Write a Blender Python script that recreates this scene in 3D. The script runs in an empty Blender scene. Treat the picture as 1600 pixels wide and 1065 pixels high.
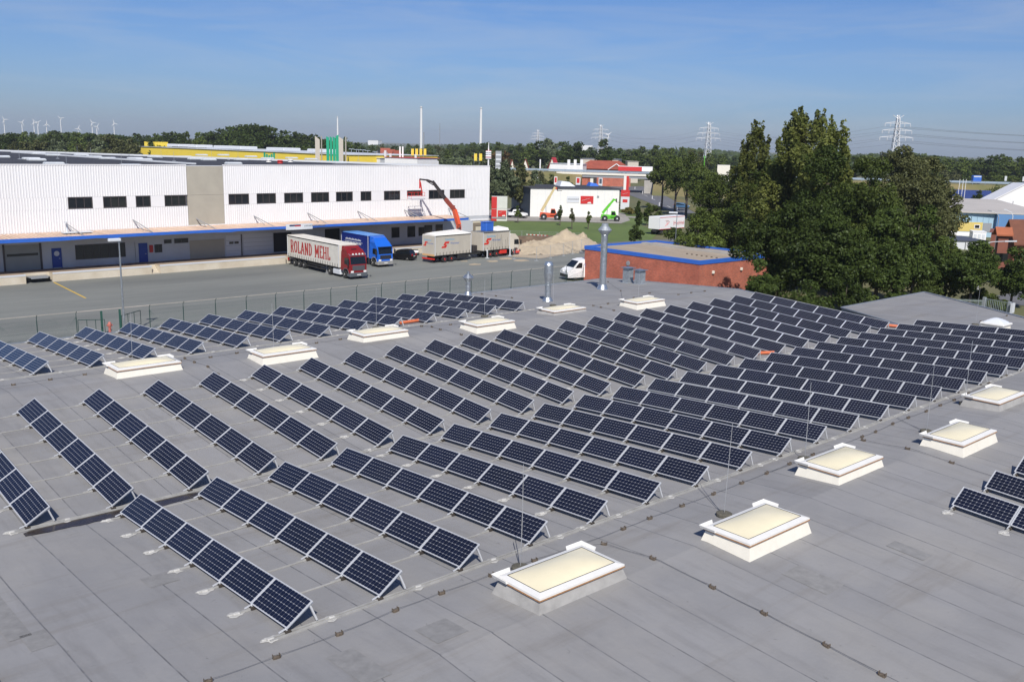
import bpy, math, random
import numpy as np
from mathutils import Vector, Matrix, Euler
R_ = math.radians
sc = bpy.context.scene
COL = sc.collection
# ------------------------------------------------------------------ camera
F_PX, PITCH, ROLL, YAW = 1461.872, R_(-11.8446), R_(1.3952), R_(48.0784)
CAM = Vector((-6.2776, -25.6936, 9.8963))
_f = Vector((math.cos(PITCH)*math.cos(YAW), math.cos(PITCH)*math.sin(YAW), math.sin(PITCH)))
_r = Vector((math.sin(YAW), -math.cos(YAW), 0)); _u = _r.cross(_f)
CF = _f; CR = _r*math.cos(ROLL) + _u*math.sin(ROLL); CU = _u*math.cos(ROLL) - _r*math.sin(ROLL)
cd = bpy.data.cameras.new('camera'); cam = bpy.data.objects.new('camera', cd); COL.objects.link(cam)
m = Matrix((CR, CU, -CF)).transposed().to_4x4(); m.translation = CAM; cam.matrix_world = m
cd.sensor_width = 36; cd.lens = F_PX/1600*36; cd.clip_start = .1; cd.clip_end = 20000
sc.camera = cam
# ------------------------------------------------------------------ sky, sun, exposure
SUN_EL, SUN_TO = R_(44), R_(52)          # height, and the heading the shadows fall towards
w = bpy.data.worlds.new('World'); sc.world = w; w.use_nodes = True
nt = w.node_tree; nt.nodes.clear()
wo = nt.nodes.new('ShaderNodeOutputWorld'); bg = nt.nodes.new('ShaderNodeBackground'); sk = nt.nodes.new('ShaderNodeTexSky')
sk.sky_type = 'NISHITA'; sk.sun_disc = False; sk.sun_elevation = SUN_EL; sk.sun_rotation = R_(218)
sk.altitude = 0; sk.air_density = 1.0; sk.dust_density = .5; sk.ozone_density = 10
bg.inputs[1].default_value = .080
# thin cirrus streaks drawn out over the blue
tc = nt.nodes.new('ShaderNodeTexCoord'); mp = nt.nodes.new('ShaderNodeMapping'); nz = nt.nodes.new('ShaderNodeTexNoise'); rp = nt.nodes.new('ShaderNodeValToRGB'); mx = nt.nodes.new('ShaderNodeMixRGB')
mp.inputs['Rotation'].default_value = (0, 0, R_(-42)); mp.inputs['Scale'].default_value = (1.6, 1.6, 13)
nz.inputs['Scale'].default_value = 2.2; nz.inputs['Detail'].default_value = 7; nz.inputs['Roughness'].default_value = .62; nz.inputs['Distortion'].default_value = .6
rp.color_ramp.elements[0].position = .47; rp.color_ramp.elements[0].color = (0, 0, 0, 1); rp.color_ramp.elements[1].position = .78; rp.color_ramp.elements[1].color = (.34, .34, .34, 1)
mx.inputs[2].default_value = (6.6, 7.1, 7.8, 1)
L = nt.links.new
L(tc.outputs['Generated'], mp.inputs[0]); L(mp.outputs[0], nz.inputs['Vector']); L(nz.outputs[0], rp.inputs[0]); L(rp.outputs[0], mx.inputs[0])
tn = nt.nodes.new('ShaderNodeMixRGB'); tn.blend_type = 'MULTIPLY'; tn.inputs[0].default_value = 1; tn.inputs[2].default_value = (.90, .95, 1.14, 1)
L(sk.outputs[0], tn.inputs[1]); L(tn.outputs[0], mx.inputs[1]); L(mx.outputs[0], bg.inputs[0]); L(bg.outputs[0], wo.inputs[0])
sd = bpy.data.lights.new('sun', 'SUN'); sun = bpy.data.objects.new('sun', sd); COL.objects.link(sun)
sd.energy = 5.0; sd.angle = R_(.53); sd.color = (1, .955, .89)
LD = Vector((math.cos(SUN_TO)*math.cos(SUN_EL), math.sin(SUN_TO)*math.cos(SUN_EL), -math.sin(SUN_EL)))
sun.rotation_euler = LD.to_track_quat('-Z', 'Y').to_euler(); sun.location = (0, 0, 80)
sc.view_settings.view_transform = 'Standard'; sc.view_settings.look = 'None'; sc.view_settings.gamma = 1; sc.view_settings.use_curve_mapping = False
sc.view_settings.exposure = 0.06
sc.cycles.max_bounces = 6; sc.cycles.transparent_max_bounces = 12; sc.cycles.volume_bounces = 0
# ------------------------------------------------------------------ where things stand
ZG = -6.5                                                   # ground
def ray(x, y): return CF + CR*((x-800)/F_PX) - CU*((y-532.5)/F_PX)   # direction of a point of the photograph (1600 x 1065)
def onz(x, y, z=ZG):
    d = ray(x, y); return CAM + d*((z-CAM.z)/d.z)
def onpl(x, y, p0, n):
    d = ray(x, y); return CAM + d*((Vector(p0)-CAM).dot(n)/d.dot(n))
def at(x, y, D): return CAM + ray(x, y)*D
def gat(x, D):                                             # a point of the ground in column x at depth D
    p = at(x, 230, D); return Vector((p.x, p.y, ZG))
def proj(p):
    d = Vector(p)-CAM; z = d.dot(CF); return 800+F_PX*d.dot(CR)/z, 532.5-F_PX*d.dot(CU)/z
def zup(base, y):                                          # height at which a plumb line over base crosses image row y
    lo, hi = -40., 300.
    for _ in range(50):
        mm = (lo+hi)/2
        if proj((base[0], base[1], mm))[1] > y: lo = mm
        else: hi = mm
    return lo
def depth(p): return (Vector(p)-CAM).dot(CF)
# ------------------------------------------------------------------ mesh helpers
class MB:
    def __init__(s): s.v = []; s.f = []; s.mi = []; s.uv = None
    def add(s, vs, fs, m=0):
        b = len(s.v); s.v += [tuple(v) for v in vs]; s.f += [tuple(b+i for i in f) for f in fs]; s.mi += [m]*len(fs); return s
    def box(s, x0, y0, z0, x1, y1, z1, m=0, M=None):
        vs = [Vector(p) for p in ((x0,y0,z0),(x1,y0,z0),(x1,y1,z0),(x0,y1,z0),(x0,y0,z1),(x1,y0,z1),(x1,y1,z1),(x0,y1,z1))]
        if M is not None: vs = [M @ v for v in vs]
        return s.add(vs, [(0,3,2,1),(4,5,6,7),(0,1,5,4),(1,2,6,5),(2,3,7,6),(3,0,4,7)], m)
    def cbox(s, x0, y0, z0, x1, y1, z1, c=.02, m=0, M=None):     # box with chamfered vertical and top edges
        lo = [(x0+c,y0),(x1-c,y0),(x1,y0+c),(x1,y1-c),(x1-c,y1),(x0+c,y1),(x0,y1-c),(x0,y0+c)]
        cx, cy = (x0+x1)/2, (y0+y1)/2
        sh = lambda p: (p[0]+math.copysign(c, cx-p[0]), p[1]+math.copysign(c, cy-p[1]))
        vs = [Vector((*p, z0)) for p in lo]+[Vector((*p, z1-c)) for p in lo]+[Vector((*sh(p), z1)) for p in lo]
        if M is not None: vs = [M @ v for v in vs]
        fs = [tuple(range(7,-1,-1)), tuple(range(16,24))]
        for k in (0, 8): fs += [(k+i, k+(i+1)%8, k+8+(i+1)%8, k+8+i) for i in range(8)]
        return s.add(vs, fs, m)
    def quad(s, a, b, c, d, m=0): return s.add((a,b,c,d), [(0,1,2,3)], m)
    def poly(s, pts, m=0): return s.add(pts, [tuple(range(len(pts)))], m)
    def slab(s, pts, z0, z1, m=0, M=None):                       # prism over a plan polygon (counter-clockwise)
        n = len(pts); vs = [Vector((p[0],p[1],z0)) for p in pts]+[Vector((p[0],p[1],z1)) for p in pts]
        if M is not None: vs = [M @ v for v in vs]
        return s.add(vs, [tuple(range(n-1,-1,-1)), tuple(range(n,2*n))]+[(i,(i+1)%n,n+(i+1)%n,n+i) for i in range(n)], m)
    def prof(s, pts, y0, y1, m=0, M=None):                       # profile in x-z drawn along y
        n = len(pts); vs = [Vector((p[0],y0,p[1])) for p in pts]+[Vector((p[0],y1,p[1])) for p in pts]
        if M is not None: vs = [M @ v for v in vs]
        return s.add(vs, [tuple(range(n)), tuple(range(2*n-1,n-1,-1))]+[((i+1)%n,i,n+i,n+(i+1)%n) for i in range(n)], m)
    def tube(s, pts, r, n=6, m=0, cap=True):
        pts = [Vector(p) for p in pts]; rs = r if isinstance(r, (list, tuple)) else [r]*len(pts); b = len(s.v); k = len(pts)
        for i, p in enumerate(pts):
            t = (pts[min(i+1,k-1)]-pts[max(i-1,0)]).normalized()
            a = t.cross(Vector((0,0,1)) if abs(t.z) < .95 else Vector((1,0,0))).normalized(); c = t.cross(a)
            for j in range(n):
                g = 2*math.pi*j/n; s.v.append(tuple(p+a*(rs[i]*math.cos(g))+c*(rs[i]*math.sin(g))))
        for i in range(k-1):
            for j in range(n):
                s.f.append((b+i*n+j, b+(i+1)*n+j, b+(i+1)*n+(j+1)%n, b+i*n+(j+1)%n)); s.mi.append(m)
        if cap: s.f += [tuple(b+j for j in range(n)), tuple(b+(k-1)*n+j for j in range(n-1,-1,-1))]; s.mi += [m, m]
        return s
    def bar(s, a, b, w, h=None, m=0):                            # square bar between two points
        a, b = Vector(a), Vector(b); h = h or w; t = (b-a).normalized()
        x = t.cross(Vector((0,0,1)) if abs(t.z) < .95 else Vector((1,0,0))).normalized()*(w/2); y = t.cross(x).normalized()*(h/2)
        vs = [p+q for p in (a,b) for q in (x+y,y-x,-x-y,x-y)]
        return s.add(vs, [(3,2,1,0),(4,5,6,7),(0,1,5,4),(1,2,6,5),(2,3,7,6),(3,0,4,7)], m)
    def lathe(s, prof, n=16, c=(0,0,0), m=0):                    # prof: (radius, z), bottom to top
        b = len(s.v); k = len(prof)
        for r, z in prof:
            for j in range(n):
                g = 2*math.pi*j/n; s.v.append((c[0]+r*math.cos(g), c[1]+r*math.sin(g), c[2]+z))
        for i in range(k-1):
            for j in range(n):
                s.f.append((b+i*n+j, b+i*n+(j+1)%n, b+(i+1)*n+(j+1)%n, b+(i+1)*n+j)); s.mi.append(m)
        s.f += [tuple(b+j for j in range(n-1,-1,-1)), tuple(b+(k-1)*n+j for j in range(n))]; s.mi += [m, m]
        return s
    def wheel(s, c, r, w, axis=(0,1,0), n=18, m=0):              # disc with rounded shoulders round axis
        a = Vector(axis).normalized(); u = a.cross(Vector((0,0,1))).normalized(); v = a.cross(u); c = Vector(c); b = len(s.v)
        prof = [(r*.55,-w/2),(r*.93,-w/2),(r,-w*.36),(r,w*.36),(r*.93,w/2),(r*.55,w/2)]
        for rr, h in prof:
            for j in range(n):
                g = 2*math.pi*j/n; s.v.append(tuple(c+a*h+u*(rr*math.cos(g))+v*(rr*math.sin(g))))
        for i in range(5):
            for j in range(n): s.f.append((b+i*n+j, b+i*n+(j+1)%n, b+(i+1)*n+(j+1)%n, b+(i+1)*n+j)); s.mi.append(m)
        s.f += [tuple(b+j for j in range(n-1,-1,-1)), tuple(b+5*n+j for j in range(n))]; s.mi += [m, m]
        return s
    def build(s, name, mats, parent=None, loc=None, smooth=False, uvs=None):
        me = bpy.data.meshes.new(name); me.from_pydata(s.v, [], s.f)
        mats = mats if isinstance(mats, (list, tuple)) else [mats]
        for q in mats: me.materials.append(q)
        if len(mats) > 1: me.polygons.foreach_set('material_index', s.mi)
        if smooth: me.shade_smooth() if hasattr(me, 'shade_smooth') else me.polygons.foreach_set('use_smooth', [True]*len(s.f))
        if uvs is not None:
            ul = me.uv_layers.new(name='UVMap'); ul.data.foreach_set('uv', [c for q in uvs for c in q])
        o = bpy.data.objects.new(name, me); COL.objects.link(o)
        if parent is not None: o.parent = parent
        if loc is not None: o.location = loc
        return o
def tag(o, label=None, cat=None, group=None, kind=None):
    if label: o['label'] = label
    if cat: o['category'] = cat
    if group: o['group'] = group
    if kind: o['kind'] = kind
    return o
def thing(name, label, cat, loc=(0,0,0), rz=0, group=None, rx=0):
    o = bpy.data.objects.new(name, None); COL.objects.link(o); o.empty_display_size = .2
    o.location = loc; o.rotation_euler = (rx, 0, rz); return tag(o, label, cat, group)
def kids(o): return list(o.children)
def copy_tree(o, parent=None, keep=True):
    c = o.copy(); COL.objects.link(c); c.parent = parent
    for ch in kids(o): copy_tree(ch, c)
    return c
def dup(o, loc, rz=None, label=None, group=None, scale=None):
    c = copy_tree(o); c.location = loc
    if rz is not None: c.rotation_euler.z = rz
    if label: c['label'] = label
    if group: c['group'] = group
    if scale is not None: c.scale = scale if hasattr(scale, '__len__') else (scale,)*3
    return c
_ones = ' first second third fourth fifth sixth seventh eighth ninth'.split(' ')[1:]
ORD = 'first second third fourth fifth sixth seventh eighth ninth tenth eleventh twelfth thirteenth fourteenth fifteenth sixteenth seventeenth eighteenth nineteenth twentieth twenty-first twenty-second twenty-third twenty-fourth twenty-fifth'.split()
for tens, flat in (('twenty','thirtieth'),('thirty','fortieth'),('forty','fiftieth'),('fifty','sixtieth'),('sixty','seventieth')):
    for o_ in _ones:
        if f'{tens}-{o_}' not in ORD: ORD.append(f'{tens}-{o_}')
    ORD.append(flat)
# ------------------------------------------------------------------ materials
def mat(name, c, rough=.6, metal=0, var=0, scale=3., bump=0, bscale=None, c2=None, spec=None, coord='Object', stretch=None, detail=6, per_obj=0, thr=(.3,.7), transl=0):
    mt = bpy.data.materials.new(name); mt.use_nodes = True; n = mt.node_tree.nodes; l = mt.node_tree.links.new; b = n['Principled BSDF']
    c = tuple(c) if hasattr(c, '__len__') else (c,)*3
    b.inputs['Base Color'].default_value = (*c, 1); b.inputs['Roughness'].default_value = rough; b.inputs['Metallic'].default_value = metal
    if spec is not None: b.inputs['Specular IOR Level'].default_value = spec
    src = None
    if var or c2 is not None or bump or per_obj:
        t = n.new('ShaderNodeTexCoord'); vec = t.outputs[coord] if coord != 'World' else n.new('ShaderNodeNewGeometry').outputs['Position']
        if stretch:
            mp = n.new('ShaderNodeMapping'); mp.inputs['Scale'].default_value = stretch; l(vec, mp.inputs[0]); vec = mp.outputs[0]
    if var or c2 is not None:
        z = n.new('ShaderNodeTexNoise'); z.inputs['Scale'].default_value = scale; z.inputs['Detail'].default_value = detail; z.inputs['Roughness'].default_value = .6; l(vec, z.inputs['Vector'])
        rm = n.new('ShaderNodeMapRange'); rm.inputs[1].default_value = thr[0]; rm.inputs[2].default_value = thr[1]; l(z.outputs[0], rm.inputs[0])
        x = n.new('ShaderNodeMixRGB'); lo = c2 if c2 is not None else tuple(q*(1-var) for q in c); hi = c if c2 is not None else tuple(min(1, q*(1+var)) for q in c)
        x.inputs[1].default_value = (*lo, 1); x.inputs[2].default_value = (*hi, 1); l(rm.outputs[0], x.inputs[0]); src = x.outputs[0]
    if per_obj:
        oi = n.new('ShaderNodeObjectInfo'); r2 = n.new('ShaderNodeMapRange'); r2.inputs[3].default_value = 1-per_obj; r2.inputs[4].default_value = 1+per_obj; l(oi.outputs['Random'], r2.inputs[0])
        x = n.new('ShaderNodeMixRGB'); x.blend_type = 'MULTIPLY'; x.inputs[0].default_value = 1
        if src is None: x.inputs[1].default_value = (*c, 1)
        else: l(src, x.inputs[1])
        l(r2.outputs[0], x.inputs[2]); src = x.outputs[0]
    if src is not None: l(src, b.inputs['Base Color'])
    if bump:
        z2 = n.new('ShaderNodeTexNoise'); z2.inputs['Scale'].default_value = bscale or scale*4; z2.inputs['Detail'].default_value = 8; l(vec, z2.inputs['Vector'])
        bp = n.new('ShaderNodeBump'); bp.inputs['Strength'].default_value = bump; bp.inputs['Distance'].default_value = .02; l(z2.outputs[0], bp.inputs['Height']); l(bp.outputs[0], b.inputs['Normal'])
    return mt
M = {}
M['roof'] = mat('roof_membrane', (.268,.264,.262), .76, c2=(.220,.217,.216), scale=.55, bump=.25, bscale=9, coord='World', detail=9, per_obj=.05, thr=(.25,.75))
def enrich(key, layers):
    mt = M[key]; n = mt.node_tree.nodes; l = mt.node_tree.links.new; b = n['Principled BSDF']; old = b.inputs['Base Color'].links[0].from_socket
    g = n.new('ShaderNodeNewGeometry')
    def layer(src, scale, stretch, lo, hi, col, amt, detail=8, dist=0):
        mp = n.new('ShaderNodeMapping'); mp.inputs['Scale'].default_value = stretch; l(g.outputs['Position'], mp.inputs[0])
        z = n.new('ShaderNodeTexNoise'); z.inputs['Scale'].default_value = scale; z.inputs['Detail'].default_value = detail; z.inputs['Roughness'].default_value = .65; z.inputs['Distortion'].default_value = dist; l(mp.outputs[0], z.inputs['Vector'])
        r = n.new('ShaderNodeMapRange'); r.inputs[1].default_value = lo; r.inputs[2].default_value = hi; r.inputs[4].default_value = amt; l(z.outputs[0], r.inputs[0])
        x = n.new('ShaderNodeMixRGB'); x.inputs[2].default_value = (*col,1); l(r.outputs[0], x.inputs[0]); l(src, x.inputs[1]); return x.outputs[0]
    s = old
    for q in layers: s = layer(s, *q)
    l(s, b.inputs['Base Color'])
enrich('roof', [(.9, (2.6,.35,1), .50, .82, (.150,.146,.142), .60),        # run-off streaks down the slope
    (.22, (1,1,1), .46, .72, (.31,.295,.27), .6),                          # dusty patches
    (.5, (.25,2.2,1), .54, .76, (.165,.148,.126), .6),                       # old puddle rims along the rails
    (5.5, (1,1,1), .66, .74, (.13,.125,.12), .55, 4, .8),                   # scuffs and dried drops
    (30, (1,1,1), .60, .80, (.36,.36,.35), .35, 3)])                        # slate chippings
M['seam'] = mat('seam_bitumen', (.145,.145,.148), .7, var=.35, scale=3, coord='World')
M['patch'] = mat('membrane_patch', (.225,.220,.212), .75, var=.15, scale=4, coord='World')
M['alu'] = mat('mill_aluminium', (.62,.63,.64), .38, .85, var=.08, scale=6)
M['galv'] = mat('galvanised_sheet', (.50,.53,.55), .36, .85, var=.22, scale=5, coord='World', bump=.05)
M['galv2'] = mat('galvanised_dull', (.42,.45,.47), .5, .6, var=.2, scale=6, coord='World')
M['frame'] = mat('panel_frame', (.66,.67,.68), .4, .35, var=.06, scale=3)
M['back'] = mat('panel_back', (.55,.55,.55), .6)
M['cream'] = mat('skylight_curb', (.74,.70,.60), .5, var=.05, scale=3, c2=None)
M['white'] = mat('white_frame', (.74,.725,.68), .42, var=.04, scale=4)
M['dome'] = mat('opal_dome', (.80,.72,.50), .28, var=.05, scale=1.2)
M['domew'] = mat('clear_opal_dome', (.66,.68,.70), .22, var=.04, scale=1)
M['curbg'] = mat('curb_membrane', (.33,.32,.30), .7, var=.15, scale=3, coord='World')
M['seal'] = mat('liquid_seal', (.44,.43,.40), .6, var=.18, scale=9, coord='World')
M['rail'] = mat('rail_dull', (.33,.325,.305), .75, var=.2, scale=3, coord='World')
M['block'] = mat('holder_concrete', (.105,.082,.06), .85, var=.35, scale=14, coord='World')
M['wire'] = mat('conductor_wire', (.16,.16,.165), .55, .5)
M['rust'] = mat('rust_edge', (.33,.17,.07), .8, var=.3, scale=9, coord='World')
M['black'] = mat('black_plastic', (.02,.02,.021), .5)
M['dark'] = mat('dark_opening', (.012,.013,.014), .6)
M['rubber'] = mat('rubber_foot', (.035,.028,.022), .8)
M['orange'] = mat('orange_pipe', (.58,.15,.06), .5, var=.1, scale=5)
M['puddle'] = mat('wet_dirt', (.035,.026,.02), .25, var=.4, scale=3, coord='World')
def cell_mat():
    mt = bpy.data.materials.new('solar_cells'); mt.use_nodes = True; n = mt.node_tree.nodes; l = mt.node_tree.links.new; b = n['Principled BSDF']
    def N(t, **k):
        q = n.new(t)
        for a, v in k.items(): setattr(q, a, v)
        return q
    def mth(op, a, bb=None):
        q = N('ShaderNodeMath', operation=op)
        for i, vv in enumerate((a, bb)):
            if vv is None: continue
            if isinstance(vv, (int, float)): q.inputs[i].default_value = vv
            else: l(vv, q.inputs[i])
        return q.outputs[0]
    uv = N('ShaderNodeUVMap'); sx = N('ShaderNodeSeparateXYZ'); l(uv.outputs[0], sx.inputs[0])
    u, v = sx.outputs[0], sx.outputs[1]
    fu, fv = mth('FRACT', u), mth('FRACT', v)
    du = mth('MINIMUM', fu, mth('SUBTRACT', 1, fu)); dv = mth('MINIMUM', fv, mth('SUBTRACT', 1, fv))
    line = mth('MAXIMUM', mth('LESS_THAN', dv, .034), mth('LESS_THAN', du, .014))
    dia = mth('LESS_THAN', mth('ADD', du, dv), .165)
    out = mth('MAXIMUM', mth('MAXIMUM', mth('LESS_THAN', u, 0), mth('GREATER_THAN', u, 12)), mth('MAXIMUM', mth('LESS_THAN', v, 0), mth('GREATER_THAN', v, 6)))
    fac = mth('MINIMUM', mth('ADD', mth('ADD', mth('MULTIPLY', line, .36), mth('MULTIPLY', dia, .42)), mth('MULTIPLY', out, .9)), 1)
    bus = mth('LESS_THAN', mth('ABSOLUTE', mth('SUBTRACT', mth('FRACT', mth('ADD', mth('MULTIPLY', v, 2), .5)), .5)), .02)
    fac = mth('MAXIMUM', fac, mth('MULTIPLY', bus, .1))
    cmb = N('ShaderNodeCombineXYZ'); l(mth('FLOOR', u), cmb.inputs[0]); l(mth('FLOOR', v), cmb.inputs[1]); oi = N('ShaderNodeObjectInfo'); l(oi.outputs['Random'], cmb.inputs[2])
    wn = N('ShaderNodeTexWhiteNoise'); l(cmb.outputs[0], wn.inputs['Vector'])
    cr = N('ShaderNodeMixRGB'); cr.inputs[1].default_value = (.0036,.0054,.015,1); cr.inputs[2].default_value = (.0062,.0088,.025,1); l(mth('ADD', mth('MULTIPLY', wn.outputs['Value'], .5), mth('MULTIPLY', oi.outputs['Random'], .5)), cr.inputs[0])
    mxx = N('ShaderNodeMixRGB'); l(fac, mxx.inputs[0]); l(cr.outputs[0], mxx.inputs[1]); mxx.inputs[2].default_value = (.42,.43,.45,1)
    # a film of dust that gathers along the lower edge
    ns = N('ShaderNodeTexNoise'); ns.inputs['Scale'].default_value = 1.3; ns.inputs['Detail'].default_value = 8; g = N('ShaderNodeNewGeometry'); l(g.outputs['Position'], ns.inputs['Vector'])
    du2 = N('ShaderNodeMapRange'); du2.inputs[1].default_value = .4; du2.inputs[2].default_value = .8; du2.inputs[4].default_value = .013; l(ns.outputs[0], du2.inputs[0])
    mx2 = N('ShaderNodeMixRGB'); l(du2.outputs[0], mx2.inputs[0]); l(mxx.outputs[0], mx2.inputs[1]); mx2.inputs[2].default_value = (.3,.28,.25,1)
    l(mx2.outputs[0], b.inputs['Base Color']); b.inputs['Roughness'].default_value = .10; b.inputs['Specular IOR Level'].default_value = .34
    return mt
M['cell'] = cell_mat()
# ------------------------------------------------------------------ our flat roof: two ridges, valleys between
S_, YA, YV, YB = .0583, 13.2524, .4221, -12.4082
ZR = .045                                                    # roof skin on the ridges
YV2 = 2*YB-YV; YEND = -38.0; X0, X1, YTOP = -2.8, 50.4, 25.9
def zroof(y):
    if y > YV: return ZR-S_*abs(y-YA)
    if y > YV2: return ZR-S_*abs(y-YB)
    return ZR-S_*abs(YV2-YB)+S_*(YV2-y)
def zext(y): return ZR-S_*abs(y-YB)                          # the wing beyond carries the front slope on
def onroof(x, y, zf=None):
    zf = zf or zroof; d = ray(x, y); lo, hi = 2., 400.
    t = 2.
    while t < 400:
        p = CAM+d*t
        if p.z < zf(p.y): break
        t += .25
    lo, hi = t-.25, t
    for _ in range(30):
        mm = (lo+hi)/2; p = CAM+d*mm
        if p.z < zf(p.y): hi = mm
        else: lo = mm
    return CAM+d*hi
# ================================================================== THE HALL UNDER OUR FEET
hall = thing('flat_roof_hall', 'grey flat-roofed hall in front carrying the solar rows and white skylights', 'hall')
M['hallwall'] = mat('hall_wall', (.34,.33,.31), .8, var=.1, scale=1.5)
M['flash'] = mat('roof_flashing', (.40,.42,.44), .45, .6, var=.12, scale=3, coord='World')
ys = [YTOP, YA, YV, YB, YV2, YEND]
b = MB()
sec = [(YTOP-.06, ZG)]+[(y if y not in (YTOP, YEND) else (y-.06 if y == YTOP else y+.06), zroof(y)-.02) for y in ys]+[(YEND+.06, ZG)]
n = len(sec)
for x in (X0+.05, X1-.05): b.v += [(x, y, z) for y, z in sec]
b.f += [tuple(range(n-1,-1,-1)), tuple(range(n, 2*n))]+[(i, (i+1)%n, n+(i+1)%n, n+i) for i in range(n)]; b.mi = [0]*len(b.f)
b.build('wall', M['hallwall'], hall)
SW = 1.352                                                  # width of a roofing sheet
for k in range(4):
    ya, yb = ys[k+1], ys[k]
    za, zb = zroof(ya), zroof(yb)
    proto = None
    b = MB(); rnd = random.Random(k); nseg = 7
    for j in range(nseg):
        y0, y1 = ya+(yb-ya)*j/nseg, ya+(yb-ya)*(j+1)/nseg; z0, z1 = za+(zb-za)*j/nseg, za+(zb-za)*(j+1)/nseg
        e0, e1 = SW-.012+.008*math.sin(j*2.1+k), SW-.012+.008*math.sin((j+1)*2.1+k)
        b.quad((0,y0,z0+.002), (e0,y0,z0+.008), (e1,y1,z1+.008), (0,y1,z1+.002), 0)
        b.quad((e0,y0,z0+.008), (e0+.03,y0,z0+.009), (e1+.03,y1,z1+.009), (e1,y1,z1+.008), 1)
        b.quad((e0+.03,y0,z0+.009), (e0+.032,y0,z0-.01), (e1+.032,y1,z1-.01), (e1+.03,y1,z1+.009), 1)
    nx = int(math.ceil((X1-X0)/SW))
    for i in range(nx):
        if proto is None: o = proto = b.build('roof_sheet', [M['roof'], M['seam']], hall, (X0, 0, 0))
        else: o = proto.copy(); COL.objects.link(o)
        o.location.x = X0+i*SW if i < nx-1 else X1-SW-.02
b = MB(); b.quad((X0,YEND,zroof(YEND)), (X1,YEND,zroof(YEND)), (X1,YV2,zroof(YV2)), (X0,YV2,zroof(YV2))); b.build('roof_sheet', M['roof'], hall)
# the slanting wing that carries the front slope on
wing = [(50.38,.30),(51.2,1.47),(56.49,8.37),(69.62,8.37),(59.54,-2.9),(50.38,-12.39)]
b = MB(); n = len(wing)
top = [(x,y,zext(y)-.012) for x,y in wing]; bot = [(x,y,ZG) for x,y in wing]
b.v = top+bot; b.f = [tuple(range(n-1,-1,-1)), tuple(range(n,2*n))]+[(i,(i+1)%n,n+(i+1)%n,n+i) for i in range(n)]; b.mi = [0]*len(b.f)
b.build('wing_wall', M['hallwall'], hall)
def clip(poly, xa, keep_right):
    out = []
    for i in range(len(poly)):
        p, q = poly[i], poly[(i+1)%len(poly)]; ip, iq = (p[0] >= xa) == keep_right, (q[0] >= xa) == keep_right
        if ip: out.append(p)
        if ip != iq:
            t = (xa-p[0])/(q[0]-p[0]); out.append((xa, p[1]+t*(q[1]-p[1])))
    return out
x = 50.38
while x < 69.6:
    pg = clip(clip(wing, x, True), x+SW-.03, False)
    ed = clip(clip(wing, x+SW-.03, True), x+SW, False)
    b = MB()
    if len(pg) > 2: b.add([(p[0],p[1],zext(p[1])+.002+.006*(p[0]-x)/SW) for p in pg][::-1], [tuple(range(len(pg)))], 0)
    if len(ed) > 2: b.add([(p[0],p[1],zext(p[1])+.009) for p in ed][::-1], [tuple(range(len(ed)))], 1)
    if b.v: b.build('roof_sheet', [M['roof'], M['seam']], hall)
    x += SW
def edge(pts, w_=.16, h=.09, name='edge_trim', m='flash'):
    b = MB()
    for p, q in zip(pts[:-1], pts[1:]): b.bar((p[0],p[1],p[2]+.03), (q[0],q[1],q[2]+.03), w_, h)
    b.build(name, M[m], hall)
edge([(X1+.03,y,zroof(y)) for y in (YTOP,YA,YV+.1)]); edge([(X0-.03,YTOP+.03,zroof(YTOP)),(X1,YTOP+.03,zroof(YTOP))]); edge([(X0-.03,y,zroof(y)) for y in ys])
edge([(51.2,1.47,zext(1.47)),(56.49,8.4,zext(8.4))]); edge([(56.49,8.4,zext(8.4)),(69.7,8.4,zext(8.4))]); edge([(69.7,8.4,zext(8.4)),(59.6,-2.9,zext(-2.9)),(50.45,-13,zext(-13))])
b = MB(); b.quad((-1.2,YV-.05,zroof(YV)+.012), (X1-.1,YV-.05,zroof(YV)+.012), (X1-.1,YV+.28,zroof(YV)+.022), (-1.2,YV+.28,zroof(YV)+.022))
for (px,py,l_,w_) in ((6,965,2.6,.45),(60,1000,.9,.5),(560,1040,1.4,.6),(1270,905,1.2,.8),(690,985,.8,.8),(1420,860,1.0,.5),(250,905,.7,.7)):   # later repairs
    p = onroof(px,py); b = MB(); zf_ = lambda y: zroof(y)+.0125; b.quad((p.x-w_/2,p.y-l_/2,zf_(p.y-l_/2)),(p.x+w_/2,p.y-l_/2,zf_(p.y-l_/2)),(p.x+w_/2,p.y+l_/2,zf_(p.y+l_/2)),(p.x-w_/2,p.y+l_/2,zf_(p.y+l_/2))); b.build('roof_patch', M['patch'], hall)
# water and silt standing in the valley
b = MB(); rnd = random.Random(4); up, lo = [], []
for i in range(27):
    xx = -.25+i*(5.0/26); env = math.sin(math.pi*min(1, max(0, (i+.6)/27.2)))**.6
    up.append((xx, YV+.06+(.50*env)*(.75+.3*rnd.random()), 0)); lo.append((xx, YV-.05-.22*env*(.7+.4*rnd.random()), 0))
for i in range(26): b.quad(*[(p[0],p[1],zroof(YV)+.032) for p in (lo[i],lo[i+1],up[i+1],up[i])])
tag(b.build('puddle', M['puddle']), 'dark rusty puddle lying in the roof valley before the solar rows', 'puddle')
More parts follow.
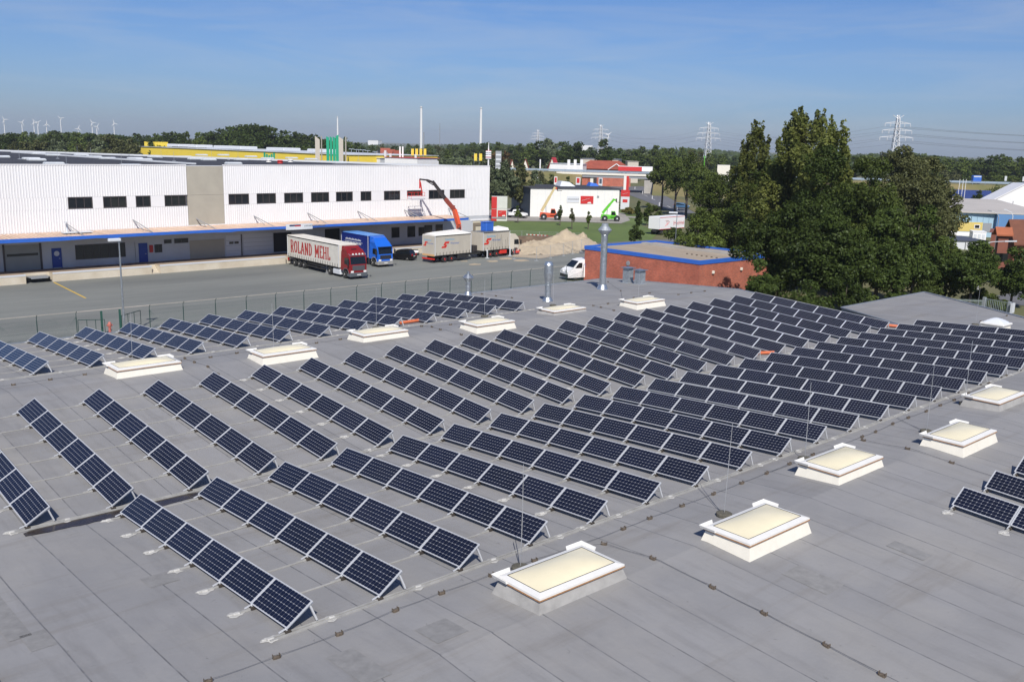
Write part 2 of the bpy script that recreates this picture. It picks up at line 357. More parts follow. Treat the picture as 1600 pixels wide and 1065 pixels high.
# ------------------------------------------------------------------ solar rows
LROW, NP, PW, TILT = 9.7, 6, .7489, R_(32.889); PL = LROW/NP
ca, sa = math.cos(TILT), math.sin(TILT)
TM = Matrix.Rotation(-TILT, 4, 'Y')                         # flat panel (x up the slope) -> tilted
def panel_meshes():
    g = .008; y0, y1 = g-PL, -g; t = .012
    b = MB(); uv = []
    # glass: two frame-wide margins stay white; cells fill the middle
    ml, mw = .022, .022
    gx0, gx1, gy0, gy1 = .014, PW-.014, y0+.014, y1-.014
    vs = [(gx0,gy0,t),(gx1,gy0,t),(gx1,gy1,t),(gx0,gy1,t)]
    b.add([TM @ Vector(v) for v in vs], [(0,1,2,3)], 0)
    def U(x, y): return ((y-(gy0+ml))/((gy1-gy0)-2*ml)*12, (x-(gx0+mw*.5))/((gx1-gx0)-mw)*6)
    uv += [U(v[0], v[1]) for v in vs]
    vs = [(gx0,gy0,-.022),(gx0,gy1,-.022),(gx1,gy1,-.022),(gx1,gy0,-.022)]
    b.add([TM @ Vector(v) for v in vs], [(0,1,2,3)], 1); uv += [(0,0)]*4
    pan = (b, uv)
    f = MB()
    for (xa,ya,xb,yb) in ((0,y0,.013,y1),(PW-.013,y0,PW,y1),(.013,y0,PW-.013,y0+.0175),(.013,y1-.0175,PW-.013,y1)):
        f.box(xa, ya, -.014, xb, yb, .0155, 0, TM)
    return pan, f
(pb, puv), fb = panel_meshes()
def support():
    s = MB()
    s.box(-.30, -.022, -.13, .98, .022, -.092, 1)             # base rail on the roof
    s.bar((.02,0,-.02), (.02,0,-.06), .03, .04); s.bar((-.16,0,-.06), (.02,0,-.015), .022, .03)
    top = TM @ Vector((PW-.06, 0, -.03))
    s.bar((top.x-.03,0,top.z), (top.x+.13,0,-.06), .05, .04)
    s.bar((0.0,0,-.045), (TM @ Vector((PW+.0,0,-.045))), .035, .035)
    s.cbox(-.03,-.06,-.128,.11,.06,-.06,.015,2)                      # rubber foot
    return s
sb = support()
b2 = MB(); 
b2.box(.0,-LROW+.02,-.05,.03,-.02,-.022); 
def seal_mb(seed):
    rnd = random.Random(seed); s = MB(); n = 14; ring = []
    for i in range(n):
        a = 2*math.pi*i/n; r = .15*(.6+.75*rnd.random()); ring.append((-.36+r*1.25*math.cos(a), r*math.sin(a)))
    s.add([(x,y,-.130) for x,y in ring]+[(-.36+(x+.36)*.8,y*.8,-.122) for x,y in ring], [tuple(range(n,2*n))]+[(i,(i+1)%n,n+(i+1)%n,n+i) for i in range(n)])
    s.cbox(-.43,-.06,-.125,-.27,.05,-.085,.02); s.cbox(-.52,.0,-.125,-.42,.08,-.10,.015); return s
row0 = thing('solar_panel_row', 'x', 'solar array')
for j in range(NP):
    if j == 0:
        p0 = pb.build('solar_panel', [M['cell'], M['back']], row0, uvs=puv); q0 = fb.build('panel_frame', M['frame'], p0)
    else:
        p = p0.copy(); COL.objects.link(p); p.location.y = -j*PL; q = q0.copy(); COL.objects.link(q); q.parent = p
for j in range(NP+1):
    if j == 0: s0 = sb.build('support_leg', [M['frame'], M['rail'], M['rubber']], row0, (0,-.06,0))
    else:
        s = s0.copy(); COL.objects.link(s); s.location.y = -j*PL+(.06 if j == NP else 0)
rl = MB(); tp = TM @ Vector((PW-.05,0,-.04)); rl.box(tp.x-.02,-LROW+.03,tp.z-.045,tp.x+.02,-.03,tp.z-.002); rl.build('mounting_beam', M['alu'], row0)
seal_mesh = [seal_mb(i) for i in range(3)]; seal_data = []
def add_seals(row, rear=False):
    for j in range(NP+1):
        if not seal_data:
            for q in seal_mesh: seal_data.append(q.build('foot_seal', M['seal'], row))
            for q in seal_data[1:]: bpy.data.objects.remove(q)
            o = seal_data[0]; seal_data[:] = [o.data]+[m_ for m_ in bpy.data.meshes if m_.name.startswith('foot_seal') and m_ is not o.data]
            seal_master.append(o)
        else:
            o = seal_master[0].copy(); o.data = seal_data[(j*2+1)%len(seal_data)]; COL.objects.link(o); o.parent = row
        o.location = (0, -j*PL+(.06 if j == NP else -.06 if j == 0 else 0), 0)
seal_master = []
def back_seal(row):
    o = seal_master[0].copy(); COL.objects.link(o); o.parent = row; o.location = (1.42, -LROW+.04, 0)
XP = 2.27716
first_used = [False]
def place_row(x, y, dz_dy, label, group, seals=False):
    o = row0 if not first_used[0] else copy_tree(row0)
    first_used[0] = True
    o.location = (x, y, zroof(y)+.145); o.rotation_euler = (math.atan(dz_dy), 0, 0); o['label'] = label; o['group'] = group
    return o
seal_rows = []
G = [('back block beside the yard fence', 4.2576, 25.7806, -S_, range(-1, 13), 'solar rows of the back block', lambda r: r % 5 == 2),
     ('middle block above the roof valley', -.1123, 10.4243, S_, range(0, 22), 'solar rows of the middle block', lambda r: r % 5 == 0),
     ('front block below the roof valley', -.1123, .12, -S_, range(1, 23), 'solar rows of the front block', lambda r: r % 4 == 1),
     ('far side of the roof beyond the front skylights', 20.327, -15.2364, S_, range(0, 4), 'solar rows beyond the front skylights', lambda r: r == 0)]
for nm, gx, gy, sl, rng, grp, sf in G:
    n = len(rng)
    for i, r in enumerate(rng):
        if nm.startswith('far'): lab = f'{ORD[i]} row from the left of the few solar rows beyond the front skylights'
        else: lab = f'solar row, {ORD[i]} from the left in the {nm}'
        o = place_row(gx+r*XP, gy, sl, lab, grp)
        seal_rows.append((o, sf(r)))
for o, s in seal_rows:
    if s: add_seals(o)
for (o, s) in seal_rows:
    back_seal(o)
# long aluminium rails under the rows' joints
for nm, gx, gy, sl, rng, grp, sf in G:
    for j in range(NP+1):
        y = gy-j*PL+(.06 if j == NP else -.06 if j == 0 else 0); xa, xb = gx+rng[0]*XP-.4, gx+rng[-1]*XP+1.5
        xb = min(xb, X1-.4); xa = max(xa, X0+.3)
        hb = .045 if j == NP else .022
        b = MB(); rnd = random.Random(j)
        b.box(xa, -.02, .010, xb, .02, .010+hb)
        if j == NP: b.box(xa, -.10, .010, xb, -.055, .045)
        o = b.build('mounting_rail', M['rail'], None, (0, y, zroof(y)))
        tag(o, f'thin aluminium roof rail, {ORD[j]} from the back under the '+nm.split(' ')[0].replace('far','few')+(' block of solar rows' if nm[0] != 'f' or nm[1] == 'r' else ' solar rows beyond the skylights'), 'rail', 'aluminium rails along the roof')
# ------------------------------------------------------------------ skylights
def skylight(x, y, label, low=False, white=True, gsk='long skylights along the roof ridges', a=2.62, bb=1.30):
    z = zroof(y); t = thing('roof_skylight', label, 'skylight', (x, y, z), group=gsk)
    h = .22 if low else .34; o_ = .14
    q = MB(); lo = [(-a/2-o_,-bb/2-o_),(a/2+o_,-bb/2-o_),(a/2+o_,bb/2+o_),(-a/2-o_,bb/2+o_)]; hi = [(-a/2,-bb/2),(a/2,-bb/2),(a/2,bb/2),(-a/2,bb/2)]
    if white and not low: lo = [(p[0]*.985, p[1]*.97) for p in lo]
    q.add([(p[0],p[1],-.06) for p in lo]+[(p[0],p[1],h) for p in hi], [(0,1,5,4),(1,2,6,5),(2,3,7,6),(3,0,4,7)])
    q.build('curb', M['cream'] if white else M['curbg'], t)
    q = MB(); e, fw = .05, .115
    for r0, r1, z0, z1 in ((e,-fw,h+.0,h+.085),):
        O = [(-a/2-r0,-bb/2-r0),(a/2+r0,-bb/2-r0),(a/2+r0,bb/2+r0),(-a/2-r0,bb/2+r0)]; I = [(-a/2-r1,-bb/2-r1),(a/2+r1,-bb/2-r1),(a/2+r1,bb/2+r1),(-a/2-r1,bb/2+r1)]
        Sx = [(p[0]*.99,p[1]*.98) for p in O]
        q.add([(p[0],p[1],z0) for p in O]+[(p[0],p[1],z0+.05) for p in O]+[(p[0],p[1],z1) for p in I]+[(p[0],p[1],z0) for p in I],
              [(i,(i+1)%4,4+(i+1)%4,4+i) for i in range(4)]+[(4+i,4+(i+1)%4,8+(i+1)%4,8+i) for i in range(4)]+[(12+i,12+(i+1)%4,(i+1)%4,i) for i in range(4)]+[(8+i,8+(i+1)%4,12+(i+1)%4,12+i) for i in range(4)])
    fr = q.build('frame', M['white'], t)
    q = MB(); O = [(-a/2-.056,-bb/2-.056),(a/2+.056,-bb/2-.056),(a/2+.056,bb/2+.056),(-a/2-.056,bb/2+.056)]
    for i in range(4): q.bar((*O[i],h-.012), (*O[(i+1)%4],h-.012), .012, .028)
    q.build('rust_line', M['rust'], fr)
    nx, ny = 12, 8; q = MB(); ax, by = a/2-.115, bb/2-.115
    for i in range(nx+1):
        for j in range(ny+1):
            u, v = 2*i/nx-1, 2*j/ny-1
            q.v.append((u*ax, v*by, h+.082+.10*(1-abs(u)**2.6)*(1-abs(v)**2.2)))
    q.f = [(i*(ny+1)+j,(i+1)*(ny+1)+j,(i+1)*(ny+1)+j+1,i*(ny+1)+j+1) for i in range(nx) for j in range(ny)]; q.mi = [0]*len(q.f)
    q.build('dome', M['dome'], t, smooth=True)
    q = MB(); I = [(-ax,-by),(ax,-by),(ax,by),(-ax,by)]
    for i in range(4): q.bar((*I[i],h+.084), (*I[(i+1)%4],h+.084), .014, .012)
    q.build('dome_gasket', M['black'], t)
    # wind deflectors round the two rear corners
    for sx in (-1, 1):
        q = MB(); g, l1, l2 = .12, .52, .46; cx, cy = sx*(a/2+g), bb/2+g
        for (p, r, nrm) in (((cx,cy),(cx-sx*l1,cy),(0,1)), ((cx,cy),(cx,cy-l2),(sx,0))):
            nx_, ny_ = nrm
            q.add([(p[0],p[1],h+.02),(r[0],r[1],h+.02),(r[0]+nx_*.03,r[1]+ny_*.03,h+.095),(p[0]+sx*.03,p[1]+.03,h+.095),
                   (p[0]-nx_*.012,p[1]-ny_*.012,h+.02),(r[0]-nx_*.012,r[1]-ny_*.012,h+.02),(r[0]+nx_*.018,r[1]+ny_*.018,h+.10),(p[0]+sx*.018,p[1]+.018,h+.10)],
                  [(0,1,2,3),(7,6,5,4),(3,2,6,7),(1,0,4,5),(0,3,7,4),(2,1,5,6)])
            q.add([(p[0],p[1],h+.02),(r[0],r[1],h+.02),(r[0]-nx_*g*.8,r[1]-ny_*g*.8,h+.012),(p[0]-nx_*g*.8,p[1]-ny_*g*.8,h+.012)], [(0,1,2,3)])
        q.build('wind_deflector', M['white'], t)
    return t
SKA = [(8.0,13.75,0,1),(14.0,12.7,0,1),(20.1,13.95,0,1),(26.4,12.7,0,1),(33.4,14.0,1,0),(39.4,12.75,0,1)]
SKB = [(7.97,-11.73,0,0),(13.95,-12.95,0,1),(20.5,-11.65,0,1),(26.5,-12.8,0,1),(33.35,-11.3,0,0)]
for i, (x,y,lw,wh) in enumerate(SKA): skylight(x, y, f'{ORD[i]} cream skylight from the left in the line behind the middle solar block', lw, wh)
for i, (x,y,lw,wh) in enumerate(SKB): skylight(x, y, ['low cream skylight on a grey curb, nearest in the front line of skylights','cream skylight on a tall white curb, second in the front line','white skylight third in the front line, beside the front solar block','white skylight fourth in the front line, short of the smallest','small skylight on a low grey curb, last of the front line'][i], lw, wh)
z = zext(-3.5); t = thing('dome_skylight', 'square white dome skylight alone on the far grey roof wing', 'skylight', (53.55,-3.45,z))
q = MB(); q.lathe([(.92,-.08),(.86,.34)], 4); q2 = [(v[0]*math.cos(.785)-v[1]*math.sin(.785), v[0]*math.sin(.785)+v[1]*math.cos(.785), v[2]) for v in q.v]; q.v = q2; q.build('curb', M['cream'], t)
q = MB(); q.cbox(-.70,-.70,.33,.70,.70,.43,.03); q.build('frame', M['white'], t)
q = MB(); nx = 10
for i in range(nx+1):
    for j in range(nx+1):
        u, v = 2*i/nx-1, 2*j/nx-1; q.v.append((u*.62, v*.62, .425+.30*(1-max(abs(u),abs(v))**1.7)))
q.f = [(i*(nx+1)+j,(i+1)*(nx+1)+j,(i+1)*(nx+1)+j+1,i*(nx+1)+j+1) for i in range(nx) for j in range(nx)]; q.mi = [0]*len(q.f); q.build('dome', M['domew'], t, smooth=True)
# ------------------------------------------------------------------ lightning rods, conductor wires and their holders
M['disc'] = mat('rod_base', (.13,.12,.09), .9, c2=(.07,.065,.05), scale=9, coord='World', bump=.4)
M['rod'] = mat('rod_metal', (.55,.56,.57), .4, .6)
rod0 = thing('lightning_rod', 'x', 'lightning rod')
q = MB(); q.lathe([(.21,0),(.22,.03),(.22,.085),(.16,.11),(.05,.115)], 14); q.build('rod_base', M['disc'], rod0)
q = MB(); q.tube([(0,0,.09),(.005,.006,1.5),(.03,.02,2.65)], [.011,.009,.006], 5); q.build('rod', M['rod'], rod0)
RB = [(813,890,'between the nearest skylight and the front solar block'),(1131,806,'beside the second front skylight'),(1257,719,'beside the third front skylight'),(1447,676,'beside the fourth front skylight'),(1507,632,'beside the last front skylight')]
RA = [(207,566,'behind the first ridge skylight'),(428,547,'behind the second ridge skylight'),(588,513,'behind the third ridge skylight'),(757,495,'behind the fourth ridge skylight'),(864,478,'beside the low grey ridge skylight'),(997,470,'behind the last ridge skylight')]
first = True
for (px,py,wh), sc_ in [(r,1.) for r in RB]+[(r,.85) for r in RA]:
    p = onroof(px,py)
    o = rod0 if first else copy_tree(rod0); first = False
    o.location = (p.x,p.y,zroof(p.y)+.008); o.scale = (1,1,sc_); o.rotation_euler = (random.Random(px).uniform(-.015,.015),random.Random(py).uniform(-.015,.015),px); o['label'] = 'thin grey lightning rod '+wh; o['group'] = 'lightning rods on the roof'
p = onroof(1524,508,zext); o = copy_tree(rod0); o.location = (p.x,p.y,zext(p.y)+.008); o.scale = (1,1,.9); o['label'] = 'thin grey lightning rod beside the square dome skylight'; o['group'] = 'lightning rods on the roof'
hol = MB(); hol.cbox(-.062,-.045,0,.062,.045,.06,.015); hol.box(-.075,-.04,.0,-.061,.04,.085); hol.box(.061,-.04,0,.075,.04,.085)
hol0 = None
nh = [0]
def wire(pts, label, blocks=None, zf=None, end=()):
    global hol0
    kh = 0
    zf = zf or zroof
    P = [onroof(x,y,zf) if len(p) == 2 else None for p in pts for x,y in [p[:2]]]
    P3 = []
    for i, p in enumerate(P):
        if i:
            for k in range(1, 6):
                a_ = P[i-1].lerp(p, k/6); P3.append((a_.x,a_.y,zf(a_.y)+.078-.022*math.sin(math.pi*k/6)))
        P3.append((p.x,p.y,zf(p.y)+.085))
    P3 = [(x,y,z-.015) for x,y,z in P3]
    q = MB(); q.tube(P3, .0065, 4); tag(q.build('conductor_wire', M['wire']), label, 'wire', 'lightning conductor wires')
    for i, p in enumerate(P):
        if i in end: continue
        d = (P[min(i+1,len(P)-1)]-P[max(i-1,0)]); 
        if hol0 is None: o = hol0 = hol.build('wire_holder', M['block'])
        else: o = hol0.copy(); COL.objects.link(o)
        o.location = (p.x,p.y,zf(p.y)+.006); o.rotation_euler = (0,0,math.atan2(d.y,d.x)+random.Random(i+int(p.x*9)).uniform(-.15,.15))
        tag(o, f'wire holder, {ORD[kh]} along the '+label.replace('lightning wire','wire').replace('running ',''), 'wire holder', 'wire holders on the roof'); kh += 1
front = [(325,1066),(432,1028),(530,992),(618,955),(690,928),(768,900),(835,877),(905.6,853),(974,827.5),(1015,811),(1065.6,791.5),(1114.7,773),(1158.7,756),(1197.8,740.6),(1233.4,726),(1269.7,711.5),(1307.8,698.4),(1346.9,683.7),(1367.8,676),(1394.7,663.4),(1419,653.7),(1447,643.7),(1469,634.4),(1490.6,626),(1513,616),(1545,600),(1572,588),(1592,579)]
wire(front, 'lightning wire before the front solar block')
wire([(905.6,853),(943.7,851),(1020,874),(1113,919),(1193.7,960),(1291,1010),(1378,1056)], 'lightning wire running down the grey roof past the nearest skylight', end=(0,))
wire([(1346.9,683.7),(1349,689),(1418,702),(1486.9,724),(1560,749)], 'lightning wire running from the front block towards the farther solar rows', end=(0,))
wire([(1080,752),(1131,806)], 'short wire from the solar rows to the rod by the second skylight', end=(0,1))
wire([(802,850),(813,890)], 'short wire from the solar rows to the rod by the nearest skylight', end=(0,1))
wire([(1197.8,740.6),(1257,719)], 'short wire from the long front wire to the third rod', end=(0,1))
wire([(1394.7,652),(1447,676)], 'short wire from the solar rows to the fourth rod', end=(0,1))
wire([(-20,606),(21,602),(78.7,594),(132.5,586),(169,583),(281,565.5),(329,559),(370,552.5),(414.5,547.5),(455.5,542),(494.5,536.7),(531.7,531),(600,520),(658.7,510.5),(704,508),(765,499.5)], 'lightning wire along the ridge behind the cream skylights')
wire([(289,561),(304,567),(325,574),(341,586)], 'short wire crossing the ridge beside the first ridge skylight')
wire([(658.7,510.5),(675,511.7),(688,515.7),(720.7,523.7)], 'short wire crossing the ridge beside the third ridge skylight')
wire([(891,475),(927,478),(950,475),(973.7,472.5),(990,466),(1015,458.7),(1060,460.7),(1080,458),(1101,455.5)], 'lightning wire at the ridge end before the brick building')
wire([(927,478),(939,481),(959,485.7)], 'short wire beside the low grey ridge skylight', end=(0,))
wire([(950,441),(970,455),(973.7,472.5)], 'short wire from the ridge towards the tall steel flue', end=(2,))
wire([(735,458),(753,460),(775,463),(800,466)], 'short wire at the foot of the mushroom vent')
wire([(1498,514),(1511,510),(1524,509),(1532,503),(1561,498),(1573,494)], 'lightning wire on the far roof wing beside the dome skylight', zf=zext)
# ------------------------------------------------------------------ flues and vents
def rz_(y): return zroof(y)
t = thing('steel_flue', 'tall shiny steel flue with a conical cowl at the far roof edge', 'flue', (44.3,20.8,rz_(20.8)))
q = MB(); q.lathe([(.42,-.05),(.42,.03),(.30,.36),(.27,.38),(.24,.40),(.24,1.55),(.255,1.56),(.255,1.62),(.24,1.63),(.24,2.9),(.255,2.91),(.255,2.97),(.24,2.98),(.24,4.0),(.22,4.05)], 20); q.build('pipe', M['galv'], t, smooth=False)
q = MB(); q.lathe([(.20,3.98),(.27,4.05),(.50,4.35),(.50,4.39),(.30,4.62),(.25,4.66),(.24,4.82),(.21,4.83)], 20); q.build('cowl', M['galv2'], t)
t = thing('steel_flue', 'stout steel flue with a wide upper barrel beside the mushroom vent', 'flue', (36.5,18.5,rz_(18.5)))
q = MB(); q.lathe([(.36,-.05),(.36,.06),(.24,.30),(.21,.32),(.21,1.05),(.23,1.06),(.23,1.12),(.20,1.13),(.20,1.3)], 20); q.build('pipe', M['galv'], t)
q = MB(); q.lathe([(.20,1.28),(.24,1.33),(.31,1.9),(.31,2.45),(.27,2.55),(.25,2.64),(.2,2.65)], 20); q.build('barrel', M['galv'], t)
t = thing('mushroom_vent', 'small steel vent with a mushroom cowl behind the back solar rows', 'vent', (35.2,25.3,rz_(25.3)))
q = MB(); q.lathe([(.30,-.05),(.30,.02),(.20,.28),(.165,.30),(.165,.6),(.19,.61),(.19,.68),(.165,.69),(.165,1.0)], 18); q.build('pipe', M['galv'], t)
q = MB(); q.lathe([(.16,.98),(.34,1.22),(.39,1.27),(.39,1.30),(.24,1.46),(.12,1.52),(.11,1.68),(.08,1.69)], 18); q.build('cowl', M['galv'], t)
for (x,y,h,wh) in ((49.1,22.55,1.28,'the one nearer the steel flue'),(48.95,21.2,1.18,'the one nearer the skylights')):
    t = thing('square_vent', 'square grey roof vent with a flat cap, '+wh, 'vent', (x,y,rz_(y)), group='square vents before the brick wall')
    q = MB(); q.box(-.40,-.40,-.05,.40,.40,.03); q.box(-.29,-.29,.03,.29,.29,h-.16); q.build('shaft', M['galv2'], t)
    q = MB()
    for k in range(9): q.box(-.305,-.305,.12+k*(h-.34)/9,.305,.305,.145+k*(h-.34)/9)
    q.build('louvre', M['galv2'], t)
    q = MB(); q.box(-.44,-.44,h-.10,.44,.44,h-.07); q.add([(-.44,-.44,h-.07),(.44,-.44,h-.07),(.44,.44,h-.07),(-.44,.44,h-.07),(0,0,h)], [(0,1,4),(1,2,4),(2,3,4),(3,0,4)]); q.box(-.25,-.25,h-.17,.25,.25,h-.10); q.build('cap', M['galv'], t)
for (x0,y0,x1,y1,wh) in ((23.55,17.0,25.1,16.95,'at the end of a back solar row'),(35.45,1.55,36.65,.95,'in the roof valley between two rows'),(49.0,1.9,49.6,.8,'at the far end of the valley')):
    q = MB(); d = .11; q.tube([(x0,y0,rz_(y0)+d),(x0+(x1-x0)*.08,y0+(y1-y0)*.08,rz_(y0)+d),(x1,y1,rz_(y1)+d+.03)], [.075,.085,.085], 10); tag(q.build('orange_pipe', M['orange']), 'short bright orange plastic pipe lying '+wh, 'pipe', 'orange pipes left on the roof')
# ================================================================== GROUND AND YARD
M['ground'] = mat('dry_meadow', (.085,.105,.035), .95, c2=(.15,.13,.06), scale=.02, coord='World', bump=.3, bscale=2, detail=10)
M['asphalt'] = mat('yard_asphalt', (.205,.212,.192), .85, c2=(.150,.157,.146), scale=.12, coord='World', bump=.2, bscale=8, stretch=(.30,1.7,1), detail=10)
enrich('asphalt', [(.05, (.5,2.5,1), .50, .75, (.105,.110,.104), .65, 6, .5), (.35, (.3,2.0,1), .60, .78, (.27,.265,.24), .5, 6, .3), (.9, (1,1,1), .68, .76, (.06,.062,.06), .55, 4, 1.0)])
M['road'] = mat('road_asphalt', (.15,.15,.155), .85, c2=(.11,.11,.115), scale=.2, coord='World', detail=8)
M['lawn'] = mat('mown_lawn', (.115,.165,.035), .9, c2=(.085,.125,.028), scale=.15, coord='World', bump=.4, bscale=6, detail=10)
M['rough'] = mat('rough_grass', (.11,.12,.035), .95, c2=(.20,.15,.06), scale=.09, coord='World', bump=.4, bscale=2, detail=9)
M['conc'] = mat('concrete', (.42,.40,.36), .8, c2=(.32,.30,.27), scale=.5, coord='World', bump=.15, bscale=8, detail=9)
M['dockw'] = mat('dock_wall', (.62,.56,.45), .8, c2=(.50,.43,.32), scale=.5, coord='World', detail=9)
M['dockf'] = mat('dock_floor', (.40,.31,.22), .8, c2=(.30,.23,.17), scale=.5, coord='World')
M['kerb'] = mat('kerb_stone', (.38,.34,.29), .85, var=.15, scale=1, coord='World')
M['ymark'] = mat('yellow_paint', (.62,.40,.04), .7, var=.1, scale=4, coord='World')
M['wmark'] = mat('white_paint', (.7,.7,.68), .7, var=.15, scale=3, coord='World')
M['pave'] = mat('paving', (.30,.28,.25), .85, var=.12, scale=1.2, coord='World')
M['sand'] = mat('heaped_sand', (.46,.38,.27), .95, c2=(.34,.275,.19), scale=.6, coord='World', bump=.6, bscale=3, detail=10)
def sheet(name, pts, z, m, kind='structure', label=None):
    b = MB(); b.poly([(p[0],p[1],z) for p in pts]); a = sum(pts[i][0]*pts[(i+1)%len(pts)][1]-pts[(i+1)%len(pts)][0]*pts[i][1] for i in range(len(pts)))
    if a < 0: b.f = [b.f[0][::-1]]
    return tag(b.build(name, M[m]), label, kind=kind)
sheet('ground', [(-4000,-4000),(4000,-4000),(9000,9000),(-4000,4000)][:0] or [(-6000,-3000),(9000,-3000),(9000,9000),(-6000,9000)], ZG, 'ground')
sheet('yard', [(-40,28),(76,28),(76,57),(112,60),(112,83),(92,93),(-40,91)], ZG+.02, 'asphalt')
b = MB(); yk = 66.0
for i in range(46): b.box(-14+i*2.2, yk-.16, ZG+.02, -14+i*2.2+2.17, yk+.16, ZG+.045)
tag(b.build('kerb', M['kerb']), kind='structure')
b = MB(); a_, c_ = onz(84,441), onz(134,466); dd = (c_-a_).normalized(); nn = Vector((-dd.y,dd.x,0))*.09
b.quad(*[(p.x,p.y,ZG+.026) for p in (a_-nn,c_-nn,c_+nn,a_+nn)]); tag(b.build('yard_line', M['ymark']), kind='structure')
# ================================================================== WHITE WAREHOUSE
SLP = .035; WTH = math.atan(SLP); WO = Vector((20, 90.5-.35, ZG))
EU = Vector((math.cos(WTH), math.sin(WTH), 0)); EV = Vector((math.sin(WTH), -math.cos(WTH), 0))   # along the facade; out of it
def FU(x, y, v=0):
    p = onpl(x, y, WO+EV*v, EV)-WO; return p.dot(EU), p.z
M['clad'] = mat('white_cladding', (.80,.79,.78), .5, c2=(.74,.73,.72), scale=.25, coord='World', stretch=(1,1,.25))
M['cladp'] = mat('white_panel', (.80,.79,.78), .45, var=.03, scale=.4, coord='World')
M['concp'] = mat('bare_concrete', (.44,.41,.33), .85, c2=(.36,.33,.27), scale=.35, coord='World', detail=10, bump=.1)
enrich('clad', [(.5, (1,1,.12), .55, .8, (.60,.58,.55), .35)])
M['droof'] = mat('dark_roof', (.028,.029,.034), .85, c2=(.05,.05,.055), scale=.15, coord='World', detail=8)
M['glass'] = mat('window_glass', (.012,.016,.022), .08, spec=.6, c2=(.03,.032,.03), scale=.35, coord='World')
M['wfr'] = mat('window_frame', (.07,.06,.06), .5)
M['bluef'] = mat('blue_fascia', (.03,.13,.52), .5, var=.08, scale=1, coord='World')
M['canopy'] = mat('canopy_sheet', (.60,.44,.33), .7, c2=(.50,.36,.27), scale=.7, coord='World', per_obj=.10)
M['rustg'] = mat('canopy_gap', (.20,.085,.055), .8)
M['bdoor'] = mat('blue_door', (.02,.06,.30), .5)
M['ggate'] = mat('grey_gate', (.30,.31,.29), .6, var=.08, scale=.6, coord='World')
M['lgrey'] = mat('light_grey', (.60,.62,.64), .5)
M['roofsky'] = mat('roof_light', (.52,.55,.56), .4, var=.1, scale=1)
M['steel'] = mat('painted_steel', (.32,.33,.34), .5, .3)
M['red'] = mat('red_paint', (.50,.025,.02), .45)
wh = thing('warehouse', 'long white corrugated warehouse with a blue-edged loading canopy', 'warehouse', WO, WTH)
UR = FU(765.5,256)[0]; UL = -16.; ZT = 12.85; VD = 3.6
def up(px, py, v=0): return FU(px, py, v)
# body and roof (plan: the back edge runs off at a slant)
def wl(p): d = Vector((p[0],p[1],0))-Vector((WO.x,WO.y,0)); return d.dot(EU), -d.dot(EV)
_q = onz(0,236.5,ZG+ZT-.34); _c = WO+EU*UR; back = [(UR,.35)]+[wl(_c+(_q-_c)*s) for s in (1.0, 1.3)]+[(UL, 90)]
plan = [(UL,.35),(UR-.02,.35)]+back[1:-1]+[(UL,back[-2][1])]
b = MB(); b.slab(plan, 0, ZT-.35); b.build('wall', M['cladp'], wh)
b = MB(); b.poly([(p[0],p[1],ZT-.34) for p in plan]); b.build('roof', M['droof'], wh)
b = MB()
for p, q in zip(plan, plan[1:]+plan[:1]): b.bar((p[0],p[1],ZT-.2), (q[0],q[1],ZT-.2), .25, .34)
b.build('roof_edge', M['lgrey'], wh)
def ribbed(u0, u1, z0, z1, name, pitch=.30, m='clad'):
    b = MB(); n = max(1, int(round((u1-u0)/pitch))); d = (u1-u0)/n; prof = []
    for i in range(n):
        a = u0+i*d; prof += [(a,.0),(a+d*.55,.0),(a+d*.66,.042),(a+d*.89,.042)]
    prof.append((u1,.0))
    for (a,va),(c,vc) in zip(prof[:-1], prof[1:]): b.quad((a,-va,z0),(c,-vc,z0),(c,-vc,z1),(a,-va,z1))
    b.quad((u0,0,z1),(u1,0,z1),(u1,.35,z1),(u0,.35,z1)); b.quad((u0,.35,z0),(u1,.35,z0),(u1,0,z0),(u0,0,z0))
    return b.build(name, M[m], wh)
WIN = [(106,311,145,326),(161,309,198,324),(212,308,235.5,322.5),(257,306.5,291,321),(357,304,389,318),(401,303,431,317),(444,302,473.5,315.5),(486,301,514,314.5),(525,300,551,313),(563.5,299.5,580,312),(600,298,625,310.5),(636,297.5,660,309.5),(670,296.5,694,309),(703,296,726,308)]
zs = [(FU(a,b_)[1],FU(c,d)[1]) for a,b_,c,d in WIN]; WZ1 = sum(z[0] for z in zs)/len(zs); WZ0 = sum(z[1] for z in zs)/len(zs)-.05
wu = [(FU(a,b_)[0],FU(c,d)[0]) for a,b_,c,d in WIN]
wu = [(a if i != 3 else a, c) for i, (a, c) in enumerate(wu)]
CU0, CU1 = FU(292.5,300)[0], FU(349.5,300)[0]
ZC = 5.22                                                   # canopy against the wall
ribbed(UL, CU0, WZ1+.06, ZT, 'cladding'); ribbed(CU1, UR, WZ1+.06, ZT, 'cladding')
ribbed(UL, wu[0][0]-.15, WZ0-.06, WZ1+.06, 'cladding')
ribbed(UL, CU0, ZC-.3, WZ0-.06, 'cladding'); ribbed(CU1, UR, ZC-.3, WZ0-.06, 'cladding')
b = MB(); b.box(UL,-.06,ZT-.0,CU0,.2,ZT+.10); b.box(CU1,-.06,ZT,UR+.03,.2,ZT+.10); b.build('coping', M['cladp'], wh)
for z0_, z1_ in ((ZC-.05,WZ1-.0),(WZ1+.02,ZT-.1)):
    b = MB(); b.box(CU0+.03,-.03,z0_,CU1-.03,.2,z1_); b.build('concrete_panel', M['concp'], wh)
b = MB(); b.box(CU0,-.10,ZC-.2,CU1,-.031,ZC+.12); b.build('sill', M['cladp'], wh)
prev = wu[0][0]-.15
winmesh = {}
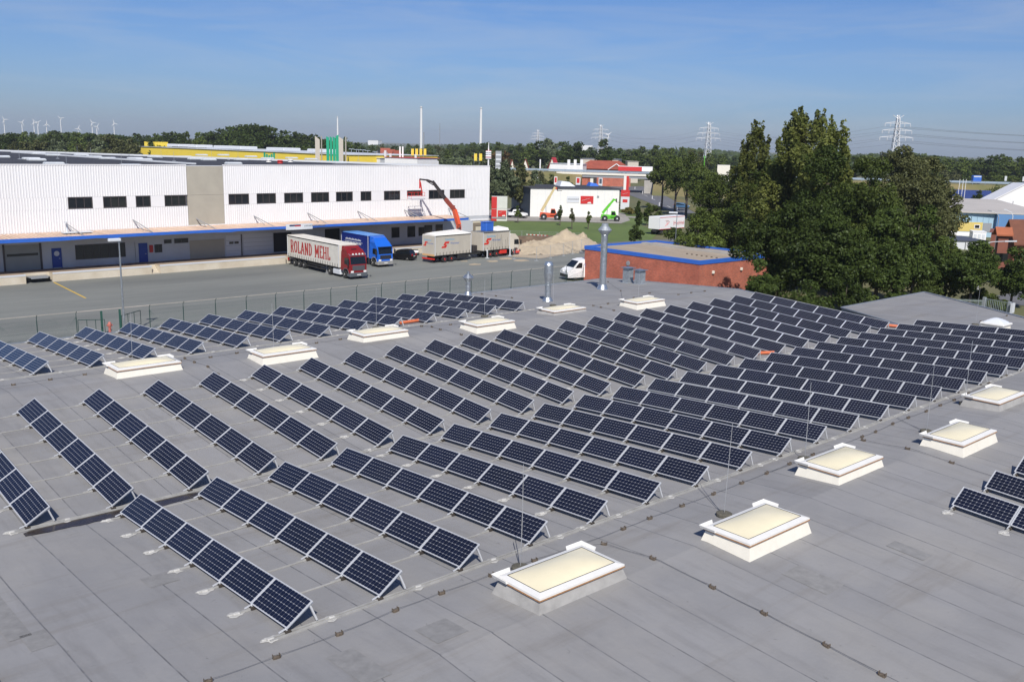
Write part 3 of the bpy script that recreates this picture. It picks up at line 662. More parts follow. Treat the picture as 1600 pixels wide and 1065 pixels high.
for i, (a, c) in enumerate(wu):
    if prev < a and not (prev < CU1 < a and prev < CU0):
        b = MB(); b.box(prev+.02,-.02,WZ0-.05,a-.03,.25,WZ1+.05); b.build('infill_panel', M['cladp'], wh)
    elif prev < CU1 < a:
        b = MB(); b.box(CU1,-.02,WZ0-.05,a-.03,.25,WZ1+.05); b.build('infill_panel', M['cladp'], wh)
    prev = c+.03
    b = MB(); f = .07; z0_, z1_ = WZ0, WZ1
    for q in ((a,z0_,c,z0_+f),(a,z1_-f,c,z1_),(a,z0_+f,a+f,z1_-f),(c-f,z0_+f,c,z1_-f)): b.box(q[0],-.02,q[1],q[2],.16,q[3])
    nm = 3 if c-a > 2.2 else 2
    for k in range(1,nm): x = a+(c-a)*k/nm; b.box(x-.03,.02,z0_+f,x+.03,.12,z1_-f)
    wn = b.build('window', M['wfr'], wh)
    for k in range(nm):
        b = MB(); x0, x1 = a+(c-a)*k/nm+.05, a+(c-a)*(k+1)/nm-.05; t_ = random.Random(i*7+k).uniform(-.03,.03)
        b.quad((x0,.07+t_*.3,z0_+.05),(x1,.07-t_*.3,z0_+.05),(x1,.07-t_*.3+t_*.4,z1_-.05),(x0,.07+t_*.3+t_*.4,z1_-.05)); b.build('pane', M['glass'], wn)
b = MB(); b.box(prev,-.02,WZ0-.05,prev+.4,.25,WZ1+.05); b.build('infill_panel', M['cladp'], wh)
ribbed(prev+.4, UR, WZ0-.06, WZ1+.06, 'cladding')
# blinds glimpsed in three windows
for i, (s0,s1) in ((0,(.35,.62)),(4,(.1,.25)),(9,(.5,.98))):
    a, c = wu[i]; b = MB(); b.quad((a+(c-a)*s0,.13,WZ0+.1),(a+(c-a)*s1,.13,WZ0+.1),(a+(c-a)*s1,.13,WZ1-.1),(a+(c-a)*s0,.13,WZ1-.1)); b.build('blind', M['lgrey'], wh)
# ground floor below the canopy
ZD = 1.05                                                   # loading dock
b = MB(); b.box(UL,-.0,ZD,UR,.3,ZC-.3); b.build('lower_wall', mat('canopy_shade_white', (.56,.58,.60), .6, c2=(.47,.48,.49), scale=.3, coord='World', stretch=(1,1,.3)), wh)  # wall white greyed in its colour to deepen the shade under the canopy
def gf(name, px0, py0, px1, py1, m, d=.05, parts=None):
    u0, z1_ = FU(px0,py0); u1, z0_ = FU(px1,py1); z0_ = max(z0_, ZD+.0); b = MB(); b.box(u0,-d,z0_,u1,.05,z1_); return b.build(name, M[m], wh), (u0,z0_,u1,z1_)
o, (u0,z0_,u1,z1_) = gf('roller_gate', 6,384,64,420,'ggate',.03)
b = MB()
for k in range(5): b.box(u0+.05,-.045,z0_+.1+k*(z1_-z0_)/5,u1-.05,-.031,z0_+(k+1)*(z1_-z0_)/5-.02)
b.build('gate_leaf', M['ggate'], o)
for ga, gb_ in ((u0-.18,u0),(u1,u1+.22)): b = MB(); b.box(ga,-.09,ZD,gb_,.06,z1_+.1); b.build('gate_post', M['wfr'], o)
b = MB(); b.box(u0+.2,-.06,z0_+(z1_-z0_)*.56,u1-.2,-.046,z0_+(z1_-z0_)*.66); b.build('gate_window', M['glass'], o)
for q in ((81,389,96.5,417),(217,381,230.5,409)):
    o, (u0,z0_,u1,z1_) = gf('door', *q, 'bdoor', .06)
    b = MB(); b.box(u1-.25,-.10,z0_+1.0,u1-.12,-.06,z0_+1.05); b.build('handle', M['alu'], o)
    b = MB(); b.box(u0-.07,-.08,ZD,u0,.06,z1_+.07); b.box(u1,-.08,ZD,u1+.07,.06,z1_+.07); b.box(u0,-.08,z1_,u1,.06,z1_+.07); b.build('door_frame', M['bdoor'], o)
    if q[0] == 81: b = MB(); b.lathe([(.30,-.0),(.30,.02)], 14); b.v = [(v[0]+(u0+u1)/2, -.062-v[2], v[1]+z1_-.55) for v in b.v]; b.f = [f[::-1] for f in b.f]; b.build('round_sign', M['lgrey'], o)
def gwin(px0,py0,px1,py1,n):
    u0, z1_ = FU(px0,py0); u1, z0_ = FU(px1,py1); b = MB(); f = .07
    for q in ((u0,z0_,u1,z0_+f),(u0,z1_-f,u1,z1_),(u0,z0_,u0+f,z1_),(u1-f,z0_,u1,z1_)): b.box(q[0],-.05,q[1],q[2],.05,q[3])
    for k in range(1,n): x = u0+(u1-u0)*k/n; b.box(x-.03,-.04,z0_,x+.03,.03,z1_)
    w_ = b.build('window', M['wfr'], wh)
    for k in range(n):
        b = MB(); x0, x1 = u0+(u1-u0)*k/n+.03, u0+(u1-u0)*(k+1)/n-.03; b.quad((x0,-.02,z0_+.03),(x1,-.02,z0_+.03),(x1,-.02,z1_-.03),(x0,-.02,z1_-.03)); b.build('pane', M['glass'], w_)
gwin(117,383,196.5,401,6); gwin(241,382,253.5,394,2); gwin(256,374.5,268,380,1); gwin(272,373,294,379,2)
for q in ((611.6,355.5,624,371),(636.6,353.6,648.5,370),(654,355,663,368),(663,352,675,365),(680.7,351,691.5,361)): gwin(*q,1)
gf('meter_box', 233,383,239,394,'red',.12)
o, _ = gf('downpipe', 210.3,378,212.3,411,'steel',.10)
gf('concrete_panel', 296,376,351.5,402,'concp',.04)
o, (u0,z0_,u1,z1_) = gf('sectional_door', 352.5,368,376,399,'lgrey',.035)
for k in (0,1):
    b = MB(); uu = u0+(u1-u0)*(.22+.36*k); zz = z0_+(z1_-z0_)*.58; b.cbox(uu,-.06,zz,uu+.62,-.036,zz+.32,.02); b.build('door_window', M['glass'], o)
for k in range(1,4): 
    b = MB(); zz = z0_+(z1_-z0_)*k/4; b.box(u0,-.045,zz-.02,u1,-.035,zz+.02); b.build('door_joint', M['steel'], o)
gf('gate_post', 376.3,366,378.6,399,'wfr',.09)
o, (u0,z0_,u1,z1_) = gf('sectional_door', 380,366,426,397,'lgrey',.03)
for k in range(1,5): b = MB(); zz = z0_+(z1_-z0_)*k/5; b.box(u0,-.04,zz-.015,u1,-.03,zz+.015); b.build('door_joint', M['ggate'], o)
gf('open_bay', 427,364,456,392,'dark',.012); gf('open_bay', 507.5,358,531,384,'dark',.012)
# loading dock
UB0, UB1 = FU(41,440,VD)[0], FU(83,438,VD)[0]; US0, US1 = FU(237.5,425,VD)[0], FU(250.5,425,VD)[0]; UT0, UT1 = FU(446.5,410,VD)[0], FU(446.5,410,VD)[0]+3.6; UDR = FU(700,375,VD)[0]
b = MB(); edges = [(UL,UB0),(UB1,US0),(US1,UT0),(UT1,UDR)]
for a, c in edges:
    b.box(a,-VD,0,c,-.3,ZD-.06)
b.box(UB0,-VD+1.3,0,UB1,-.3,ZD-.06); b.box(US0,-VD+1.6,0,US1,-.3,ZD-.06); b.box(UT0,-VD+.5,0,UT1,-.3,ZD-.06); b.box(UL,-.3,0,UR,.3,ZD-.06)
b.build('dock_wall', M['dockw'], wh)
b = MB()
for a, c in edges: b.box(a,-VD+.12,ZD-.06,c,-.0,ZD)
b.box(UB0,-VD+1.3,ZD-.06,UB1,0,ZD); b.box(US0,-VD+1.6,ZD-.06,US1,0,ZD); b.box(UT0,-VD+.5,ZD-.06,UT1,0,ZD)
b.build('dock_floor', M['dockf'], wh)
b = MB()
for a, c in edges: b.box(a,-VD-.03,ZD-.16,c,-VD+.12,ZD+.005)
b.build('dock_edge', M['lgrey'], wh)
b = MB(); b.box(UB0+.35,-VD-.05,.62,UB1-.35,-VD+1.3,.72); b.box(UB0+.5,-VD-.06,.50,UB1-.5,-VD-.04,.66); b.build('dock_leveller', M['steel'], wh)
b = MB(); b.box(UB0,-VD+.9,.0,UB1,-VD+1.28,.5); b.build('leveller_pit', M['dark'], wh)
for k in range(5): b = MB(); b.box(US0+.05,-VD+.32*k,0,US1-.05,-VD+1.58,.19*(k+1)); b.build('step', M['dockw'], wh)
# the canopy, its fascia and stays
VC, ZF = 5.0, 5.12
UCR = FU(731.5,348,VC)[0]; ns = int((UCR-UL)/.44)
cs = None
for k in range(ns):
    u = UL+(UCR-UL)*k/ns; d = (UCR-UL)/ns
    if cs is None:
        b = MB(); pr = [0,.10,.62,.72]; hz = [0,.05,.05,0]
        for j in range(3): b.quad((pr[j]*d,-VC+.05,ZF-.04+hz[j]),(pr[j+1]*d,-VC+.05,ZF-.04+hz[j+1]),(pr[j+1]*d,-.08,ZC+hz[j+1]),(pr[j]*d,-.08,ZC+hz[j]))
        cs = o = b.build('canopy_sheet', M['canopy'], wh)
    else: o = cs.copy(); COL.objects.link(o)
    o.location = (u,0,0)
b = MB(); b.add([(UL,-VC+.06,ZF-.16),(UCR,-VC+.06,ZF-.16),(UCR,-.06,ZC-.12),(UL,-.06,ZC-.12),(UL,-VC+.06,ZF-.06),(UCR,-VC+.06,ZF-.06),(UCR,-.06,ZC-.02),(UL,-.06,ZC-.02)], [(0,3,2,1),(4,5,6,7),(0,1,5,4),(1,2,6,5),(2,3,7,6),(3,0,4,7)]); b.build('canopy_deck', M['rustg'], wh)
us = [UL]+[FU(px,370,VC)[0] for px in (95,150,185,260,330,362,375,445,488,560,640)]+[UCR+.05]
for i, (a, c) in enumerate(zip(us[:-1], us[1:])):
    j0, j1 = [(.0,-.10),(-.10,.0),(0,-.10),(-.03,.0),(0,0),(.0,-.08),(-.06,.02),(0,0),(0,0),(0,0),(0,0),(0,0)][i]
    b = MB(); b.add([(a,-VC-.05,ZF-.30+j0),(c,-VC-.05,ZF-.30+j1),(c,-VC+.04,ZF-.30+j1),(a,-VC+.04,ZF-.30+j0),(a,-VC-.05,ZF+.04),(c,-VC-.05,ZF+.04),(c,-VC+.04,ZF+.04),(a,-VC+.04,ZF+.04)], [(0,3,2,1),(4,5,6,7),(0,1,5,4),(1,2,6,5),(2,3,7,6),(3,0,4,7)]); b.build('fascia', M['bluef'], wh)
for (px,py) in ((100,347),(207,343),(306,341),(396,337),(480,332.5),(558,329.5),(631,327.5),(700,325)):
    u, z_ = FU(px,py); b = MB(); b.tube([(u,-.1,z_),(u+.6,-VC+.6,ZF)], .055, 5); b.build('canopy_stay', M['steel'], wh); b = MB(); b.tube([(u,-.1,z_-.05),(u+.3,-2.4,ZC+.05)], .045, 5); b.build('canopy_stay', M['steel'], wh)
u0, z1_ = FU(447,357,VC+.1); u1, z0_ = FU(488.5,364.5,VC+.1); b = MB(); b.box(u0,-VC-.12,ZF-.46,u1,-VC-.06,ZF+.28); sg = b.build('sign_board', M['lgrey'], wh)
b = MB(); b.box(u0+.5,-VC-.135,ZF+.0,u0+2.2,-VC-.121,ZF+.20); b.build('sign_mark', mat('sign_navy',(.02,.03,.09),.5), sg)
b = MB(); b.box(u0+1.3,-VC-.140,ZF-.03,u0+2.2,-VC-.136,ZF+.10); b.build('sign_mark', M['red'], sg)
b = MB()
for k in range(15): b.box(u0+2.75+k*.22,-VC-.135,ZF-.10+.01*(k%3),u0+2.75+k*.22+.14,-VC-.121,ZF+.07+.03*((k*7)%3)/2)
b.build('sign_lettering', M['steel'], sg)
# niche at the right end
u0, z1_ = FU(739,345.5); u1, z0_ = FU(762,371); b = MB(); b.box(u0-.5,-.08,z1_+.05,u1+.05,.0,z1_+.3); b.build('niche_lintel', M['cladp'], wh)
b = MB(); b.box(u0,-.02,z0_,u1,.0,z1_); b.build('niche', mat('niche_back',(.55,.50,.38),.8), wh)
b = MB(); b.box(u0,-.12,z0_,u0+.5,-.02,z1_-.4); b.box(u0,-.14,z1_-.75,u1,-.02,z1_-.3); b.box(u0,-.10,z1_-2.1,u1,-.02,z1_-1.8); b.build('niche_frame', mat('niche_wood',(.22,.18,.13),.8), wh)
# roof lights, vents and rods on the dark roof
RL = sorted([(1.6,243.6),(48.7,246.5),(57,248.2),(84,254),(60,239),(83,241),(127,241),(147,244),(168,246),(211,241.7),(211,246.3),(225,248),(242,244),(205.6,257),(289,244),(305,247),(315,241.4),(326,248.3),(349,241.4),(364.6,254),(377,248),(392,243.8),(418,246.6),(455.6,246),(486,247.7),(531,253.2)])
rlm = None
for i, (px,py) in enumerate(RL):
    p = onz(px,py,ZG+ZT-.1); l_ = wl(p)
    if l_[1] < 1: continue
    if rlm is None:
        b = MB(); b.cbox(-1.2,-.6,0,1.2,.6,.22,.06); rlm = o = b.build('roof_light', M['roofsky'])
        b = MB(); b.cbox(-1.1,-.5,.22,1.1,.5,.30,.04); b.build('dome', M['domew'], o)
    else: o = copy_tree(rlm)
    o.location = (p.x,p.y,ZG+ZT-.34); o.rotation_euler = (0,0,WTH); o.scale = (1,1,1)
    tag(o, f'pale rooflight on the dark warehouse roof, {ORD[i]} from the left', 'rooflight', 'rooflights on the dark warehouse roof')
for i, (px,py) in enumerate(sorted([(30.5,249),(104,257),(90,248),(190,257),(142,243),(121,240),(252,247),(272,252),(331,249),(372,246),(433,250),(357,250),(560,251)])):
    p = onz(px,py,ZG+ZT-.34); l_ = wl(p)
    if l_[1] < .6: continue
    if 'ro' not in globals(): b = MB(); b.tube([(0,0,0),(0,0,1.5)], .018, 4); b.box(-.2,-.2,0,.2,.2,.1); ro = o = b.build('lightning_rod', M['rod'])
    else: o = ro.copy(); COL.objects.link(o)
    o.location = (p.x,p.y,ZG+ZT-.34); tag(o, f'thin lightning rod on the dark warehouse roof, {ORD[i]} from the left', 'lightning rod', 'rods on the warehouse roof')
for (px,py,lab,m) in ((420,251,'white roof vent left of the red one on the dark warehouse roof','white'),(454,251,'white roof vent right of the red one on the dark warehouse roof','white'),(437.7,253,'small red roof vent on the dark warehouse roof','red')):
    p = onz(px,py,ZG+ZT-.1); b = MB(); b.lathe([(.45,0),(.42,.25),(.55,.35),(.35,.5)], 10); tag(b.build('roof_vent', M[m], None, (p.x,p.y,ZG+ZT-.34)), lab, 'vent')
# pale flashing strip across the roof
a_, c_ = wl(onz(303,257,ZG+ZT-.34)), wl(onz(20,238.5,ZG+ZT-.34)); b = MB(); b.bar((a_[0],a_[1],ZT-.25),(c_[0],c_[1],ZT-.25),.7,.25); b.build('joint_flashing', M['lgrey'], wh)
# a bent white vent pipe on the canopy
u, z_ = FU(95,356); b = MB(); b.tube([(u,-2.,ZC+.1),(u,-2.,ZC+1.0),(u-.1,-2.2,ZC+1.25),(u-.3,-2.5,ZC+1.2)], .12, 8); b.box(u-.6,-2.8,ZC+.07,u+2.6,-1.6,ZC+.16); b.build('vent_pipe', M['lgrey'], wh)
# ================================================================== BRICK BUILDING
M['brick'] = mat('brick_wall', (.40,.085,.045), .85)
def brick_mat():
    mt = M['brick']; n = mt.node_tree.nodes; l = mt.node_tree.links.new; b = n['Principled BSDF']
    t = n.new('ShaderNodeTexCoord'); mp = n.new('ShaderNodeMapping'); s = n.new('ShaderNodeSeparateXYZ'); c = n.new('ShaderNodeCombineXYZ'); a = n.new('ShaderNodeMath'); a.operation = 'ADD'
    l(t.outputs['Object'], s.inputs[0]); l(s.outputs[0], a.inputs[0]); l(s.outputs[1], a.inputs[1]); l(a.outputs[0], c.inputs[0]); l(s.outputs[2], c.inputs[1])
    k = n.new('ShaderNodeTexBrick'); k.inputs['Scale'].default_value = 1; k.inputs['Brick Width'].default_value = .25; k.inputs['Row Height'].default_value = .0833; k.inputs['Mortar Size'].default_value = .008
    k.inputs['Color1'].default_value = (.52,.130,.070,1); k.inputs['Color2'].default_value = (.34,.080,.048,1); k.inputs['Mortar'].default_value = (.33,.22,.17,1); k.inputs['Bias'].default_value = -.1
    l(c.outputs[0], k.inputs['Vector']); z = n.new('ShaderNodeTexNoise'); z.inputs['Scale'].default_value = .6; z.inputs['Detail'].default_value = 9; l(t.outputs['Object'], z.inputs['Vector'])
    r = n.new('ShaderNodeMapRange'); r.inputs[1].default_value = .3; r.inputs[2].default_value = .7; r.inputs[3].default_value = .78; r.inputs[4].default_value = 1.15; l(z.outputs[0], r.inputs[0])
    x = n.new('ShaderNodeMixRGB'); x.blend_type = 'MULTIPLY'; x.inputs[0].default_value = 1; l(k.outputs['Color'], x.inputs[1]); l(r.outputs[0], x.inputs[2]); l(x.outputs[0], b.inputs['Base Color'])
    bp = n.new('ShaderNodeBump'); bp.inputs['Strength'].default_value = .5; bp.inputs['Distance'].default_value = .01; bp.invert = True; l(k.outputs['Fac'], bp.inputs['Height']); l(bp.outputs[0], b.inputs['Normal'])
brick_mat()
M['gravelr'] = mat('gravel_roof', (.40,.33,.25), .9, c2=(.30,.24,.18), scale=.35, coord='World', bump=.4, bscale=6, detail=10, stretch=(2.2,.4,1))
bb = thing('brick_building', 'low red brick building with a bright blue roof edge', 'building', (78,37.3,ZG))
BX, BY, BH = 13.6, 17.7, 4.3
b = MB(); b.box(0,0,0,BX,BY,BH-.42); b.build('wall', M['brick'], bb)
b = MB(); b.box(.22,.22,BH-.42,BX-.22,BY-.22,BH-.20); b.build('roof', M['gravelr'], bb)
b = MB()
for q in ((-.06,-.06,BX+.06,.22),(-.06,BY-.22,BX+.06,BY+.06),(-.06,.22,.22,BY-.22),(BX-.22,.22,BX+.06,BY-.22)): b.box(q[0],q[1],BH-.42,q[2],q[3],BH+.02)
b.build('roof_edge', M['bluef'], bb)
b = MB(); b.box(BX*.70,.5,BH-.20,BX*.70+.9,BY-1.0,BH+.05); b.build('roof_light_strip', M['conc'], bb)
for k in range(7): b = MB(); b.cbox(5.2+.05*k,1.6+k*.75,BH-.2,5.4+.05*k,1.8+k*.75,BH-.08,.03); b.build('roof_clip', M['block'], bb)
b = MB(); b.lathe([(.30,0),(.30,.05),(.2,.06)], 16); b.v = [(-v[2]-.0, v[1]+BY-7.2, v[0]+2.9) for v in b.v]; b.build('vent_grille', M['steel'], bb)
for (xx,) in ((2.2,),(7.6,)): b = MB(); b.cbox(xx,-.22,2.75,xx+.3,0,3.05,.03); b.build('wall_lamp', M['cream'], bb)
# ================================================================== FENCE, LAMP POST, STANDPIPE
M['green'] = mat('green_post', (.012,.045,.036), .5)
M['greenl'] = mat('green_cap', (.022,.085,.062), .5)
M['mesh'] = mat('fence_wire', (.05,.10,.085), .5)
YF = 54.2; FH = 2.0
fe = thing('wire_fence', 'green post and wire fence along the near side of the yard', 'fence', (0,YF,ZG+.02))
post = None; xs = [11.6,14.4,17.4]+[23.4+2.98*i for i in range(19)]
for x in xs:
    if post is None:
        b = MB(); b.tube([(0,0,0),(0,0,FH-.28)], .036, 6); b.tube([(0,0,FH-.28),(0,-.0,FH),(0,-.22,FH+.18)], .026, 5); post = o = b.build('post', M['green'], fe)
    else: o = post.copy(); COL.objects.link(o)
    o.location = (x,0,0)
b = MB()
for z_ in (.15,.75,1.35,FH-.3,): b.tube([(xs[0],0,z_),(17.4,0,z_)], .006, 3); b.tube([(23.4,0,z_),(xs[-1],0,z_)], .006, 3)
for z_, y_ in ((FH+.02,-.03),(FH+.15,-.19)): b.tube([(xs[0],y_,z_),(17.4,y_,z_)], .008, 3); b.tube([(23.4,y_,z_),(xs[-1],y_,z_)], .008, 3)
b.build('strand', M['mesh'], fe)
b = MB()
for (xa,xb) in ((xs[0],17.4),(23.4,xs[-1])):
    s_ = .16; n = int((xb-xa)/s_)
    for i in range(n):
        for sg_ in (-1,1):
            x0_ = xa+i*s_; x1_ = x0_+sg_*1.6
            x1_ = min(max(x1_,xa),xb)
            b.quad((x0_-.0035,.0,.12),(x0_+.0035,.0,.12),(x1_+.0035,.0,1.72),(x1_-.0035,.0,1.72))
tag(b.build('wire_mesh', M['mesh'], fe), kind='stuff')
gt = thing('swing_gate', 'pair of open green swing gate posts with bars in the yard fence', 'gate', (0,YF,ZG+.02))
for x in (19.4,20.9): b = MB(); b.box(x-.07,-.07,0,x+.07,.07,FH); b.build('gate_post', M['greenl'], gt)
for (xa,ya,xb,yb) in ((17.5,-.05,19.3,-1.0),(21.0,-.05,23.2,1.6)):
    b = MB()
    for z_ in (.25,1.45): b.bar((xa,ya,z_),(xb,yb,z_),.05)
    for t_ in (0,.33,.66,1): b.bar((xa+(xb-xa)*t_,ya+(yb-ya)*t_,.25),(xa+(xb-xa)*t_,ya+(yb-ya)*t_,1.45),.04)
    b.build('gate_leaf', M['green'], gt)
p = onz(172,519,ZG+.3); t = thing('standpipe', 'faded red standpipe hydrant by the yard fence', 'hydrant', (p.x,p.y,ZG+.02))
M['hyd'] = mat('faded_red', (.42,.13,.10), .6, var=.1, scale=4)
b = MB(); b.lathe([(.16,0),(.16,.05),(.11,.08),(.11,.75),(.16,.82),(.16,1.0),(.10,1.12),(.04,1.18)], 12); b.build('body', M['hyd'], t)
b = MB(); b.tube([(-.24,0,.88),(.24,0,.88)], .06, 8); b.tube([(0,-.22,.7),(0,0,.7)], .06, 8); b.build('outlet', M['hyd'], t)
p = Vector((20.55,52.3,ZG)); zt_ = zup(p, 374)
t = thing('yard_lamp', 'tall slim grey lamp post behind the back solar rows', 'street lamp', (p.x,p.y,ZG+.02)); hh = zt_-ZG
b = MB(); b.tube([(0,0,0),(0,0,hh-.1)], [.10,.055], 8); b.build('post', M['galv'], t)
b = MB(); b.cbox(-.85,-.16,hh-.14,.15,.16,hh+.08,.05); b.build('lamp_head', M['lgrey'], t)
# ================================================================== VEHICLES
M['tyre'] = mat('tyre', (.018,.018,.018), .85, var=.2, scale=6)
M['rim'] = mat('steel_rim', (.42,.41,.38), .45, .5, var=.15, scale=5)
M['rimred'] = mat('red_rim', (.55,.03,.02), .5)
M['chassis'] = mat('chassis', (.022,.022,.022), .7, var=.3, scale=4)
M['vglass'] = mat('vehicle_glass', (.008,.011,.013), .06, spec=.6)
M['lamp'] = mat('lamp_glass', (.75,.75,.72), .15)
M['tail'] = mat('tail_lamp', (.45,.01,.01), .25)
M['plate'] = mat('number_plate', (.72,.72,.68), .5)
def wheels(parent, xs_, y, r, w_, rim='rim', sides=(-1,1)):
    for x in xs_:
        for s in sides:
            b = MB(); b.wheel((x,s*y,r), r, w_, (0,1,0), 18); tw = b.build('wheel', M['tyre'], parent)
            b = MB(); yy = s*(y+w_/2)
            prof = [(.56,.005),(.52,-.02),(.30,-.05),(.24,.02),(.20,.035),(0.01,.04)]
            n = 14
            for rr, h in prof:
                for j in range(n): g = 2*math.pi*j/n; b.v.append((x+rr*r*math.cos(g), yy+s*h, r+rr*r*math.sin(g)))
            for i in range(len(prof)-1):
                for j in range(n):
                    q = (i*n+j, i*n+(j+1)%n, (i+1)*n+(j+1)%n, (i+1)*n+j); b.f.append(q if s < 0 else q[::-1]); b.mi.append(0)
            b.build('rim', M[rim], tw)
def cab(parent, x0, L_, W_, z0, H_, col, dark='chassis', roofbar=False, spoiler=True, grille='chassis', bumper=None, visor=False):
    # cab-over: x0 is its rear wall, front at x0+L_
    w = W_/2; x1 = x0+L_
    side = [(x0,z0+.45),(x0,z0+H_-.28),(x0+.35,z0+H_),(x1-.95,z0+H_-.05),(x1-.28,z0+H_*.74),(x1-.02,z0+H_*.40),(x1,z0+.30),(x1-.05,z0+.12),(x0+L_*.83,z0+.12),(x0+L_*.80,z0+.62),(x0+L_*.33,z0+.62),(x0+L_*.28,z0+.45)]
    b = MB(); n = len(side)
    yv = lambda x, z_: w-(.10 if z_ > z0+H_-.3 else 0)-(.13 if x > x1-.12 else 0)
    b.v = [(x,-yv(x,z_),z_) for x,z_ in side]+[(x,yv(x,z_),z_) for x,z_ in side]
    b.f = [tuple(range(n)), tuple(range(2*n-1,n-1,-1))]+[((i+1)%n,i,n+i,n+(i+1)%n) for i in range(n)]; b.mi = [0]*len(b.f)
    c = b.build('cab', col, parent)
    # windscreen lies on the raked front
    A, B_ = (x1-.28,z0+H_*.74), (x1-.02,z0+H_*.40)
    b = MB(); ww = w-.17; nx_, nz_ = (A[1]-B_[1]), (B_[0]-A[0]); l_ = math.hypot(nx_,nz_); nx_, nz_ = nx_/l_*.015, nz_/l_*.015
    L2 = lambda t_: (A[0]+(B_[0]-A[0])*t_+nx_, A[1]+(B_[1]-A[1])*t_+nz_)
    (xa,za),(xb,zb) = L2(.04), L2(.93)
    b.quad((xb,-ww,zb),(xb,ww,zb),(xa,ww-.05,za),(xa,-ww+.05,za)); b.build('windscreen', M['vglass'], c)
    for s in (-1,1):
        b = MB(); yy = s*(w+.006); q = [(x0+L_*.42,z0+H_*.42),(x1-.22,z0+H_*.42),(x1-.36,z0+H_*.68),(x0+L_*.42,z0+H_*.68)]
        q = [(x,yy,z_) for x,z_ in q]; b.poly(q if s < 0 else q[::-1]); b.build('side_window', M['vglass'], c)
        b = MB(); b.bar((x1-.25,s*(w),z0+H_*.66),(x1+.02,s*(w+.22),z0+H_*.66),.05); b.cbox(x1-.12,min(s*(w+.12),s*(w+.34)),z0+H_*.40,x1+.02,max(s*(w+.12),s*(w+.34)),z0+H_*.64,.03); b.build('mirror', M['black'], c)
        b = MB(); b.cbox(x1-.10,min(s*(w-.55),s*(w-.16)),z0+.26,x1+.02,max(s*(w-.55),s*(w-.16)),z0+.48,.02); b.build('headlight', M['lamp'], c)
        b = MB(); cx_, r_ = x0+L_*.565, .60; arc = [(cx_+r_*math.cos(a_),z0+.1+r_*math.sin(a_)) for a_ in [math.pi*k/10 for k in range(11)]]; arc2 = [(cx_+(r_+.09)*math.cos(a_),z0+.1+(r_+.09)*math.sin(a_)) for a_ in [math.pi*k/10 for k in range(11)]]
        ya, yb = sorted((s*(w+.02),s*(w-.35)))
        for (p0,p1,q1,q0) in zip(arc[:-1],arc[1:],arc2[1:],arc2[:-1]): b.prof([p0,p1,q1,q0], ya, yb)
        b.build('mudguard', M[dark], c)
    b = MB(); zz0, zz1 = z0+.52, z0+H_*.385
    for k in range(5): b.cbox(x1-.06,-w+.38,zz0+(zz1-zz0)*k/5,x1+.035,w-.38,zz0+(zz1-zz0)*(k+.72)/5,.012)
    b.build('grille', M[grille], c)
    b = MB(); b.cbox(x1-.22,-w+.02,z0-.22,x1+.06,w-.02,z0+.24,.06); b.cbox(x1-.7,-w,z0-.2,x1-.22,w,z0+.10,.05); bp = b.build('bumper', bumper or M[dark], c)
    b = MB(); b.box(x1+.061,-.26,z0-.06,x1+.068,.26,z0+.05); b.build('number_plate', M['plate'], bp)
    if roofbar:
        b = MB(); zz = z0+H_*.80; b.tube([(x1-.42,-w+.12,zz+.16),(x1-.22,-w+.10,zz),(x1-.22,w-.10,zz),(x1-.42,w-.12,zz+.16)], .035, 6); rb = b.build('light_bar', M['alu'], c)
        for k in range(4): b = MB(); b.wheel((x1-.20,-.66+k*.44,zz+.10),.11,.08,(1,0,0),12); b.build('spotlight', M['lamp'], rb)
    if visor: b = MB(); b.cbox(x1-.40,-w+.2,z0+H_*.74,x1+.02,w-.2,z0+H_*.78,.02); b.build('sun_visor', M['vglass'], c)
    return c
def boxbody(parent, x0, x1, W_, z0, z1, side, roofm, name='box_body', edge_m=None, ticks=True, tick_m='chassis'):
    w = W_/2; b = MB(); b.box(x0,-w,z0,x1,w,z1-.03); o = b.build(name, side, parent)
    b = MB(); b.add([(x0,-w,z1-.03),(x1,-w,z1-.03),(x1,w,z1-.03),(x0,w,z1-.03),(x0+.03,-w+.1,z1+.02),(x1-.03,-w+.1,z1+.02),(x1-.03,w-.1,z1+.02),(x0+.03,w-.1,z1+.02)], [(4,5,6,7),(0,1,5,4),(1,2,6,5),(2,3,7,6),(3,0,4,7)]); b.build('roof', roofm, o)
    b = MB(); e = .07
    for s in (-1,1):
        ya, yb = sorted((s*(w-.02),s*(w+.025))); b.box(x0,ya,z1-.16,x1,yb,z1-.06); b.box(x0,ya,z0-.06,x1,yb,z0+.03)
    b.build('side_rail', edge_m or M['black'], o)
    for s in (-1,1):
        for xx in (x0,x1-.09): b = MB(); ya, yb = sorted((s*(w-.02),s*(w+.03))); b.box(xx,ya,z0,xx+.09,yb,z1-.03); b.build('corner_post', M['lgrey'], o)
    if ticks:
        b = MB(); n = int((x1-x0)/.62)
        for s in (-1,1):
            for k in range(n):
                xx = x0+.35+k*(x1-x0-.7)/(n-1); ya, yb = sorted((s*(w+.004),s*(w+.03))); b.box(xx-.025,ya,z0-.02,xx+.025,yb,z0+.42)
        b.build('curtain_strap', M[tick_m], o)
    return o
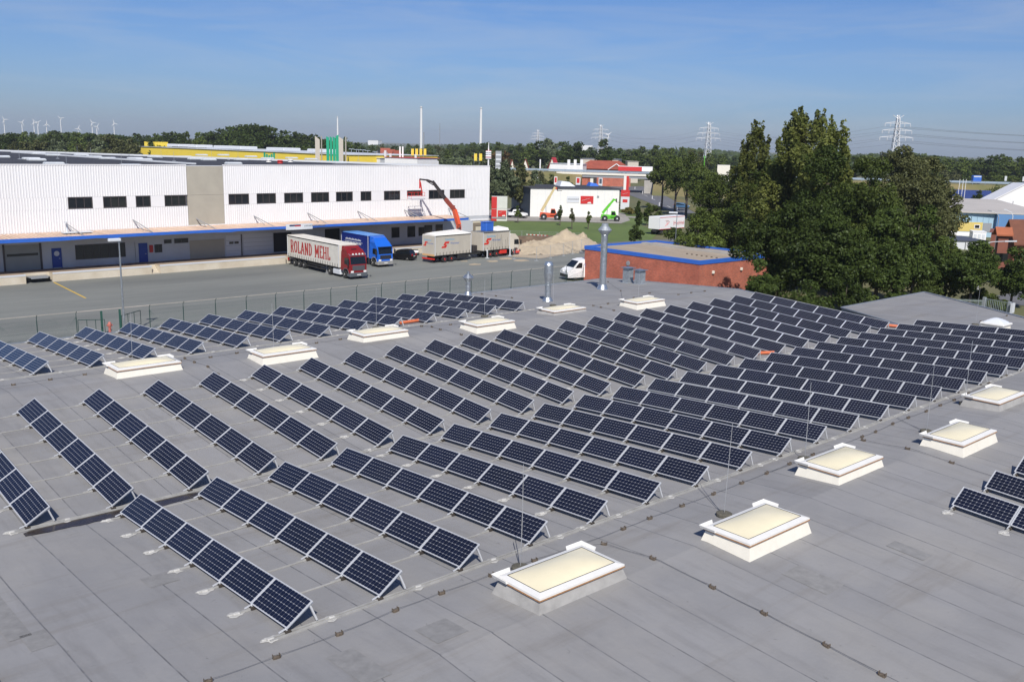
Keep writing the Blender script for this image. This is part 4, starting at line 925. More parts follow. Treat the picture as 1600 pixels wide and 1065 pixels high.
# slab-serif capitals, strokes in a 0..w x 0..1 box
def arcp(cx,cz,rx,rz,a0,a1,n=8): return [(cx+rx*math.cos(math.radians(a0+(a1-a0)*k/n)), cz+rz*math.sin(math.radians(a0+(a1-a0)*k/n))) for k in range(n+1)]
LET = {'R':(.62,[[(.12,0),(.12,1)],[(.02,1),(.3,1)]+arcp(.3,.75,.2,.25,90,-90)+[(.12,.5)],[(.3,.5),(.52,0)]],[(.0,.26,0),(.40,.62,0),(0,.2,1)]),
 'O':(.62,[arcp(.31,.5,.23,.47,0,360,16)],[]), 'L':(.52,[[(.14,1),(.14,0)],[(.02,.03),(.46,.03)],[(.46,0),(.46,.25)]],[(.0,.28,1)]),
 'A':(.66,[[(.08,0),(.33,1)],[(.33,1),(.58,0)],[(.18,.33),(.49,.33)]],[(0,.2,0),(.46,.66,0)]), 'N':(.68,[[(.13,0),(.13,1)],[(.13,1),(.55,0)],[(.55,0),(.55,1)]],[(.0,.26,0),(.44,.68,1),(0,.2,1)]),
 'D':(.62,[[(.13,0),(.13,1)],[(.02,.97),(.25,.97)]+arcp(.25,.5,.26,.47,90,-90,10)+[(.02,.03)]],[]), 'M':(.80,[[(.13,0),(.13,1)],[(.13,1),(.40,.25)],[(.40,.25),(.67,1)],[(.67,1),(.67,0)]],[(0,.26,0),(.54,.8,0),(0,.2,1),(.6,.8,1)]),
 'E':(.54,[[(.13,0),(.13,1)],[(.02,.97),(.47,.97)],[(.13,.5),(.36,.5)],[(.02,.03),(.49,.03)],[(.47,1),(.47,.8)],[(.49,0),(.49,.22)]],[]), 'H':(.68,[[(.13,0),(.13,1)],[(.55,0),(.55,1)],[(.13,.5),(.55,.5)]],[(0,.26,0),(.42,.68,0),(0,.26,1),(.42,.68,1)]), ' ':(.34,[],[])}
def slabtext(txt, ux, uz, o, h, length, off, m, parent, name='lettering', th=.165):
    # ux: unit vector along the text, uz: up, off: unit vector out of the surface
    tot = sum(LET[c][0]+.08 for c in txt)-.08; kx = length/tot; x = 0; par = None
    for c in txt:
        w_, st, ser = LET[c]; b = MB()
        P = lambda a, z_: o+ux*((x+a)*kx)+uz*(z_*h)
        k = 0
        def seg(p, q, t_):
            nonlocal k
            a_ = P(*p); c_ = P(*q); d = (c_-a_); n_ = d.normalized().cross(off)*(t_/2); e_ = off*(.012+.0009*(k % 9)); k += 1
            b.add([a_-n_+e_,c_-n_+e_,c_+n_+e_,a_+n_+e_], [(0,1,2,3)]); 
        for s in st:
            for p, q in zip(s[:-1], s[1:]): seg(p, q, th*kx*1.12 if abs(p[0]-q[0])*kx < abs(p[1]-q[1])*h else th*h*.55)
        for (a0,a1,z_) in ser: seg((a0,z_ if z_ == 0 else .96),(a1,z_ if z_ == 0 else .96), h*.075)
        if b.v: o2 = b.build(name, m, parent)
        x += w_+.08
M['rcab'] = mat('dark_red_cab', (.20,.012,.014), .3, var=.06, scale=2)
M['tarp'] = mat('white_tarp', (.68,.65,.58), .55, c2=(.58,.55,.48), scale=.8, coord='Object', bump=.3, bscale=1.5)
M['roofwh'] = mat('trailer_roof', (.74,.70,.62), .6, c2=(.60,.56,.49), scale=.6)
M['redlet'] = mat('red_letters', (.40,.02,.02), .5)
M['greyl'] = mat('dark_grey_paint', (.09,.10,.11), .45)
# --- articulated lorry with the red lettering
pF = onz(561,436.2); pR = onz(470,417.5); pFs = onz(546,436)
dirv = Vector((-.035,-1,0)).normalized(); yaw_ = math.atan2(dirv.y,dirv.x)
fc = Vector((pF.x,pF.y,0))
t = thing('articulated_lorry', 'red-cabbed articulated lorry with ROLAND MEHL lettering on its white trailer', 'lorry', (fc.x,fc.y,ZG+.02), yaw_)   # origin at the front bumper, forward = +x
cab(t, -2.25, 2.2, 2.46, .55, 2.95, M['rcab'], dark='greyl', roofbar=True, grille='greyl')
b = MB(); b.add([(-2.2,-1.1,3.35),(-1.0,-1.1,3.35),(-1.0,1.1,3.35),(-2.2,1.1,3.35),(-2.2,-1.05,3.88),(-1.75,-.95,3.86),(-1.75,.95,3.86),(-2.2,1.05,3.88)], [(4,5,6,7),(0,1,5,4),(1,2,6,5),(2,3,7,6),(3,0,4,7)]); b.build('roof_spoiler', M['rcab'], t)
b = MB(); b.cbox(-1.75,-.35,3.48,-1.1,.35,3.56,.03); b.build('roof_hatch', M['vglass'], t)
wheels(t, (-1.42,), 1.02, .50, .32); wheels(t, (-5.0,), .98, .50, .52)
b = MB(); b.box(-6.0,-.45,.55,-.6,.45,.85); b.build('tractor_frame', M['chassis'], t)
for s in (-1,1): b = MB(); ya, yb = sorted((s*.6,s*1.2)); b.cbox(-4.25,ya,.35,-2.45,yb,.95,.08); b.build('fuel_tank', M['lgrey'], t)
bx = boxbody(t, -16.3, -2.6, 2.5, 1.18, 3.98, M['tarp'], M['roofwh'], 'trailer_box')
b = MB(); b.box(-16.1,-.5,.75,-3.6,.5,1.12); b.box(-16.3,-1.2,.45,-16.15,1.2,.65); b.build('trailer_frame', M['chassis'], t)
wheels(t, (-11.9,-13.2,-14.5), 1.0, .48, .40)
for s in (-1,1):
    b = MB(); ya, yb = sorted((s*1.1,s*1.2)); b.box(-10.9,ya,.45,-6.4,yb,.62); b.box(-10.9,ya,.78,-6.4,yb,.92); b.build('side_guard', M['chassis'], t)
    b = MB(); b.box(-6.6,s*.8-.06,.05,-6.4,s*.8+.06,1.1); b.box(-6.75,s*.8-.15,.0,-6.25,s*.8+.15,.06); b.build('landing_leg', M['steel'], t)
slabtext('ROLAND MEHL', Vector((1,0,0)), Vector((0,0,1)), Vector((-15.35,-1.252,1.86)), 1.52, 10.6, Vector((0,-1,0)), M['redlet'], bx)
b = MB(); b.box(-16.32,-1.24,.6,-16.29,-.95,1.0); b.box(-16.32,.95,.6,-16.29,1.24,1.0); b.build('tail_lamp', M['tail'], t)
# --- blue box lorry
M['bcab'] = mat('bright_blue_cab', (.012,.12,.56), .3); M['bbox'] = mat('navy_box', (.008,.022,.17), .4, var=.06, scale=1); M['broof'] = mat('blue_roof', (.10,.27,.60), .5, var=.1, scale=.8)
p = onz(603,417.3); t = thing('box_lorry', 'blue lorry with a navy box backed up to the loading dock', 'lorry', (p.x,p.y,ZG+.02), yaw_)
b = MB(); b.add([(-2.2,-1.15,3.2),(-.9,-1.15,3.1),(-.9,1.15,3.1),(-2.2,1.15,3.2),(-2.2,-1.1,3.95),(-1.5,-.95,3.75),(-1.5,.95,3.75),(-2.2,1.1,3.95)], [(4,5,6,7),(0,1,5,4),(1,2,6,5),(2,3,7,6),(3,0,4,7)]); 
cab(t, -2.25, 2.2, 2.46, .55, 2.75, M['bcab'], dark='rim', grille='bluef' if 0 else 'chassis', bumper=M['rim'], visor=True)
b.build('roof_spoiler', M['bcab'], t)
bx = boxbody(t, -9.6, -2.4, 2.5, 1.1, 4.0, M['bbox'], M['broof'], ticks=False, edge_m=M['bbox'])
b = MB()
for k, (a0,a1,z_) in enumerate(((-8.2,-4.3,3.05),(-8.6,-4.0,2.55))):
    n = 16
    for j in range(n): b.box(-8.4+j*(4.2/n)+.0,-1.27,z_,-8.4+j*(4.2/n)+.18,-1.255,z_+.16+.05*((j*5+k)%3))
b.box(-8.6,-1.27,2.80,-3.9,-1.256,2.86); b.build('lettering', M['lgrey'], bx)
wheels(t, (-1.42,-7.2), 1.0, .50, .36)
b = MB(); b.box(-9.4,-.5,.6,-.6,.5,1.05); b.build('frame', M['chassis'], t)
b = MB(); b.cbox(-5.2,-1.2,.4,-3.6,-.7,1.0,.05); b.build('fuel_tank', M['greyl'], t)
# --- crane lorry and its drawbar trailer
M['ctarp'] = mat('cream_tarp', (.52,.48,.40), .6, c2=(.44,.40,.33), scale=.7, coord='Object', bump=.5, bscale=1.2, stretch=(1.6,1,.4)); M['ccab'] = mat('cream_cab', (.62,.57,.47), .4); M['cor'] = mat('crane_orange', (.62,.09,.03), .45, var=.1, scale=1); M['cdark'] = mat('crane_dark', (.035,.03,.03), .5); M['cred'] = mat('red_box', (.62,.03,.02), .4)
M['skyb'] = mat('sky_blue_ink', (.10,.38,.62), .5); M['mblue'] = mat('blue_ink', (.06,.15,.42), .5); M['tarpr'] = mat('white_top_sheet', (.78,.76,.70), .5, bump=.5, bscale=1)
pa, pb_ = onz(680,412), onz(797,399.5); dv = (pb_-pa); dv.z = 0; cl = dv.length; dv.normalize(); cy = math.atan2(dv.y,dv.x); nl = Vector((-dv.y,dv.x,0))
def word(parent, txt, x, z_, h, m, y=-1.262, k=.62, back=None):
    # printed word as flat letter shapes on the side tarpaulin
    cu = bpy.data.curves.new('t', 'FONT'); cu.body = txt; cu.size = h; o = bpy.data.objects.new('t', cu); COL.objects.link(o)
    dg = bpy.context.evaluated_depsgraph_get(); me = bpy.data.meshes.new_from_object(o.evaluated_get(dg)); bpy.data.objects.remove(o)
    vs = [Vector(v.co) for v in me.vertices]; fs = [tuple(p_.vertices) for p_ in me.polygons]; b = MB()
    if back is None: b.add([(x+v.x*k/.62,y,z_+v.y+v.x*.0) for v in vs], fs)
    else: b.add([(back,-(x+v.x*k/.62),z_+v.y) for v in vs], fs)
    return b.build('lettering', m, parent)
def logo(parent, x, z_, s, y=-1.263, back=None):
    b = MB(); sh = .35
    for q in ([(0,0),(.62,0),(.8,.5),(.5,.5),(.42,.28),(.08,.28)],[(.25,.42),(.55,.42),(.62,.68),(1.0,.68),(1.1,1.0),(.48,1.0)]):
        pts = [(x+a*s*1.5-.3*s,y,z_+c*s*.9) if back is None else (back,-(x+a*s*1.3),z_+c*s) for a,c in q]
        b.poly(pts)
    return b.build('emblem', M['cred'], parent)
# trailer: origin at its rear end, forward +x
fr = pa-dv*.1+nl*1.25
t = thing('drawbar_trailer', 'cream tarpaulin trailer coupled behind the crane lorry', 'trailer', (fr.x,fr.y,ZG+.02), cy)
TL = 7.2
bx = boxbody(t, 0, TL, 2.5, 1.05, 3.85, M['ctarp'], M['tarpr'], tick_m='chassis')
b = MB(); b.add([(.2,-1.1,3.87),(TL-.1,-1.1,3.87),(TL-.1,1.1,3.95),(.2,1.1,3.95),(.9,-.9,4.0),(TL-.6,-1.0,4.02),(TL-.9,.8,4.3),(1.4,.7,4.15)], [(4,5,6,7),(0,1,5,4),(1,2,6,5),(2,3,7,6),(3,0,4,7)]); b.build('folded_sheet', M['tarpr'], bx)
wheels(t, (2.0,3.35), 1.0, .48, .34, 'rimred'); b = MB(); b.box(.2,-.5,.55,TL,.5,1.02); b.box(TL,-.1,.6,TL+1.4,.1,.75); b.cbox(4.6,-1.2,.45,6.8,-.8,1.0,.04); b.build('frame', M['chassis'], t)
b = MB(); b.box(-.08,-1.22,.50,.05,1.22,.68); b.build('rear_bumper', M['cred'], t)
b = MB(); b.box(-.05,-1.2,.98,.0,1.2,1.22); b.build('tail_board', mat('pale_orange',(.6,.36,.16),.6), t)
word(bx,'Spedition',2.0,3.05,.48,M['skyb']); word(bx,'Wormser',3.0,2.50,.44,M['mblue']); logo(bx,1.55,2.05,.95)
word(bx,'Spedition',-.95,3.05,.40,M['skyb'],back=-.012); word(bx,'Wormser',-.35,2.62,.34,M['mblue'],back=-.012); logo(bx,-1.05,2.30,.62,back=-.012)
# lorry: origin at the rear frame end
fr2 = fr+dv*(TL+1.15)
LL = (pb_-fr2).dot(dv)+.1; LL = max(9.6, min(LL, 11.2))
t = thing('crane_lorry', 'cream tarpaulin lorry with an orange folding crane reaching up the warehouse wall', 'lorry', (fr2.x,fr2.y,ZG+.02), cy)
B0, B1 = 1.35, LL-2.4
bx = boxbody(t, B0, B1, 2.5, 1.1, 3.8, M['ctarp'], M['greyl'])
cab(t, LL-2.3, 2.25, 2.42, .5, 2.75, M['ccab'], dark='ccab', grille='ccab', bumper=M['cred'])
wheels(t, (LL-1.42,3.0,4.35), 1.0, .50, .36, 'rimred')
b = MB(); b.box(0,-.5,.6,LL-.5,.5,1.05); b.build('frame', M['chassis'], t)
b = MB(); b.cbox(5.1,-1.22,.45,B1-.6,-.75,1.0,.04); b.build('tool_box', M['cred'], t)
for xx in (2.1,B1-.1):
    b = MB(); b.box(xx-.07,-1.48,.12,xx+.07,-1.36,1.25); b.box(xx-.2,-1.62,0,xx+.2,-1.22,.10); b.bar((xx,-1.42,1.1),(xx,1.2,1.1),.16); b.build('outrigger', M['lgrey'], t)
b = MB()
for k in range(9): b.bar((B0+1.8+k*.42+.0,-1.262,1.15),(B0+1.7+k*.42+(.25 if k > 5 else 0)-(.55 if k in (6,) else 0),-1.262,1.9+1.7*(.35+.65*((k*37)%7)/7)),.025,.012)
b.build('tarp_crease_shade', M['cdark'], bx)  # thin dark bars drawn as the shade in the tarpaulin's folds
word(bx,'Spedition',B0+.75,3.0,.50,M['skyb']); word(bx,'Wormser',B0+1.9,2.42,.48,M['mblue']); logo(bx,B0+.45,1.98,1.0)
b = MB(); b.add([(B0+3.2,-1.1,3.83),(B1-.1,-1.15,3.83),(B1-.1,1.1,3.83),(B0+3.2,1.1,3.83),(B0+3.7,-.7,4.05),(B1-.2,-1.0,4.2),(B1-.3,.9,4.35),(B0+4.2,.8,4.25)], [(4,5,6,7),(0,1,5,4),(1,2,6,5),(2,3,7,6),(3,0,4,7)]); b.build('folded_sheet', M['tarpr'], bx)
# crane in world measures, then into the lorry's frame
Wm = Matrix.Translation((fr2.x,fr2.y,ZG+.02)) @ Matrix.Rotation(cy,4,'Z'); Wi = Wm.inverted()
cb = Wm @ Vector((.55,0,1.1)); d0 = depth(cb)
bask = onpl(652,304,WO+EV*2.3,EV); d1 = depth(bask)
def cp(x,y,s): return Wi @ at(x,y,d0+(d1-d0)*s)
K = [cp(719,398,0),cp(717,352,.02),cp(710,328,.12),cp(696,311,.25),cp(677,285,.62),cp(667,281.5,.8),cp(656,280,.97)]
b = MB(); b.cbox(.15,-.5,.9,.95,.5,1.9,.06); b.tube([K[0],K[1]], .26, 8); b.build('crane_column', M['cdark'], t)
b = MB(); b.bar(K[1]-Vector((0,0,2.2)),K[1],.52,.52); b.bar(K[1],K[2],.50,.60); b.build('main_boom', M['cor'], t)
b = MB(); b.bar(K[2],K[3],.42,.52); b.bar(K[2]+Vector((.3,.2,.5)),K[3]+Vector((.1,0,-.55)),.16); b.build('knuckle', mat('crane_rust',(.25,.05,.03),.5), t)
b = MB(); b.bar(K[3],K[3].lerp(K[4],.55),.36,.46); b.bar(K[3].lerp(K[4],.5),K[4],.28,.36); b.bar(K[3]+Vector((0,0,.35)),K[4]+Vector((0,0,.25)),.12); b.build('outer_boom', M['cdark'], t)
b = MB(); b.bar(K[4],K[5],.26,.30); b.bar(K[5],K[6],.18,.22); b.bar(K[4]+Vector((0,0,-.4)),K[5]+Vector((0,0,-.15)),.10); b.build('jib', M['cdark'], t)
bl = Wi @ bask; tip = K[6]; b = MB(); b.bar(tip,(tip.x,tip.y,bl.z+.9),.14); b.bar((tip.x+.1,tip.y,bl.z+1.9),(tip.x+.5,tip.y,bl.z+.1),.12); b.build('hanger', M['cred'], t)
eu = (Wi.to_3x3() @ EU); ev = (Wi.to_3x3() @ EV); Mb = Matrix((eu,ev,Vector((0,0,1)))).transposed().to_4x4(); Mb.translation = bl
b = MB(); b.box(-1.5,-.55,-.75,1.1,.55,-.62,0,Mb); b.build('basket_floor', M['lgrey'], t)
b = MB()
for (x_,y_) in ((-1.45,-.5),(-.2,-.5),(1.05,-.5),(-1.45,.5),(-.2,.5),(1.05,.5)): b.box(x_-.02,y_-.02,-.62,x_+.02,y_+.02,.35,0,Mb)
for z_ in (-.15,.32):
    for y_ in (-.5,.5): b.box(-1.45,y_-.015,z_-.015,1.05,y_+.015,z_+.015,0,Mb)
    for x_ in (-1.45,1.05): b.box(x_-.03,-.5,z_-.03,x_+.03,.5,z_+.03,0,Mb)
b.build('basket_rail', M['cred'], t)
b = MB(); b.box(-1.48,-.60,-.6,1.08,-.56,-.20,0,Mb); b.box(-1.48,.56,-.6,1.08,.60,-.2,0,Mb); b.build('basket_board', M['cladp'], t)
q = fr2+dv*(B0+2.35)+nl*.2; b = MB(); b.cbox(-.8,-.6,0,.8,.6,1.25,.08); tg = thing('blue_tank','bright blue plastic tank standing on top of the crane lorry','tank',(q.x,q.y,ZG+3.87),cy); b.build('body', M['bluef'], tg); b = MB(); b.cbox(-.86,-.66,1.25,.86,.66,1.32,.02); b.build('lid', M['bluef'], tg)
# ================================================================== TREES
def leaf_mat(name, c, c2, scale=.35, tr=.25):
    mt = bpy.data.materials.new(name); mt.use_nodes = True; n = mt.node_tree.nodes; l = mt.node_tree.links.new; n.clear()
    o = n.new('ShaderNodeOutputMaterial'); g = n.new('ShaderNodeNewGeometry'); oi = n.new('ShaderNodeObjectInfo')
    z = n.new('ShaderNodeTexNoise'); z.inputs['Scale'].default_value = scale; z.inputs['Detail'].default_value = 6; z.inputs['Roughness'].default_value = .7; l(g.outputs['Position'], z.inputs['Vector'])
    z2 = n.new('ShaderNodeTexWhiteNoise'); t = n.new('ShaderNodeAttribute'); t.attribute_name = 'leaf'; 
    a = n.new('ShaderNodeMath'); a.operation = 'MULTIPLY_ADD'; l(t.outputs['Fac'], a.inputs[0]); a.inputs[1].default_value = .55; l(z.outputs[0], a.inputs[2])
    rm = n.new('ShaderNodeMapRange'); rm.inputs[1].default_value = .35; rm.inputs[2].default_value = 1.15; l(a.outputs[0], rm.inputs[0])
    x = n.new('ShaderNodeMixRGB'); x.inputs[1].default_value = (*c2,1); x.inputs[2].default_value = (*c,1); l(rm.outputs[0], x.inputs[0])
    r2 = n.new('ShaderNodeMapRange'); r2.inputs[3].default_value = .75; r2.inputs[4].default_value = 1.25; l(oi.outputs['Random'], r2.inputs[0])
    m2 = n.new('ShaderNodeMixRGB'); m2.blend_type = 'MULTIPLY'; m2.inputs[0].default_value = 1; l(x.outputs[0], m2.inputs[1]); l(r2.outputs[0], m2.inputs[2])
    d = n.new('ShaderNodeBsdfDiffuse'); ts = n.new('ShaderNodeBsdfTranslucent'); gl = n.new('ShaderNodeBsdfGlossy'); gl.inputs['Roughness'].default_value = .45; gl.inputs['Color'].default_value = (.6,.65,.6,1)
    mx_ = n.new('ShaderNodeMixShader'); mx_.inputs[0].default_value = tr; mg = n.new('ShaderNodeMixShader'); mg.inputs[0].default_value = .012
    l(m2.outputs[0], d.inputs[0]); l(m2.outputs[0], ts.inputs[0]); l(d.outputs[0], mx_.inputs[1]); l(ts.outputs[0], mx_.inputs[2]); l(mx_.outputs[0], mg.inputs[1]); l(gl.outputs[0], mg.inputs[2]); l(mg.outputs[0], o.inputs[0])
    return mt
LM = {'dark': leaf_mat('leaf_dark', (0.076,0.107,0.024), (0.029,0.046,0.012)), 'mid': leaf_mat('leaf_mid', (0.116,0.149,0.033), (0.044,0.065,0.017)),
      'silver': leaf_mat('leaf_silver', (0.183,0.213,0.116), (0.073,0.098,0.046)), 'olive': leaf_mat('leaf_olive', (0.128,0.134,0.055), (0.055,0.063,0.024)),
      'poplar': leaf_mat('leaf_poplar', (0.165,0.177,0.044), (0.055,0.076,0.018)), 'yellow': leaf_mat('leaf_yellow', (0.177,0.152,0.037), (0.079,0.079,0.022)), 'brown': leaf_mat('leaf_brown', (0.159,0.098,0.037), (0.073,0.051,0.022))}
M['bark'] = mat('bark', (.09,.07,.055), .9, var=.3, scale=3, coord='World')
def leaves(ctr, nrm, size, rng, name, material, parent=None, aspect=.62):
    n = len(ctr); t = rng.normal(size=(n,3)); t -= (t*nrm).sum(1,keepdims=True)*nrm; t /= np.linalg.norm(t,axis=1,keepdims=True)+1e-9; bt = np.cross(nrm,t)
    s = (size*rng.uniform(.6,1.35,n))[:,None]; a = t*s; c = bt*s*aspect
    V = np.stack([ctr-a, ctr-c*.9+a*.1, ctr+a, ctr+c*.9+a*.1],1).reshape(-1,3)
    me = bpy.data.meshes.new(name); me.vertices.add(4*n); me.vertices.foreach_set('co', V.ravel().astype(np.float32))
    me.loops.add(4*n); me.loops.foreach_set('vertex_index', np.arange(4*n,dtype=np.int32)); me.polygons.add(n); me.polygons.foreach_set('loop_start', np.arange(0,4*n,4,dtype=np.int32))
    at_ = me.attributes.new('leaf','FLOAT','FACE'); at_.data.foreach_set('value', rng.random(n).astype(np.float32)); me.update(calc_edges=True); me.materials.append(material)
    o = bpy.data.objects.new(name, me); COL.objects.link(o)
    if parent is not None: o.parent = parent
    return o
def crown_points(rng, n, W, H, z0, kind):
    # clumps inside an envelope, leaves on the clumps' outer shells
    if kind == 'poplar': K = 46
    elif kind == 'small': K = 14
    else: K = 34
    cs, rs = [], []
    if kind == 'poplar':
        for q in range(46 if W > 7 else 26):
            h = (q+.5)/(46 if W > 7 else 26); env = min(1,(h/.30)**.6)*(max(0,1-h)**.45)*1.35; env = min(env,1)
            a = q*2.4+rng.normal()*.4; rr = rng.uniform(.35,1.0)**.6; bx_, by_ = rr*W*.40*env*math.cos(a), rr*W*.40*env*math.sin(a); zc = z0+(H-z0)*(.05+.88*h)
            for k in range(10):                              # a spray of shoots that leans out and points up
                u = k/9; g_ = W*.085*(.55+.6*(1-h)); r = g_*(1.1-.75*u)*(.7+.6*rng.random()); w2 = rng.normal(size=2)*g_*.8
                cs.append((bx_*(1+.22*u)+w2[0]*(1-.5*u), by_*(1+.22*u)+w2[1]*(1-.5*u), zc+(u-.45)*H*.12)); rs.append((r,r,r*1.5))
    else:
        big = []
        nb = 7 if kind == 'small' else 15
        for q in range(nb):
            d = rng.normal(size=3); d /= np.linalg.norm(d); qq = rng.random()**.45; h = d[2]*qq*.5+.5; wid = 1-.30*max(0,h-.55)/.45-.15*max(0,.25-h)/.25
            big.append((np.array((d[0]*qq*W*.34*wid, d[1]*qq*W*.34*wid, z0+(H-z0)*(.16+.70*h))), W*.17*rng.uniform(.75,1.25), H*.115*rng.uniform(.8,1.2)))
        big.append((np.array((W*.04*rng.normal(), W*.04*rng.normal(), H*.90)), W*.14, H*.10))
        for c, br_, bh_ in big:
            for k in range(9):
                d = rng.normal(size=3); d[2] = d[2]*.8+.25; d /= np.linalg.norm(d); f = rng.uniform(.7,1.3)
                cs.append(tuple(c+d*np.array((br_,br_,bh_)))); rs.append((W*.062*f,W*.062*f,W*.050*f))
        for c, br_, bh_ in big: cs.append(tuple(c)); rs.append((br_*.8,br_*.8,bh_*.8))
    K = len(cs)
    for k in range(0):
        if kind == 'poplar':
            h = rng.random()**.8; env = (math.sin(math.pi*min(1,.12+h*.86))**.7)*(1-.35*h); a = rng.random()*6.283; r = env*W*.40*rng.random()**.5
            cs.append((r*math.cos(a), r*math.sin(a), z0+(H-z0)*(.04+.90*h))); rs.append((W*.11*(.7+.6*rng.random()),)*2+(H*.075*(.8+.7*rng.random()),))
        else:
            d = rng.normal(size=3); d /= np.linalg.norm(d); q = rng.random()**.40; h = (d[2]*q*.5+.5)
            wid = 1-.28*max(0,h-.55)/.45-.20*max(0,.25-h)/.25
            cs.append((d[0]*q*W*.38*wid, d[1]*q*W*.38*wid, z0+(H-z0)*(.10+.78*h))); f = .7+.7*rng.random(); rs.append((W*.155*f,W*.155*f,W*.13*f))
    cs = np.array(cs); rs = np.array(rs); w_ = rs[:,0]*rs[:,2]; idx = rng.choice(K, n, p=w_/w_.sum())
    d = rng.normal(size=(n,3)); d[:,2] += .25; d /= np.linalg.norm(d,axis=1,keepdims=True)
    p = cs[idx]+d*rs[idx]*(.55+.62*rng.random((n,1))**.8)
    if kind == 'poplar': d = d*np.array([1,1,.6]); 
    nr = d+.55*rng.normal(size=(n,3)); nr /= np.linalg.norm(nr,axis=1,keepdims=True)
    return p, nr, cs
def make_tree(name, label, cat, seed, W, H, n, leaf, lm, kind='round', z0=None, trunk=True, group=None, limbs=5):
    rng = np.random.default_rng(seed); t = thing(name, label, cat, group=group); z0 = H*.14 if z0 is None else z0
    p, nr, cs = crown_points(rng, n, W, H, z0, kind); leaves(p, nr, leaf, rng, 'crown', LM[lm], t)
    b = MB(); r = max(.08, H*.018); b.tube([(0,0,-.1),(r*.3,0,H*.25),(-r*.3,r*.2,H*.55),(0,0,H*.85)], [r*1.25,r,r*.65,r*.15], 7); b.build('trunk', M['bark'], t)
    for k in range(limbs):
        c = cs[(k*7) % len(cs)]; b = MB(); b.tube([(0,0,H*(.22+.08*k)),(c[0]*.5,c[1]*.5,(H*(.26+.08*k)+c[2])/2),tuple(c)], [r*.5,r*.32,r*.1], 5); b.build('limb', M['bark'], t)
    return t
# prototypes for the far trees; each stands first where its own first copy is needed
FAR = {}
def far_tree(kind, var, base, H, W, label, group, rot):
    key = (kind, var)
    if key not in FAR:
        t = make_tree('tree', label, 'tree', 100+len(FAR), 1.0*10, 14, 3400, .40, kind, 'poplar' if var == 9 else 'round', z0=.9, limbs=0, group=group); FAR[key] = t
    else: t = copy_tree(FAR[key])
    t.location = base; t.rotation_euler = (0,0,rot); t.scale = (W/10,W/10,H/14); t['label'] = label
    if group: t['group'] = group
    return t
def ctrl(pts, x):
    for (xa,ya),(xb,yb) in zip(pts[:-1],pts[1:]):
        if xa <= x <= xb: return ya+(yb-ya)*(x-xa)/(xb-xa)
    return pts[-1][1]
rT = random.Random(11)
def band(x0, x1, step, tops, D0, D1, kinds, label, group, wob=4, wf=(.62,.95), minh=5):
    x = x0; k_ = 0
    while x < x1:
        D = rT.uniform(D0,D1); ty = ctrl(tops,x)+rT.uniform(-wob*.4,wob); b_ = gat(x,D); H = max(minh, zup(b_,ty)-ZG)
        far_tree(rT.choice(kinds), rT.randrange(3), b_, H, H*rT.uniform(*wf), f'{label}, {ORD[k_]} from the left', group, rT.uniform(0,6.28)); k_ += 1; x += step*rT.uniform(.65,1.35)
band(-25,560,13,[(-30,208),(100,206),(180,211),(260,207),(330,203),(370,194),(420,196),(445,204),(500,214),(545,218),(570,224)],420,520,['dark','dark','mid','dark'],'dark tree of the wood behind the white warehouse','trees of the wood behind the warehouse')
band(25,215,16,[(25,220),(90,216),(130,222),(175,208),(215,222)],330,380,['silver','olive','mid','olive'],'pale willow-like tree before the dark wood at the far left','pale trees before the dark wood')
band(545,790,17,[(545,224),(600,228),(660,226),(700,224),(790,222)],560,720,['mid','olive','dark','mid'],'distant green tree beyond the dark warehouse roof','distant trees beyond the warehouse roof')
band(640,800,13,[(640,240),(700,234),(760,240),(800,232)],400,480,['mid','olive','dark','brown','silver'],'tree behind the red and white sign pole','trees behind the sign pole')
band(690,775,15,[(690,246),(720,243),(775,246)],300,330,['silver'],'silvery willow beyond the right end of the warehouse roof','silvery willows beyond the warehouse')
band(790,1010,14,[(790,228),(830,222),(850,218),(880,222),(905,228),(930,228),(960,232),(1010,234)],460,560,['dark','mid','silver','dark','olive'],'tree of the green belt behind the road bridge','trees behind the road bridge')
band(990,1130,14,[(990,232),(1030,226),(1070,232),(1130,240)],430,520,['mid','silver','olive','mid'],'tree behind the street trees by the road','trees behind the street trees')
band(1110,1180,15,[(1110,242),(1180,240)],600,700,['dark','mid'],'distant tree seen left of the tall poplars','distant trees left of the poplars')
band(1305,1620,13,[(1305,244),(1360,240),(1390,234),(1430,238),(1470,246),(1520,248),(1560,242),(1620,243)],400,480,['dark','mid','silver','olive','mid'],'tree of the belt behind the right-hand embankment','trees behind the embankment')
band(1460,1620,18,[(1460,262),(1540,268),(1620,262)],345,375,['mid','olive','dark'],'lower tree just behind the embankment road','lower trees behind the embankment road')
for i,(x,y,D,k) in enumerate([(903,221,470,'dark'),(884,220,480,'dark'),(942,218,430,'dark'),(398,193,450,'dark'),(540,213,430,'dark')]):
    b_ = gat(x,D); H = zup(b_,y)-ZG; far_tree(k, i%3, b_, H, H*(.75 if i != 4 else .35), ['dark round-headed tree standing above the belt, second from the bridge signs','dark round tree beside the highest one of the belt','broad dark tree rising over the belt behind the red station roof','tallest tree of the dark wood behind the yellow store','slim dark cypress-like tree behind the green sign fins'][i], None, i*1.7)
    
